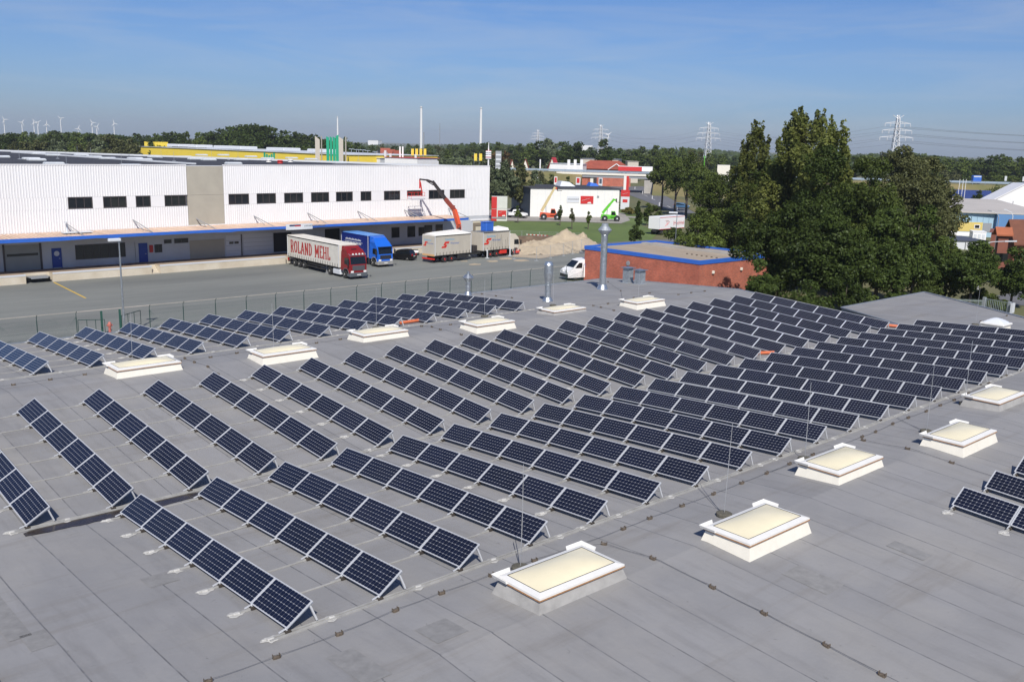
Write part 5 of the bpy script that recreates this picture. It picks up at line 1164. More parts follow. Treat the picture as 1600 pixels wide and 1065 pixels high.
# far-off woods that read as one mass
rng = np.random.default_rng(5); n = 26000
az = rng.uniform(-.12,1.78,n); dd_ = 900+2600*rng.random(n)**1.4; cx_ = CAM.x+dd_*np.cos(az); cy_ = CAM.y+dd_*np.sin(az)
hh_ = (9+5*np.sin(az*31)+3*np.sin(az*83+dd_*.01))*np.clip(rng.random(n)**.45,.12,1)
ctr = np.stack([cx_,cy_,ZG+np.maximum(.6,hh_)],1); nr = np.stack([-np.cos(az),-np.sin(az),.9+0*az],1)+.6*rng.normal(size=(n,3)); nr /= np.linalg.norm(nr,axis=1,keepdims=True)
tag(leaves(ctr,nr,3.4,rng,'distant_woods',LM['dark'],aspect=.8),kind='stuff')
# the big group of trees at right
def near_tree(name, x, ytop, wpx, D, lm, n, leaf, label, kind='round', z0f=.10, seed=None, cat='tree'):
    b_ = gat(x,D); H = zup(b_,ytop)-ZG; W = wpx*D/F_PX
    t = make_tree(name, label, cat, seed or int(x*7+D), W, H, n, leaf, lm, kind, z0=H*z0f); t.location = b_; return t
near_tree('poplar',1180,184,84,136,'poplar',32000,.19,'slender poplar, left of the two tall poplars at right','poplar',.05)
near_tree('poplar',1258,166,150,124,'poplar',80000,.20,'tallest broad poplar rising above all the trees at right','poplar',.05)
near_tree('poplar',1300,180,105,112,'poplar',34000,.19,'poplar leaning out on the right flank of the tallest poplar','poplar',.05)
BIG = [(1122,288,110,140,'mid',8000,'green tree at the left end of the big group, behind the brick building'),(1100,338,90,118,'mid',5000,'low bushy tree between the white trailer and the big tree group'),
 (1208,262,165,136,'dark',15000,'wide dark tree under the slender poplar'),(1290,248,170,106,'dark',15000,'wide dark tree under the tallest poplar'),(1365,256,160,104,'mid',13000,'green tree right of the tallest poplar'),
 (1425,240,150,116,'olive',17000,'olive grey tree standing out behind the right of the group'),(1464,254,105,118,'olive',12000,'silvery tree at the right end of the big group'),
 (1150,336,110,138,'mid',9000,'mid green tree over the right corner of the brick building'),(1235,335,170,94,'dark',14000,'dense dark tree behind the far edge of the solar roof'),(1318,345,160,92,'dark',14000,'dense dark tree in the middle of the front of the group'),
 (1392,330,150,94,'dark',13000,'dark tree above the left corner of the grey roof wing'),(1450,332,130,98,'dark',10000,'dark tree above the peak of the grey roof wing'),(1503,376,84,102,'mid',5000,'low green tree between the group and the round tree at right')]
for x,yt,wp,D,lm,n,lab in BIG: near_tree('broadleaf_tree',x,yt-(12 if x < 1380 else 6),wp,D,lm,int(n*2.1),.155,lab,z0f=.02)
near_tree('broadleaf_tree',1200,405,74,88,'dark',11000,.125,'small dark tree growing against the brick building corner',z0f=.05)
near_tree('broadleaf_tree',1545,381,120,97,'dark',20000,.14,'round dark tree with a bare trunk near the gate at right',z0f=.28)
near_tree('broadleaf_tree',1612,388,90,100,'dark',12000,.14,'dark tree cut by the right picture edge near the orange-roofed house',z0f=.1)

for i,(x,yt,wp,D,lm,lab) in enumerate([(1478,437,60,90,'mid','green shrub behind the peak of the grey roof wing'),(1430,445,60,90,'dark','dark shrub behind the grey roof wing'),(1562,452,60,98,'mid','bright green shrub beside the gate at right'),(1345,430,80,86,'dark','dark shrub between the solar roof and the grey wing'),(1285,440,90,84,'dark','dark shrub behind the last solar row'),(1390,462,50,82,'mid','low green shrub below the wing corner'),(1600,470,44,96,'mid','leafy shrub at the right picture edge beside the road')]):
    near_tree('shrub',x,yt,wp,D,lm,5000,.12,lab,'round',.02,cat='shrub')
# street trees, willows and young trees
for x,yb,yt,wp,lm,lab in [(1039,327,247,52,'mid','street tree with a straight bare trunk left of the others by the road'),(1060,331,244,66,'mid','second street tree from the bridge along the road'),(1078,338,242,80,'mid','third street tree from the bridge along the road'),(1100,344,258,70,'mid','fourth street tree beside the road, next to the tree group')]:
    D = 16.4*F_PX/(yb-(226+.0243*(x-800))); near_tree('street_tree',x,yt,wp,D,lm,7000,.27,lab,z0f=.30)
for x,yt,wp,D,lab in [(792,252,55,215,'grey-green willow against the corner of the warehouse'),(815,258,50,225,'grey-green willow behind the white rental hall'),(778,262,40,205,'small grey-green willow right beside the warehouse corner'),(838,268,36,240,'low willow bush at the foot of the embankment')]:
    near_tree('willow',x,yt,wp,D,'silver' if x != 815 else 'olive',5000,.34,lab,z0f=.06)
for i,(x,yb,yt,wp,lm,lab) in enumerate([(812,348,322,15,'mid','young tree on the lawn before the parked white pickup'),(879,352,321,12,'dark','thin young tree on the lawn, right of the orange telehandler'),(898,358,326,13,'olive','sparse young tree on the lawn between the two telehandlers'),(924,358,331,13,'mid','young tree on the lawn left of the green telehandler'),(1003,363,315,16,'dark','dark upright young tree right of the lawn'),(1017,352,318,22,'mid','bushy young tree between lawn and road'),(1000,383,352,30,'dark','shrub at the left of the white trailer'),(1062,382,356,48,'mid','small tree standing in front of the white trailer'),(965,335,322,8,'mid','tiny tree at the corner of the rental hall'),(1035,347,330,20,'mid','low bush beside the road near the street trees')]):
    D = 16.4*F_PX/(yb-(226+.0243*(x-800))); near_tree('young_tree' if i not in (6,9) else 'shrub',x,yt,wp,D,lm,650 if i < 4 else 1600,.16 if i < 4 else .22,lab,'small' if i < 4 else 'round',.18 if i < 4 else .05,cat='tree' if i not in (6,9) else 'shrub')
for i,(x,yt,wp,D,lm,lab) in enumerate([(862,272,26,300,'mid','bush on the embankment left of the bridge'),(888,276,20,300,'mid','small bush on the embankment beside the bridge pier'),(1480,288,60,300,'dark','dark bush on the embankment above the blue hall'),(1565,288,50,295,'mid','bush on the embankment behind the white gable'),(1592,283,44,300,'olive','olive bush at the right end of the embankment'),(1538,298,26,255,'dark','dark bush beside the blue-roofed house'),(1118,268,40,310,'mid','bushy tree left of the cream hall front'),(1143,266,40,300,'dark','dark tree right before the cream hall front'),(1129,271,26,290,'mid','bush at the foot of the cream hall front'),(846,268,30,310,'olive','olive bush on the embankment, leftmost of all'),(1470,276,44,310,'olive','olive bush on the embankment left of the dark one'),(988,325,24,230,'yellow','yellowish bush beside the road'),(1028,322,22,245,'mid','low roadside bush before the street trees')]):
    near_tree('shrub',x,yt,wp,D,lm,1800,.25,lab,'round',.02,cat='shrub')
# ================================================================== LAWN, PATHS, ROAD, EMBANKMENT, BRIDGE
def psheet(name, px, z, m, label=None): return sheet(name, [tuple(onz(x,y,ZG+z))[:2] for x,y in px], ZG+z, m, label=label)
psheet('lawn', [(740,345),(800,346),(900,347),(1000,352),(1030,362),(1015,378),(930,381),(850,378),(740,376)], .03, 'lawn')
psheet('lawn', [(945,325),(1000,330),(1020,350),(1000,352),(945,347)], .03, 'lawn')
psheet('forecourt', [(740,330),(840,322),(975,333),(985,344),(970,349),(880,346),(740,344)], .05, 'pave')
psheet('path', [(915,380.5),(1030,374),(1130,372),(1130,384),(1000,392),(905,396)], .05, 'road')
psheet('footpath', [(948,335),(1000,339),(1000,341),(948,338)], .06, 'pave')
psheet('road', [(955,291),(1004,291),(1030,300),(1085,332),(1120,348),(1180,380),(1110,362),(1045,328),(984,305),(940,297)], .05, 'road')
psheet('road', [(1420,520),(1640,455),(1640,480),(1500,540)][:0] or [(1555,462),(1640,448),(1640,475),(1575,478)], .05, 'road')
psheet('verge', [(1005,291),(1030,293),(1100,328),(1120,348),(1085,331),(1030,299.5)], .04, 'rough')
b = MB()
for i in range(9):
    a_, c_ = Vector((993,298)), Vector((1102,350)); p_, q_ = a_.lerp(c_,(i+.1)/9), a_.lerp(c_,(i+.55)/9); P_, Q_ = onz(p_.x,p_.y,ZG+.07), onz(q_.x,q_.y,ZG+.07); d = (Q_-P_).normalized(); nn = Vector((-d.y,d.x,0))*.08; b.quad(P_-nn,Q_-nn,Q_+nn,P_+nn)
tag(b.build('road_marking', M['wmark']), kind='structure')
for i,(x,y) in enumerate([(992,296),(1004,303),(1019,311),(1030,322),(1058,329)]):
    p = onz(x,y,ZG); q = MB(); q.box(-.08,-.08,0,.08,.08,1.05); o = q.build('marker_post', M['cladp'], None, tuple(p)); tag(o,f'small white marker post beside the curving road, {ORD[i]} from the bridge','marker post','marker posts along the road')
M['embank'] = mat('dry_embankment', (.22,.17,.075), .95, c2=(.10,.115,.04), scale=.07, coord='World', bump=.4, bscale=1, detail=9)
ZB = .25
def bw(x): return at(x, 266+(x-900)*.0243, 352+(1600-900)*0-(x-900)*.04 if x > 900 else 352)
pL, pR = at(620,255,360), at(1700,287,318); pL.z = pR.z = 0; ed = (pR-pL).normalized(); en = Vector((ed.y,-ed.x,0)); en = en if en.dot(CAM-pL) > 0 else -en
def eb(x):  # point of the bridge line in column x
    d = ray(x,250); d.z = 0; k = ((pL-CAM).x*ed.y-(pL-CAM).y*ed.x)/(d.x*ed.y-d.y*ed.x); p = CAM+d*k; p.z = 0; return p
def embankment(xa, xb):
    A, B_ = eb(xa), eb(xb); Lx = (B_-A).length; n = max(2,int(Lx/6)); b = MB(); prof = [(17,ZG),(10,ZG+2.6),(3.2,ZB-.05),(-12,ZB-.05),(-24,ZG)]; rnd = random.Random(int(xa))
    for i in range(n+1):
        p = A+(B_-A)*(i/n)
        for (o_,z_) in prof: b.v.append(tuple(p+en*(o_+rnd.uniform(-.8,.8))+Vector((0,0,z_+rnd.uniform(-.15,.15)*(z_ > ZG and z_ < ZB-.1)))))
    k = len(prof); b.f = [(i*k+j,(i+1)*k+j,(i+1)*k+j+1,i*k+j+1) for i in range(n) for j in range(k-1)]; b.f += [tuple(range(k)), tuple(n*k+j for j in range(k-1,-1,-1))]; b.mi = [0]*len(b.f)
    tag(b.build('embankment', M['embank']), kind='structure')
embankment(640,912); embankment(1024,1700)
br = thing('road_bridge', 'road bridge with grey-blue railings crossing over the curving road', 'bridge')
A, B_ = eb(872), eb(1032); b = MB(); c = A+Vector((0,0,ZB)); d = B_+Vector((0,0,ZB))
def slabseg(a, b__, o0, o1, z0, z1, mb): 
    vs = [p+en*o+Vector((0,0,z)) for z in (z0,z1) for p,o in ((a,o0),(b__,o0),(b__,o1),(a,o1))]; mb.add(vs, [(0,3,2,1),(4,5,6,7),(0,1,5,4),(1,2,6,5),(2,3,7,6),(3,0,4,7)])
slabseg(A,B_,3.0,-12,ZB-.9,ZB,b); b.build('deck', M['conc'], br)
b = MB(); slabseg(A,B_,3.35,3.0,ZB-.55,ZB+.15,b); b.build('deck_edge', M['cream'], br)
b = MB(); slabseg(A,B_,3.05,2.7,ZB-1.5,ZB-.9,b); b.build('girder', M['steel'], br)
M['rail'] = mat('blue_grey_rail', (.30,.37,.44), .5, .2)
P0, P1 = eb(640), eb(1700); Lr = (P1-P0).length
for k,(o_,z0,z1) in enumerate(((2.9,.45,.85),(2.95,1.0,1.12))): b = MB(); slabseg(P0,P1,o_,o_-.12,ZB+z0,ZB+z1,b); b.build('guard_rail', M['rail'], br)
for k,(o_,z0,z1) in enumerate(((-11.0,.45,.80),)): b = MB(); slabseg(P0,P1,o_,o_-.12,ZB+z0,ZB+z1,b); b.build('guard_rail', M['rail'], br)
b = MB(); n = int(Lr/4)
for i in range(n): p = P0+(P1-P0)*(i/n)+en*2.85; b.box(p.x-.06,p.y-.06,ZB-.1,p.x+.06,p.y+.06,ZB+1.1)
tag(b.build('rail_posts', M['rail'], br), kind='stuff')
for x,wd,m_ in ((913,5.5,'brick'),(925,2.0,'cream'),(1022,6,'conc')):
    p = eb(x); b = MB(); slabseg(p-ed*wd/2,p+ed*wd/2,2.6,-11.5,ZG,ZB-.9,b); b.build('abutment' if wd > 3 else 'pier', M[m_], br)
# ================================================================== RENTAL HALL, TELEHANDLERS, SIGNS, CONTAINERS
def bldg(name, label, pxl, pxr, ybase_l, ybase_r, ytop, dep, wallm, roofm, cat='building', par=.3, pitch=0, zb=ZG, D=None):
    """front wall from column pxl to pxr on the ground; returns thing, width, height (local x along the front, y inwards)"""
    if D is None: A, B_ = onz(pxl,ybase_l,zb), onz(pxr,ybase_r,zb)
    else: A, B_ = at(pxl,250,D[0]), at(pxr,250,D[1]); A.z = B_.z = zb
    d = B_-A; L_ = d.length; th = math.atan2(d.y,d.x); H = zup(A,ytop)-zb
    t = thing(name, label, cat, tuple(A), th); b = MB(); b.box(0,0,0,L_,dep,H-.12); b.build('wall', wallm, t)
    b = MB()
    if pitch: b.add([(-.3,-.3,H-.12),(L_+.3,-.3,H-.12),(L_+.3,dep+.3,H-.12),(-.3,dep+.3,H-.12),(-.3,dep/2,H+pitch),(L_+.3,dep/2,H+pitch)], [(0,1,5,4),(2,3,4,5),(3,0,4),(1,2,5),(0,3,2,1)])
    else: b.box(-par,-par,H-.12,L_+par,dep+par,H)
    b.build('roof', roofm, t); return t, L_, H
M['white2'] = mat('white_hall', (.74,.73,.68), .6, var=.04, scale=.3); M['navy'] = mat('navy_wall', (.05,.07,.10), .6); M['redsign'] = mat('red_sign', (.52,.028,.025), .45); M['redroof'] = mat('red_tiles', (.30,.07,.04), .75, var=.15, scale=.5); M['orroof'] = mat('orange_tiles', (.34,.10,.04), .75, var=.12, scale=1)
t, L_, H = bldg('rental_hall','white rental hall with a red sign between the two telehandlers',828,966,338.6,339.6,293,18,M['white2'],M['droof'],'hall')
b = MB(); b.box(-.05,.0,0,-.02,20,H-.15); b.build('side_wall', M['navy'], t)
for k in range(1,12): b = MB(); b.box(L_*k/12-.03,-.02,.1,L_*k/12+.03,-.0,H-.2); b.build('panel_joint', M['lgrey'], t)
u0 = L_*.405; b = MB(); b.box(u0,-.10,H-3.3,u0+L_*.14,-.02,H-1.9); b.build('sign_board', M['lgrey'], t); b = MB()
for k in range(12): b.box(u0+.25+k*L_*.0105,-.12,H-2.75,u0+.25+k*L_*.0105+.14,-.10,H-2.45+.08*(k%2))
b.build('sign_lettering', M['steel'], t)
u0 = L_*.56; b = MB(); b.box(u0,-.10,H-3.6,u0+L_*.145,-.02,H-1.8); s_ = b.build('sign_board', M['redsign'], t)
b = MB(); b.bar((u0+.3,-.12,H-2.9),(u0+2.2,-.12,H-2.35),.22,.03); b.poly([(u0+1.6,-.13,H-3.55),(u0+2.7,-.13,H-3.55),(u0+2.35,-.13,H-3.1),(u0+2.1,-.13,H-3.3),(u0+1.9,-.13,H-3.15)]); b.build('sign_mark', M['white'], s_)
b = MB(); b.box(L_*.745,-.14,H-2.1,L_*.745+.5,-.02,H-1.7); b.build('floodlight', M['steel'], t)
b = MB(); b.add([(L_*.44,9,H),(L_*.62,9,H),(L_*.62,14,H),(L_*.44,14,H),(L_*.47,10,H+1.2),(L_*.56,10,H+1.0),(L_*.56,13,H+1.0),(L_*.47,13,H+1.2)], [(4,5,6,7),(0,1,5,4),(1,2,6,5),(2,3,7,6),(3,0,4,7)]); b.build('roof_light', M['lgrey'], t)
b = MB(); b.add([(L_*.83,12,H),(L_*.94,12,H),(L_*.94,15,H),(L_*.83,15,H),(L_*.85,12.5,H+.9),(L_*.92,12.5,H+.6),(L_*.92,14.5,H+.6),(L_*.85,14.5,H+.9)], [(4,5,6,7),(0,1,5,4),(1,2,6,5),(2,3,7,6),(3,0,4,7)]); b.build('roof_light', M['bluef'], t)
def telehandler(x, y, wpx, body, boom, label, up_, rz, ph):
    p = onz(x,y,ZG); D = depth(p); s = wpx*D/F_PX/5.0
    t = thing('telehandler', label, 'telehandler', tuple(p), rz); t.scale = (s,)*3      # faces +x, origin between the wheels
    wheels(t, (-1.6,1.5), .98, .74, .5, 'lgrey')
    for o in list(t.children): pass
    b = MB(); b.slab([(-2.5,-.62),(2.2,-.62),(2.2,.62),(-2.5,.62)], .6, 1.15); b.add([(-2.5,-.75,1.1),(.3,-.75,1.1),(.3,.1,1.1),(-2.5,.1,1.1),(-2.4,-.7,1.75),(.2,-.7,1.55),(.2,.1,1.55),(-2.4,.1,1.75)], [(4,5,6,7),(0,1,5,4),(1,2,6,5),(2,3,7,6),(3,0,4,7)]); b.build('body', body, t)
    b = MB(); b.prof([(-.1,1.15),(1.35,1.15),(1.2,1.9),(.95,2.55),(.05,2.55)], -.95,-.1); c = b.build('cab', body, t)
    b = MB(); b.poly([(.02,-.96,1.55),(1.12,-.96,1.55),(.9,-.96,2.42),(.12,-.96,2.42)]); b.build('side_window', M['vglass'], c); b = MB(); b.poly([(1.29,-.88,1.5),(1.29,-.18,1.5),(.99,-.18,2.45),(.99,-.88,2.45)]); b.build('windscreen', M['vglass'], c)
    c0 = Vector((-2.1,.35,1.9)); e = Vector((math.cos(up_),0,math.sin(up_))); b = MB(); b.bar(c0,c0+e*ph*.62,.55,.62); b.bar(c0+e*ph*.55,c0+e*ph,.42,.5); b.build('boom', boom, t)
    b = MB(); b.bar((-1.0,.35,1.2), c0+e*2.0, .16); b.build('ram', M['alu'], t)
    tp_ = c0+e*ph; b = MB(); b.bar(tp_-e*.2, tp_+Vector((.5,0,-.35)), .34,.42); b.build('boom_head', body, t); b = MB(); b.box(tp_.x+.45,-.35,tp_.z-.85,tp_.x+.62,1.05,tp_.z+.1); b.box(tp_.x+.6,-.2,tp_.z-.85,tp_.x+1.6,-.05,tp_.z-.78); b.box(tp_.x+.6,.75,tp_.z-.85,tp_.x+1.6,.9,tp_.z-.78); b.build('fork', M['cdark'], t)
telehandler(860,343.5,34,M['cor'],mat('boom_cream',(.55,.45,.24),.5),'orange telehandler with a raised cream boom before the white rental hall',R_(62),R_(-42),6.3)
M['lime'] = mat('lime_green', (.12,.50,.03), .4)
telehandler(954,345.5,31,M['lime'],M['lime'],'lime green telehandler with a raised boom at the corner of the rental hall',R_(52),R_(-42),4.6)
def facing(p): d = CAM-Vector(p); return math.atan2(d.y,d.x)+math.pi/2    # local -y looks at the camera
def board(name, label, cat, x, ytop, ybot, wpx, D, m, dep=.3, rz=None, base=None):
    p = at(x,ybot,D); z1_ = zup(p,ytop); z0_ = p.z if base is None else base; w_ = wpx*D/F_PX; t = thing(name, label, cat, (p.x,p.y,z0_), facing(p)+(rz or 0)); b = MB(); b.box(-w_/2,-dep/2,0,w_/2,dep/2,z1_-z0_); b.build('panel', m, t); return t, w_, z1_-z0_, p
p_ = onz(976,327,ZG); D = depth(p_); t, w_, h_, _ = board('sign_totem','red and grey sign totem beside the rental hall','sign',976,297,327,13.5,D,M['lgrey'],.5,base=ZG)
b = MB(); b.box(-w_/2-.01,-.27,h_*.66,w_/2+.01,.27,h_+.02); b.build('sign_panel', M['redsign'], t); b = MB(); b.box(-w_*.28,-.28,h_*.36,w_*.28,-.25,h_*.52); b.build('sign_panel', M['redsign'], t); b = MB(); b.bar((-w_*.35,-.29,h_*.78),(w_*.3,-.29,h_*.86),.16,.03); b.build('sign_mark', M['white'], t)
for i,(x,yt,yb,wp,D,lab,cols) in enumerate([(978,275,297,8,262,'red and white banner flag above the sign totem',('redsign','white')),(836,275,288,9,262,'white sign board with a red square behind the rental hall, first from the left',('white','redsign')),(868,276,290,5,262,'slim white and red sign behind the rental hall, second from the left',('white','redsign')),(903,277,291,7,262,'grey and dark red banner behind the rental hall',('lgrey','redsign')),(938,278,292,6,262,'pale banner with a dark stripe behind the right end of the rental hall',('lgrey','navy'))]):
    t, w_, h_, p = board('banner_sign',lab,'sign',x,yt,yb,wp,D,M[cols[0]],.15,base=ZG); b = MB(); hz = zup(p,(yt+yb)/2+2)-ZG; b.box(-w_*.32 if i else -w_*.5,-.10,hz if i else h_*.55,w_*.32 if i else 0.0,-.076,min(h_*.97,hz+1.4) if i else h_); b.build('sign_panel', M[cols[1]], t)
M['contw'] = mat('pale_container', (.56,.57,.52), .6, var=.05, scale=1)
pc = onz(768,345.5,ZG); D = depth(pc); w_ = 24*D/F_PX; rz = facing(pc)
for k,lab in enumerate(('lower grey-white container with a red advertising board beside the warehouse','upper grey-white container with a red end stacked beside the warehouse')):
    hc = 2.62; t = thing('container', lab, 'container', (pc.x,pc.y,ZG+.05+k*(hc+.02)), rz); b = MB(); n = 16
    b.box(0,0.04,0,w_,2.4,hc)
    for j in range(n): b.box(w_*j/n+.03,.0,.12,w_*(j+.55)/n+.03,.06,hc-.12)
    b.build('body', M['contw'], t); b = MB(); b.box(-.06,-.03,.05,w_*.33,.05,hc-.05); b.build('end_panel', M['redsign'], t)
    if k == 0:
        b = MB(); b.box(w_*.40,-.12,1.0,w_*.94,-.03,2.3); s_ = b.build('advert_board', M['redsign'], t); b = MB(); b.bar((w_*.46,-.14,1.75),(w_*.66,-.14,1.95),.12,.03); b.poly([(w_*.66,-.145,1.05),(w_*.9,-.145,1.05),(w_*.84,-.145,1.4),(w_*.78,-.145,1.25),(w_*.74,-.145,1.38)]); b.build('sign_mark', M['white'], s_); b = MB(); b.box(w_*.02,-.10,.55,w_*.94,-.03,.85); b.build('banner_strip', M['steel'], t)
def car(name, label, p, rz, L_, W_, H_, m, kind='hatch', cat='car'):
    t = thing(name, label, cat, (p[0],p[1],p[2]), rz); w = W_/2
    pr = {'hatch':[(-.5,.18),(-.49,.50),(-.44,.62),(-.36,.95),(-.28,1.0),(.02,1.0),(.14,.93),(.25,.64),(.44,.52),(.5,.40),(.5,.18)], 'pickup':[(-.5,.3),(-.5,.62),(-.12,.62),(-.08,.97),(.12,1.0),(.24,.66),(.46,.56),(.5,.45),(.5,.3)], 'van':[(-.5,.14),(-.5,.93),(-.47,1.0),(.10,1.0),(.22,.94),(.36,.62),(.46,.50),(.5,.40),(.5,.14)]}[kind]
    n = len(pr); b = MB(); ins = lambda z_: w-(.16*W_*.5 if z_ > .66 and kind != 'van' else .05*W_ if z_ > .9 else 0)
    b.v = [(x*L_,-ins(z_),z_*H_) for x,z_ in pr]+[(x*L_,ins(z_),z_*H_) for x,z_ in pr]; b.f = [tuple(range(n)), tuple(range(2*n-1,n-1,-1))]+[((i+1)%n,i,n+i,n+(i+1)%n) for i in range(n)]; b.mi = [0]*len(b.f); bd = b.build('body', m, t)
    zw0, zw1 = (.64,.93) if kind != 'van' else (.60,.84); xa, xb = {'hatch':(-.38,.20),'pickup':(-.07,.18),'van':(.16,.33)}[kind]
    for s in (-1,1):
        b = MB(); q = [(xa*L_,s*(ins(.6)+.012),zw0*H_),(xb*L_,s*(ins(.6)+.012),zw0*H_),((xb-.09)*L_,s*(ins(.9)+.012),zw1*H_),((xa+.06 if kind != 'van' else xa)*L_,s*(ins(.9)+.012),zw1*H_)]; b.poly(q if s < 0 else q[::-1]); b.build('side_window', M['vglass'], bd)
        b = MB(); b.box((.485)*L_,s*w*.55-.12*W_,.40*H_,.505*L_,s*w*.55+.12*W_,.49*H_); b.build('headlight', M['lamp'], bd)
        b = MB(); b.box(-.505*L_,s*w*.72-.09*W_,.48*H_,-.49*L_,s*w*.72+.09*W_,.64*H_); b.build('tail_lamp', M['tail'], bd)
    fx = {'hatch':((.255,.65),(.145,.92)),'pickup':((.245,.68),(.13,.96)),'van':((.355,.64),(.225,.92))}[kind]; b = MB(); (x0,z0_),(x1,z1_) = fx; yi, yt_ = ins(z0_)-.10, ins(z1_)-.10; dx = .012*L_; b.quad((x0*L_+dx,-yi,z0_*H_),(x0*L_+dx,yi,z0_*H_),(x1*L_+dx,yt_,z1_*H_),(x1*L_+dx,-yt_,z1_*H_)); b.build('windscreen', M['vglass'], bd)
    if kind == 'hatch': b = MB(); b.quad((-.425*L_-.01,w*.68,.66*H_),(-.425*L_-.01,-w*.68,.66*H_),(-.365*L_-.012,-w*.62,.93*H_),(-.365*L_-.012,w*.62,.93*H_)); b.build('rear_window', M['vglass'], bd)
    b = MB(); b.box(-.505*L_,-w*.96,.16*H_,.505*L_,w*.96,.30*H_); b.build('sill', M['black'], bd); r = .30 if kind != 'van' else .36; wheels(t, (-.31*L_,.31*L_), w-.12, r, .22)
    b = MB(); b.box(-.512*L_,-.26,.38*H_,-.505*L_,.26,.46*H_); b.build('number_plate', M['plate'], bd)
    return t
M['blackp'] = mat('black_car', (.008,.008,.009), .2); M['whitep'] = mat('white_van', (.78,.78,.77), .35); M['bluecar'] = mat('blue_car', (.05,.12,.22), .3); M['silver'] = mat('silver_car', (.45,.47,.5), .3, .5)
p = onz(629,405.5,ZG+.02); car('parked_car','black hatchback parked between the blue lorry and the cream trailer',p,R_(118),3.7,1.68,1.5,M['blackp'])
p = onz(646,399,ZG+.02); t = thing('motor_scooter','white motor scooter parked behind the black hatchback','scooter',tuple(p),R_(150))
for x in (-.62,.62): b = MB(); b.wheel((x,0,.26),.26,.12,(0,1,0),14); b.build('wheel', M['tyre'], t)
b = MB(); b.cbox(-.75,-.16,.42,.1,.16,.78,.06); b.box(-.2,-.14,.26,.5,.14,.36); b.bar((.62,0,.3),(.42,0,1.0),.22,.12); b.build('body', M['whitep'], t); b = MB(); b.bar((.42,-.32,1.02),(.42,.32,1.02),.05); b.build('handlebar', M['black'], t); b = MB(); b.cbox(-.7,-.14,.78,.05,.14,.90,.04); b.build('seat', M['black'], t)
p = onz(897,437,ZG+.02); rzv = R_(165); t = car('delivery_van','white delivery van half hidden behind the brick building',(p.x+1.7,p.y-.1,ZG+.02),rzv,5.9,2.0,2.6,M['whitep'],'van','van'); b = MB(); b.box(-.02*5.9,.985,1.62,.09*5.9,1.012,2.1); b.build('side_sign', M['bluef'], t); b = MB(); b.box(-.22*5.9,1.0,.75,.05*5.9,1.03,.80); b.build('side_strip', M['black'], t)
p = onz(806,340,ZG+.05); car('pickup','white pickup parked between the containers and the rental hall',p,R_(-60),5.2,1.9,1.9,M['whitep'],'pickup','pickup')
p = onz(813,337,ZG+.05); car('parked_car','dark car parked against the side of the rental hall',(p.x+3,p.y+4,p.z),R_(-60),4.3,1.75,1.5,M['blackp'])
p = onz(1065,325,ZG+.06); car('parked_car','blue car driving along the curving road under the street trees',p,R_(-62)+0,4.4,1.8,1.45,M['bluecar'])
for i,(x,y) in enumerate(((932,278),(955,278.5),(977,279))): p = at(x,y,420); car('parked_car',['silver car parked beyond the bridge, left of the dark one','dark car parked beyond the bridge','white car parked beyond the bridge, right of the dark one'][i],(p.x,p.y,ZG),R_(20),4.4,1.8,1.5,[M['silver'],M['blackp'],M['whitep']][i])
# white trailer with red print
A, B_ = onz(1021,367,ZG), onz(1079,362,ZG); dv = (B_-A).normalized(); L_ = 61*depth(A)/F_PX*1.12; z_ = zup(A,338.5)-ZG
t = thing('parked_trailer','white box trailer with red lettering parked behind the brick building','trailer',tuple(A),math.atan2(dv.y,dv.x)); bx = boxbody(t,0,L_,2.5,1.15,z_,M['cladp'],M['cladp'],ticks=False,edge_m=M['redsign'])
wheels(t,(1.2,2.5,L_-1.3),1.0,.48,.36); b = MB(); b.box(.1,-.5,.6,L_-.1,.5,1.1); b.build('frame', M['chassis'], t)
o = word(bx,'Logistik',L_*.55,z_-1.55,.85,M['redsign']); bpy.data.objects.remove(o)
b = MB()
for k in range(3): b.tube([(L_*.22+.4*k,-1.27,1.6+.15*k),(L_*.30+.4*k,-1.27,2.3+.1*k),(L_*.24+.3*k,-1.27,2.8)], .035, 4)
b.build('arc_print', M['redsign'], bx); b = MB(); rnd = random.Random(2)
for k in range(9): hh = .55+.3*rnd.random(); b.box(L_*.56+k*.42,-1.27,z_-1.75,L_*.56+k*.42+.1,-1.255,z_-1.75+hh); b.box(L_*.56+k*.42,-1.27,z_-1.75+hh*.5,L_*.56+k*.42+.32,-1.255,z_-1.66+hh*.5)
b.build('lettering', M['redsign'], bx)
p = onz(1055,384,ZG); t = thing('street_lamp','pale street lamp standing before the white trailer','street lamp',tuple(p),facing(p)); hz = zup(p,333)-ZG; b = MB(); b.tube([(0,0,0),(0,0,hz)],.07,6); b.build('post', M['galv'], t); b = MB(); b.cbox(-1.4,-.2,hz-.05,.1,.2,hz+.2,.06); b.build('lamp_head', M['lgrey'], t)
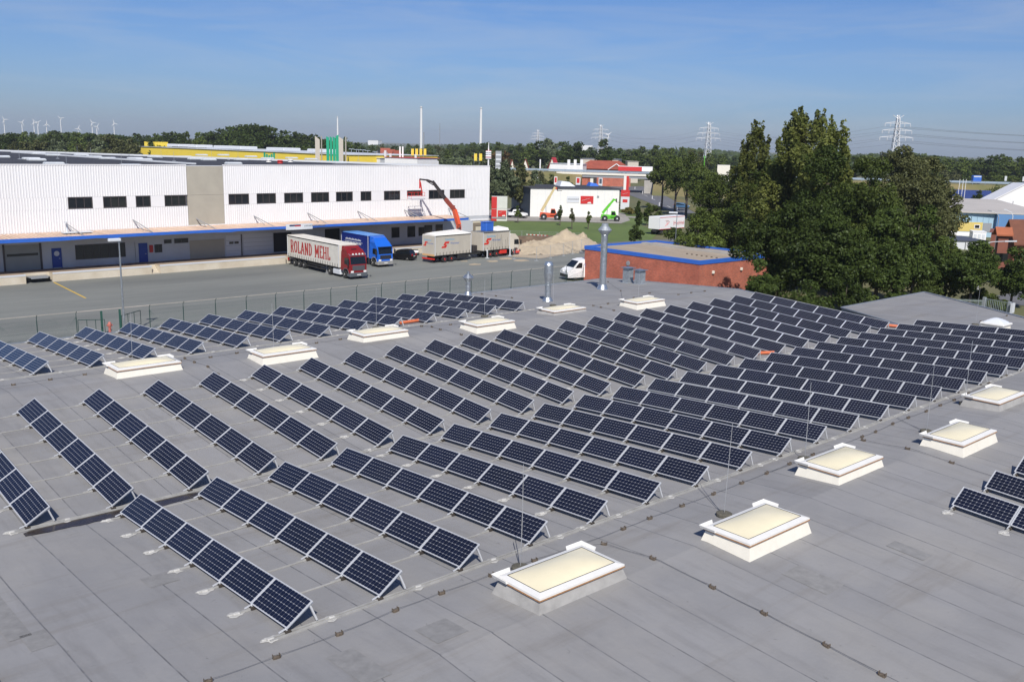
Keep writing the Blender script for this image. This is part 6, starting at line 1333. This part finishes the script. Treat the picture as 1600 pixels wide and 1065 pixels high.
# sand heap, trench and site fence
def heap(name, label, x, y, rx, ry, h, seed, rz):
    p = onz(x,y,ZG); rng = np.random.default_rng(seed); n = 40; b = MB(); ph = rng.uniform(0,6,8)
    for i in range(n+1):
        for j in range(n+1):
            u, v = 2*i/n-1, 2*j/n-1; r = math.hypot(u,v); e = 1+.12*math.sin(3*math.atan2(v,u)+ph[0])+.06*math.sin(7*math.atan2(v,u)+ph[1]); f = max(0,1-(r/e)**1.25); z = h*f*(1+.16*math.sin(6*u+ph[2])*math.cos(5*v+ph[3])+.08*math.sin(13*u+ph[4])*math.sin(11*v+ph[5]))+.10*rng.normal()*(f > .02); b.v.append((u*rx,v*ry,z-.05))
    b.f = [(i*(n+1)+j,(i+1)*(n+1)+j,(i+1)*(n+1)+j+1,i*(n+1)+j+1) for i in range(n) for j in range(n)]; b.mi = [0]*len(b.f); o = b.build(name, M['sand'], None, tuple(p), smooth=True); o.rotation_euler.z = rz; return tag(o,label,'sand heap')
heap('sand_heap','largest pale sand heap beside the crane lorry',882,387,6.4,4.4,2.7,1,R_(-30)); heap('sand_heap','low sand heap right beside the front of the crane lorry',842,394,6.2,3.8,2.0,2,R_(-30)); heap('sand_heap','small sand heap at the left of the brick building',909,386,3.2,3.0,2.1,3,0)
psheet('sand_spill', [(800,401),(845,404),(915,392),(930,382),(880,380),(805,388)], .05, 'sand')
rS = random.Random(8)
for x,y,wx,wy in ((742,413,9,1.4),(770,408,8,1.2),(790,404,9,1.6),(725,408,5,.8),(815,407,10,1.5)): psheet('sand_spill', [(x+wx*(1+.4*rS.random())*math.cos(k*.52),y+wy*(.6+.8*rS.random())*math.sin(k*.52)) for k in range(12)], .034, 'sand')
t = thing('earth_bank','dark earth bank of the trench behind the sand heaps','earth bank',tuple(onz(822,379,ZG)),R_(-35)); b = MB(); b.add([(-6,-2,-.05),(6,-2,-.05),(6,2,-.05),(-6,2,-.05),(-5,-.8,1.1),(4.5,-.9,1.3),(5,.8,1.2),(-5,.9,1.0)], [(4,5,6,7),(0,1,5,4),(1,2,6,5),(2,3,7,6),(3,0,4,7)]); b.build('bank', mat('dark_earth',(.13,.09,.06),.95,var=.3,scale=1,coord='World',bump=.6), t)
M['fencew'] = mat('site_fence_wire', (.45,.47,.48), .5, .4)
def sitefence(label, px, h):
    P_ = [onz(x,y,ZG) for x,y in px]; t = thing('site_fence',label,'fence',tuple(P_[0])); o0 = P_[0]; pm = None
    for a, c in zip(P_[:-1],P_[1:]):
        d = c-a; n = max(1,round(d.length/3.4))
        for k in range(n):
            q = a+d*(k/n)-o0
            if pm is None: b = MB(); b.tube([(0,0,0),(0,0,h)],.03,5); b.box(-.3,-.12,0,.3,.12,.12); pm = o = b.build('post', M['fencew'], t)
            else: o = pm.copy(); COL.objects.link(o)
            o.location = q
    b = MB()
    for z_ in [.15,h-.03]+[.15+(h-.2)*k/7 for k in range(1,7)]:
        for a, c in zip(P_[:-1],P_[1:]): b.tube([a-o0+Vector((0,0,z_)),c-o0+Vector((0,0,z_))], .014 if z_ in (.15,h-.03) else .004, 3, cap=False)
    for a, c in zip(P_[:-1],P_[1:]):
        n = int((c-a).length/.12)
        for k in range(n): q = a+(c-a)*(k/n)-o0; b.bar(q+Vector((0,0,.15)),q+Vector((0,0,h)),.006)
    tag(b.build('wire_mesh', M['fencew'], t), kind='stuff'); return t
sitefence('site fence of wire panels in front of the sand heaps', [(803,405),(838,408),(880,400),(921,391)], 2.0)
sitefence('site fence of wire panels behind the sand heaps along the lawn', [(770,377),(815,379),(870,381),(915,383)], 2.0)
t = thing('barrier_tape','red and white barrier tape along the lawn edge','barrier tape',tuple(onz(822,378,ZG))); a_, c_ = Vector((0,0,1.3)), onz(856,380,ZG)-onz(822,378,ZG)+Vector((0,0,1.3))
for k in range(12): b = MB(); b.bar(a_.lerp(c_,k/12),a_.lerp(c_,(k+1)/12-.004),.02,.14); b.build('stripe', M['redsign'] if k%2 else M['white'], t)
# ================================================================== FAR BUILDINGS, MASTS, RIGHT-HAND HALLS
M['yel'] = mat('yellow_fascia', (.80,.60,.07), .5, var=.03, scale=.2); M['gsign'] = mat('sign_green', (.02,.36,.20), .5, var=.06, scale=.3); M['beige'] = mat('beige_fin', (.52,.47,.40), .6)
t, L_, H = bldg('yellow_store','long flat store with a yellow fascia beyond the dark warehouse roof',217,538,0,0,228.5,45,M['yel'],M['lgrey'],'store',.4,D=(430,330))
H = 11.9
for k,(a_,w_) in enumerate(((.10,.07),(.22,.05),(.36,.14),(.62,.08),(.80,.06))): b = MB(); b.cbox(L_*a_,6,H,L_*(a_+w_),14,H+1.1,.2); b.build('roof_light', M['lgrey'], t)
b = MB(); b.box(L_*.0,3,H-.2,L_*.07,9,H+1.8); rh = b.build('roof_house', M['yel'], t); b = MB(); b.box(L_*.025,2.95,H+.5,L_*.058,2.99,H+1.4); b.build('window', M['vglass'], rh)
for k,hh in enumerate((2.2,1.5,1.1,1.6,2.2)): b = MB(); b.box(L_*.67+k*1.6,-.12,H-2.9,L_*.67+k*1.6+1.15,-.02,H-2.9+hh); b.build('emblem_bar', M['gsign'], t)
st = thing('green_sign_fins','row of tall green and beige sign fins beside the yellow store','sign',tuple(gat(518,322)),facing(gat(518,322)))
s_ = 322/F_PX; hz = zup(gat(518,322),213)-ZG
for k,(x0,x1,m_,sl) in enumerate(((493,500,'beige',1.2),(502,503.6,'beige',0),(510,514.5,'gsign',.5),(515.5,519,'gsign',.5),(520,524,'gsign',.6),(524.5,529,'gsign',-.6),(529,536,'beige',1.0),(539,540.8,'beige',0))):
    a_, c_ = (x0-518)*s_, (x1-518)*s_; b = MB(); b.add([(a_,-.4,0),(c_,-.0,0),(c_,.6,0),(a_,.2,0),(a_,-.4,hz),(c_,0,hz-sl),(c_,.6,hz-sl),(a_,.2,hz)], [(0,3,2,1),(4,5,6,7),(0,1,5,4),(1,2,6,5),(2,3,7,6),(3,0,4,7)]); b.build('fin', M[m_], st)
t, L_, H = bldg('grey_hall','low pale grey hall right of the green sign fins',558,594,0,0,245.5,20,M['lgrey'],M['lgrey'],'hall',D=(345,340))
t, L_, H = bldg('filling_station','white filling station canopy behind the warehouse roof',601,652,0,0,245,12,M['cladp'],M['redsign'],'filling station',D=(330,322))
for k in (.02,.18,.95): b = MB(); b.box(L_*k-.3,-.2,H-.1,L_*k+.3,.3,H+(2.2 if k < .1 else 1.2)); b.build('post', M['cladp'], t)
for i,(x,wp) in enumerate(((625,2.2),(629.3,2.2))): board('white_stele',['left of two tall white steles beyond the warehouse roof','right of two tall white steles beyond the warehouse roof'][i],'stele',x,229,250,wp,330,M['cladp'],.8,base=ZG)
for i,x in enumerate((549,557,560.5,567,574.5,586,602)):
    p = gat(x,360); hz = zup(p,[232.5,233.5,233.5,234,235,236.5,238][i])-ZG
    if i == 0: b = MB(); b.tube([(0,0,0),(0,0,1)],.10,5); b.box(-1.0,-.25,.985,1.0,.25,1.0); lm0 = o = b.build('car_park_lamp', M['galv'])
    else: o = lm0.copy(); COL.objects.link(o)
    o.location = tuple(p); o.scale = (1,1,hz); o.rotation_euler.z = facing(p); tag(o,f'T-shaped car park lamp beyond the warehouse roof, {ORD[i]} from the left','lamp','car park lamps beyond the roof')
for i,(x,m_) in enumerate(((642.5,'yel'),(649,'yel'),(655.5,'yel'),(662,'yel'),(741,'yel'),(749,'yel'))):
    D = 330 if i < 4 else 300; p = gat(x,D); hz = zup(p,232.5 if i < 4 else 240)-ZG; t = thing('banner_flag',['yellow banner flag, first from the white filling station','yellow banner flag, second from the white filling station','yellow banner flag, third from the white filling station','yellow banner flag, fourth from the white filling station','yellow banner flag left of the red and white sign pole','yellow banner flag right beside the red and white sign pole'][i],'flag',tuple(p),facing(p)); b = MB(); b.tube([(0,0,0),(0,0,hz+.3)],.06,5); b.build('pole', M['galv'], t); b = MB()
    for k in range(4): b.quad((.05+k*.22,.08*math.sin(k*2),hz-2.3),(.27+k*.22,.08*math.sin(k*2+2),hz-2.2),(.27+k*.22,.08*math.sin(k*2+2),hz),(.05+k*.22,.08*math.sin(k*2),hz))
    b.build('cloth', M[m_], t)
def house(label, x, yb, yt, wp, D, roofm, wallm='cream', rz=0, pitch=.45, zb=ZG, name='house'):
    p = gat(x,D); p.z = zb; w_ = wp*D/F_PX; zt = zup(p,yt)-zb; t = thing(name,label,'house',tuple(p),facing(p)+rz); e = zt*(1-pitch); d_ = w_*.8
    b = MB(); b.box(-w_/2,-d_/2,0,w_/2,d_/2,e-.02); b.add([(-w_/2,-d_/2,e-.02),(-w_/2,d_/2,e-.02),(-w_/2,0,zt-.15)],[(0,2,1)]); b.add([(w_/2,-d_/2,e-.02),(w_/2,d_/2,e-.02),(w_/2,0,zt-.15)],[(0,1,2)]); b.build('wall', M[wallm], t)
    b = MB(); o_ = .4
    for s in (-1,1): vs = [(-w_/2-o_,s*(d_/2+o_),e-.2),(w_/2+o_,s*(d_/2+o_),e-.2),(w_/2+o_,0,zt),(-w_/2-o_,0,zt)]; vs += [(x_,y_,z_+.2) for x_,y_,z_ in vs]; b.add(vs,[(0,1,2,3),(7,6,5,4),(0,4,5,1),(1,5,6,2),(3,2,6,7),(0,3,7,4)])
    b.build('roof', roofm, t)
    for k in (-.28,.22):
        b = MB(); b.box(w_*k-.5,-d_/2-.03,e*.45,w_*k+.5,-d_/2+.02,e*.45+1.1); b.build('window', M['vglass'], t)
    return t
for i,(x,yt,wp,D,m_) in enumerate(((602,232,13,520,'redroof'),(611,234,11,500,'redroof'),(620,235.5,12,480,'redroof'),(592,235,9,560,'droof'),(866,246.5,14,430,'redsign'),(822,249,12,430,'redroof'),(800,250,8,430,'redroof'))):
    house(['distant house with a red roof, left of the red-roofed group beyond the warehouse','distant red-roofed house in the middle of the group beyond the warehouse','distant red-roofed house next to the twin white steles','distant house with a dark roof left of the red-roofed group','house with a bright red roof behind the bridge railing','red-roofed house among trees left of the bright red roof','small red-roofed house nearest the warehouse corner trees'][i],x,0,yt,wp,D,M[m_],'cream',.3*i)
t, L_, H = bldg('distant_factory','long white factory on the horizon above the house group',575,591,0,0,219.2,30,M['cladp'],M['cladp'],'factory',D=(3000,2990))
t, L_, H = bldg('distant_factory','long white factory on the horizon behind the green belt',896,925,0,0,226.5,30,M['cladp'],M['cladp'],'factory',D=(3000,2990))
# chimneys, masts, turbines, pylons
def mast(name,label,cat,x,yt,D,r0,r1,m_):
    p = gat(x,D); hz = zup(p,yt)-ZG; t = thing(name,label,cat,tuple(p)); b = MB(); b.lathe([(r0,0),((r0+r1)/2,hz*.5),(r1,hz),(r1*.8,hz+.1)],14); b.build('shaft', M[m_], t); b = MB(); b.lathe([(r1*1.15,hz*.97),(r1*1.15,hz*.985)],14); b.build('band', M['steel'], t); return t
M['chim'] = mat('pale_chimney', (.72,.72,.70), .6)
mast('chimney','left of the two tall white chimneys on the horizon','chimney',658,166.5,1500,2.2,1.7,'chim'); mast('chimney','right of the two tall white chimneys on the horizon','chimney',750.8,168,1500,2.2,1.6,'chim'); mast('chimney','shorter white chimney above the green sign fins','chimney',528,182,1500,1.6,1.0,'chim'); mast('radio_mast','thin dark mast between the two white chimneys','mast',687,193,1400,.55,.4,'steel'); mast('chimney','stub chimney right beside the left tall white chimney','chimney',662,207,1500,1.0,.8,'steel')
for i,(x,yt) in enumerate(((9.5,187),(37,191.5),(55.5,191.5),(61.5,191.5),(75,194.5),(97.5,185.5),(124,201),(146,192),(153,198),(180,193),(948.5,211))):
    D = 2300 if i < 10 else 1700; p = gat(x,D); hz = zup(p,yt)-ZG; t = thing('wind_turbine',(f'white wind turbine on the left horizon, {ORD[i]} of ten from the left' if i < 10 else 'white wind turbine on the horizon behind the bridge'),'wind turbine',tuple(p),facing(p)+.25,'wind turbines on the horizon'); R0 = 11 if i < 10 else 9
    b = MB(); b.lathe([(1.3,0),(.75,hz)],8); b.build('tower', M['chim'], t); b = MB(); b.cbox(-1.0,-3.0,hz-.8,1.0,2.5,hz+1.2,.3); b.build('nacelle', M['chim'], t)
    for k in range(3):
        a_ = i*.9+k*2.094; e = Vector((math.cos(a_),0,math.sin(a_))); c = Vector((0,-3.9,hz+.3)); q = Vector((-e.z,0,e.x)); b = MB(); b.add([c+q*.7,c-q*.7,c+e*R0*.3-q*.4,c+e*R0,c+e*R0*.3+q*1.1,c+Vector((0,.4,0)),c+e*R0*.3+Vector((0,.4,0))], [(0,1,2,3,4),(0,4,6,5),(1,5,6,2),(2,6,3),(4,3,6)]); b.build('blade', M['chim'], t)
def pylon(label, x, yt, D, W_, arms, rz=.3, r_=.30):
    p = gat(x,D); H = zup(p,yt)-ZG; t = thing('power_pylon',label,'pylon',tuple(p),facing(p)+rz); b = MB(); wd = lambda z: (W_/2)*(1-.78*z/H); zz = [H*k/11 for k in range(12)]
    for sx in (-1,1):
        for sy in (-1,1): b.bar((sx*wd(0),sy*wd(0),0),(sx*wd(H*.95),sy*wd(H*.95),H*.95),r_*1.6)
    for a_, c_ in zip(zz[:-1],zz[1:]):
        for s in (-1,1): b.bar((-wd(a_),s*wd(a_),a_),(wd(c_),s*wd(c_),c_),r_); b.bar((wd(a_),s*wd(a_),a_),(-wd(c_),s*wd(c_),c_),r_); b.bar((s*wd(a_),-wd(a_),a_),(s*wd(c_),wd(c_),c_),r_)
    tag(b.build('lattice_tower', M['pyl'], t), kind='stuff'); tips = []
    for (f,wa) in arms:
        b = MB(); z_ = H*f
        for s in (-1,1):
            b.bar((0,0,z_),(s*wa,0,z_),r_*1.2); b.bar((0,0,z_+H*.035),(s*wa,0,z_),r_); 
            for k in range(1,5): b.bar((s*wa*k/5,0,z_),(s*wa*(k-.5)/5,0,z_+H*.035*(1-(k-.5)/5)),r_*.7)
            for q in (1,.55): b.bar((s*wa*q,0,z_),(s*wa*q,0,z_-2.2),r_*1.2); tips.append((s*wa*q,0,z_-2.2))
        b.build('cross_arm', M['pyl'], t)
    b = MB()
    for s in (-1,1): b.bar((0,0,H*.94),(s*W_*.55,0,H),r_*1.2)
    b.build('earth_wire_horn', M['pyl'], t); Mw = Matrix.Translation(p) @ Matrix.Rotation(facing(p)+rz,4,'Z'); return t, [Mw @ Vector(q) for q in tips]
M['pyl'] = mat('pylon_steel', (.60,.61,.62), .5, .3); M['cable'] = mat('power_cable', (.12,.13,.15), .5)
AR = [(.65,11),(.76,9.8),(.87,8.4)]
p1, t1 = pylon('largest lattice power pylon above the trees at right',1399,180,640,6.5,AR); p2, t2 = pylon('lattice power pylon left of the tall poplars',1106,191,820,6.5,AR); p3, t3 = pylon('small lattice power pylon behind the road bridge',938,195,1050,6.5,AR); p4, t4 = pylon('faintest small power pylon, left of the one behind the bridge',840,203,1400,6.5,AR,r_=.36)
off = Vector((CR.x,CR.y,0)).normalized()
tF = [q+off*320+Vector((0,0,14))-Vector((CF.x,CF.y,0))*120 for q in t1]
for nm_, ta, tb in (('from the largest pylon to the right',t1,tF),('between the largest pylon and the one left of the poplars',t1,t2),('between the two pylons left of the poplars',t2,t3),('between the two smallest pylons',t3,t4)):
    kc = 0
    for k, (a_, c_) in enumerate(zip(ta,tb)):
        if k % 2 == 1 and nm_ != 'from the largest pylon to the right': continue
        b = MB(); n = 18; sag = (c_-a_).length*.032; b.tube([a_.lerp(c_,i/n)-Vector((0,0,sag*4*(i/n)*(1-i/n))) for i in range(n+1)], .042, 4); tag(b.build('power_cable', M['cable']),f'power cable {nm_}, {ORD[kc]} from below','cable','power cables '+nm_); kc += 1
# sign pole by the warehouse corner, grey tower block
p = gat(763.5,245); hz = zup(p,237)-ZG; t = thing('sign_pole','white sign pole with red stripes above the right warehouse corner','sign',tuple(p),facing(p)); b = MB(); b.tube([(0,0,0),(0,0,hz),(0,0,zup(p,222)-ZG)],[.22,.2,.05],8); b.build('pole', M['cladp'], t)
for k in range(4): b = MB(); b.cbox(-.72,-.4,hz-.2-k*.55,.72,.4,hz+.2-k*.55,.05); b.build('sign_panel', M['cladp'] if k%2 == 0 else M['lgrey'], t)
b = MB(); b.box(-.73,-.41,hz-1.55,.73,.41,hz-1.40); b.box(-.73,-.41,hz+.2,.73,.41,hz+.28); b.build('sign_stripe', M['redsign'], t)
t, w_, h_, p = board('grey_tower','narrow grey panelled tower behind the sign pole','tower',778.5,236,262,9,300,M['steel'],4,base=ZG)
for k in range(5):
    b = MB(); b.box(-w_*.42,-2.04,h_*.50+k*h_*.10,w_*.42,-2.0,h_*.50+k*h_*.10+.5); b.build('panel_strip', M['lgrey'], t)
# beyond the bridge: red hipped roof, white gable, long roofs, lorry trailer
p = gat(946,400); w_ = 82*400/F_PX; z1_ = zup(p,251)-ZG; t = thing('red_roofed_shop','wide shop with a red hipped roof and a white-edged gable behind the bridge','shop',tuple(p),facing(p)); b = MB(); b.box(-w_/2,-6,0,w_/2,8,z1_-3.4); b.build('wall', M['brick'], t); b = MB(); b.add([(-w_/2-.6,-6.6,z1_-3.4),(w_/2+.6,-6.6,z1_-3.4),(w_/2+.6,8.6,z1_-3.4),(-w_/2-.6,8.6,z1_-3.4),(-w_/2+5,1,z1_),(w_/2-5,1,z1_)],[(0,1,5,4),(1,2,5),(2,3,4,5),(3,0,4),(0,3,2,1)]); b.build('roof', M['redroof'], t)
g0 = w_*.22; b = MB(); b.add([(g0-3.2,-7.4,z1_-3.5),(g0+3.2,-7.4,z1_-3.5),(g0,-7.4,z1_-1.2),(g0-3.2,-3,z1_-3.5),(g0+3.2,-3,z1_-3.5),(g0,-1,z1_-1.2)],[(0,1,2),(0,2,5,3),(1,4,5,2)]); gb = b.build('gable', M['redroof'], t); b = MB(); b.bar((g0-3.5,-7.5,z1_-3.6),(g0,-7.5,z1_-1.1),.3); b.bar((g0,-7.5,z1_-1.1),(g0+3.5,-7.5,z1_-3.6),.3); b.build('gable_edge', M['cladp'], gb)
bldg('grey_shop','long grey flat-roofed shop behind the red hipped roof',907,966,0,0,247.5,14,M['beige'],M['steel'],'shop',D=(440,436)); bldg('white_shop','low white shop with a long wall behind the bridge railing',860,908,0,0,255,10,M['cladp'],M['lgrey'],'shop',D=(390,386)); bldg('far_shed','small beige shed over the bridge near the street trees',981,998,0,0,252,10,M['beige'],M['beige'],'shed',D=(440,440))
for i,x in enumerate((888.5,898.5,908.5)): board('white_sign_board',f'white vertical sign board behind the bridge railing, {ORD[i]} of three','sign',x,249.5,261,4.2,372,M['cladp'],.3,base=ZG); 
for i,x in enumerate((844,)): board('white_stele','single white stele among the trees left of the bridge','stele',x,249,258,1.8,372,M['cladp'],.5,base=ZG)
pB = eb(993)+Vector((0,0,ZB))-en*6; t = thing('bridge_lorry','red and white lorry trailer crossing the road bridge','lorry',tuple(pB),math.atan2(ed.y,ed.x)); 
b = MB(); b.box(-6.5,-1.25,1.0,2.3,1.25,2.6); b.build('box_body', M['redsign'], t); b = MB(); b.box(2.3,-1.25,1.0,6.2,1.25,2.6); b.build('white_body', M['cladp'], t); b = MB(); b.box(-6.5,-1.27,2.6,6.2,1.27,2.75); b.build('roof', M['cladp'], t); wheels(t,(-5,-3.6,4.5),1.0,.5,.3); b = MB(); b.box(-6.3,-.5,.6,6,.5,1.0); b.build('frame', M['chassis'], t)
board('roadside_hall','cream hall front showing between the street trees and the poplars','hall',1130,258,273,19,330,M['cream'],8,base=ZG); p = gat(1102,300); t = thing('traffic_mast','thin green mast behind the street trees','mast',tuple(p)); b = MB(); b.tube([(0,0,0),(0,0,zup(p,244)-ZG)],.10,5); b.box(-.3,-.1,zup(p,246)-ZG,.3,.1,zup(p,244)-ZG); b.build('pole', M['lime'], t)
# right-hand halls
M['lblue'] = mat('pale_blue_cladding', (.33,.48,.58), .5, var=.05, scale=.3); M['mblue2'] = mat('mid_blue_cladding', (.10,.22,.42), .5, var=.05, scale=.3); M['yellow2'] = mat('yellow_cladding', (.62,.48,.14), .5); M['hroof'] = mat('pale_hall_roof', (.50,.46,.42), .7, c2=(.42,.39,.35), scale=.1, coord='World')
A, B_ = onz(1470,368,ZG), onz(1551,371,ZG); d = B_-A; th = math.atan2(d.y,d.x); Lb = d.length; Hb = zup(A,329.5)-ZG; k_ = (onz(1640,376,ZG)-A).length
t = thing('blue_hall','pale and mid blue industrial hall with a yellow band at right','hall',tuple(A),th); b = MB(); b.box(0,0,0,Lb,30,Hb-.2); b.build('wall', M['lblue'], t); b = MB(); b.box(Lb+.02,-1.2,0,k_,30,Hb-.25); b.build('blue_wall', M['mblue2'], t); b = MB(); b.add([(-.3,-.4,Hb-.2),(k_+.3,-1.5,Hb-.2),(k_+.3,33,Hb+1.0),(-.3,33,Hb+1.0),(-.3,-.4,Hb+.05),(k_+.3,-1.5,Hb+.05),(k_+.3,33,Hb+1.3),(-.3,33,Hb+1.3)],[(0,3,2,1),(4,5,6,7),(0,1,5,4),(1,2,6,5),(2,3,7,6),(3,0,4,7)]); b.build('roof', M['hroof'], t)
zy = lambda y: zup(A,y)-ZG
b = MB(); b.box(.2,-.08,zy(360),Lb*.78,-.01,zy(345.5)); b.build('yellow_band', M['yellow2'], t); b = MB(); b.box(Lb*.79,-.08,zy(360),Lb*.95,-.01,zy(346)); b.build('grey_panel', M['steel'], t); b = MB(); b.box(0,-.06,.1,Lb*.80,-.01,zy(361)); b.build('white_band', M['cladp'], t)
for k in range(1,9): b = MB(); b.box(Lb*k/9-.03,-.10,zy(345),Lb*k/9+.03,-.02,Hb-.3); b.build('panel_joint', M['mblue2'] if k == 4 else M['lblue'], t)
for (u_,y_) in ((.62,349),(.18,353)): b = MB(); b.box(Lb*u_,-.13,zy(y_+6),Lb*u_+1.1,-.09,zy(y_)); b.build('window_frame', M['cladp'], t); b = MB(); b.box(Lb*u_+.12,-.15,zy(y_+5.2),Lb*u_+.98,-.131,zy(y_+.8)); b.build('window', M['vglass'], t)
A = gat(1555,235); B_ = gat(1665,232); d = B_-A; th = math.atan2(d.y,d.x); L_ = d.length; e0 = zup(A,318)-ZG; e1 = zup(A.lerp(B_,.5),289)-ZG
t = thing('white_gabled_hall','big white gabled hall behind the blue hall at the right edge','hall',tuple(A),th); b = MB(); b.add([(0,0,0),(L_,0,0),(L_,0,e0),(L_/2,0,e1),(0,0,e0),(0,9,0),(L_,9,0),(L_,9,e0),(L_/2,9,e1),(0,9,e0)],[(0,1,2,3,4),(9,8,7,6,5),(1,6,7,2),(0,4,9,5)]); b.build('wall', M['cladp'], t); b = MB()
for (p_,q_) in (((-.4,e0-.1),(L_/2,e1+.1)),((L_/2,e1+.1),(L_+.4,e0-.1))): b.prof([p_,q_,(q_[0],q_[1]+.25),(p_[0],p_[1]+.25)],-.2,9.2)
b.build('roof', M['cladp'], t)
b = MB(); b.tube([(L_*.36,-.1,e0-2),(L_*.36,-.1,e0+.8)],.08,5); b.build('downpipe', M['steel'], t)
t = house('white house with dark blue panels on its roof near three flagpoles',1524,0,298,56,262,mat('blue_panel_roof',(.03,.05,.16),.3),'cladp',.15,.55); 
for i,x in enumerate((1506,1511.5,1516)): p = gat(x,225); tag(MB().tube([(0,0,0),(0,0,zup(p,280)-ZG)],[.09,.05],6).build('flagpole', M['cladp'], None, tuple(p)),f'white bare flagpole before the blue-roofed house, {ORD[i]} of three','flagpole','flagpoles before the blue-roofed house')
pB = eb(1536)+Vector((0,0,ZB))-en*5; t = thing('blue_lorry','small bright blue lorry on the embankment road at right','lorry',tuple(pB),math.atan2(ed.y,ed.x)); b = MB(); b.cbox(-1.4,-1.2,.5,1.4,1.2,2.9,.15); b.build('box_body', M['bluef'], t); b = MB(); b.box(-1.2,-1.22,2.35,1.2,-1.2,2.75); b.build('front_board', M['lgrey'], t); wheels(t,(-.8,.8),1.0,.45,.3)
for i,x in enumerate((1572,1600)): q = eb(x)+Vector((0,0,ZB))+en*2.2; t = thing('road_sign',['small pale road sign on the embankment, left of the edge one','pale road sign on the embankment at the right edge'][i],'sign',tuple(q),facing(q)); b = MB(); b.tube([(0,0,0),(0,0,1.6)],.06,5); b.build('post', M['galv'], t); b = MB(); b.box(-.35,-.05,1.5,.35,.05,3.1); b.build('panel', M['lgrey'], t)
t, L_, H = bldg('site_office','low grey container office with a dark blue roof edge before the blue hall',1489,1540,389.5,390.5,375,9,M['lgrey'],mat('office_roof',(.07,.08,.11),.7),'office',.25); b = MB(); b.box(L_*.50,-.06,H*.40,L_*.66,.0,H*.68); b.build('window', M['vglass'], t); b = MB(); b.tube([(L_*.36,-.1,0),(L_*.36,-.1,H-.2)],.08,5); b.build('downpipe', M['steel'], t)
t, L_, H = bldg('crate_stack','white stacked site cabins below the yellow band',1519,1540,375,376,361.5,4,M['cladp'],M['cladp'],'cabin',.05)
for k in range(3): b = MB(); b.box(L_*(.1+.3*k),-.05,H*.25,L_*(.1+.3*k)+L_*.2,.0,H*.7); b.build('window', M['lgrey'], t)
M['houseb'] = mat('house_brick', (.20,.07,.045), .85, var=.15, scale=1); 
t, L_, H = bldg('brick_shed','brown brick shed left of the orange-roofed house',1545,1575,396,398,362,8,M['houseb'],M['houseb'],'shed',.3)
house('brick house with a brown tiled roof cut by the right edge',1611,0,345,36,128,mat('brown_tiles',(.15,.055,.03),.8,var=.15,scale=1),'houseb',.7,.40)
house('small orange-tiled dormer house before the brown-roofed one',1585,0,357,15,120,M['orroof'],'houseb',.3,.10)
for i,(x,yb,yt,arm,D,lab) in enumerate(((1575,0,332,-1.6,150,'curved-arm street lamp in front of the mid blue hall'),(1597,0,330,-1.3,152,'curved-arm street lamp at the right edge before the blue hall'),(1556,0,369,3.0,104,'long white lamp arm rising out of the round dark tree'))):
    p = gat(x,D); hz = zup(p,yt+ (0 if i < 2 else 8))-ZG; t = thing('street_lamp',lab,'street lamp',tuple(p),facing(p)); m_ = M['steel'] if i == 0 else M['lgrey']; b = MB(); s = 1 if arm > 0 else -1; b.tube([(0,0,0),(0,0,hz-.8),(s*.3,0,hz-.2),(s*.9,0,hz),(arm*.75,0,hz+.15)],[.10,.07,.06,.05,.05],6); b.build('post', m_, t); b = MB(); b.bar((arm*.7,0,hz+.14),(arm*1.1,0,hz+.24),.28,.14); b.build('lamp_head', m_, t)
# gate and bar fence behind the grey wing
M['barf'] = mat('bar_fence', (.36,.42,.40), .5, .3)
P_ = [onz(1440,467,ZG+1.6),onz(1538,470,ZG+1.6),onz(1577,477,ZG+1.6)]; t = thing('bar_fence','grey-green bar fence running up to the gate behind the roof wing','fence',(P_[0].x,P_[0].y,ZG)); d = P_[1]-P_[0]; n = 50; pm = None
for k in range(n):
    if pm is None: b = MB(); b.box(-.015,-.015,.1,.015,.015,1.75); pm = o = b.build('bar', M['barf'], t)
    else: o = pm.copy(); COL.objects.link(o)
    q = d*(k/n); o.location = (q.x,q.y,0)
b = MB()
for z_ in (.25,1.6): b.bar((0,0,z_),(d.x,d.y,z_),.05)
b.build('fence_rail', M['barf'], t)
t = thing('bar_gate','grey bar gate between two pale posts behind the roof wing','gate',(P_[1].x,P_[1].y,ZG)); d = P_[2]-P_[1]
for k in range(14): b = MB(); q = d*((k+.5)/14); b.box(q.x-.02,q.y-.02,.15,q.x+.02,q.y+.02,1.9); b.build('bar', M['barf'], t)
b = MB(); b.bar((0,0,.2),(d.x,d.y,.2),.06); b.bar((0,0,1.85),(d.x,d.y,1.85),.06); b.build('gate_rail', M['barf'], t)
for q in (Vector((0,0,0)),d): b = MB(); b.cbox(q.x-.17,q.y-.17,0,q.x+.17,q.y+.17,2.0,.04); b.build('gate_post', M['galv2'], t)
q = d*1.14; b = MB(); b.box(q.x-.35,q.y-.1,.9,q.x+.30,q.y+.1,1.9); b.build('sign_board', M['lgrey'], t)
# thin air between us and the horizon
hz_ = MB(); hz_.box(-400,-600,ZG-1,6200,6200,95); hm = bpy.data.materials.new('haze'); hm.use_nodes = True; n = hm.node_tree.nodes; n.clear(); o_ = n.new('ShaderNodeOutputMaterial'); v_ = n.new('ShaderNodeVolumePrincipled'); v_.inputs['Density'].default_value = .00012; v_.inputs['Anisotropy'].default_value = .15; v_.inputs['Color'].default_value = (.86,.92,1,1); hm.node_tree.links.new(v_.outputs[0], o_.inputs['Volume'])
tag(hz_.build('haze', hm), kind='stuff')
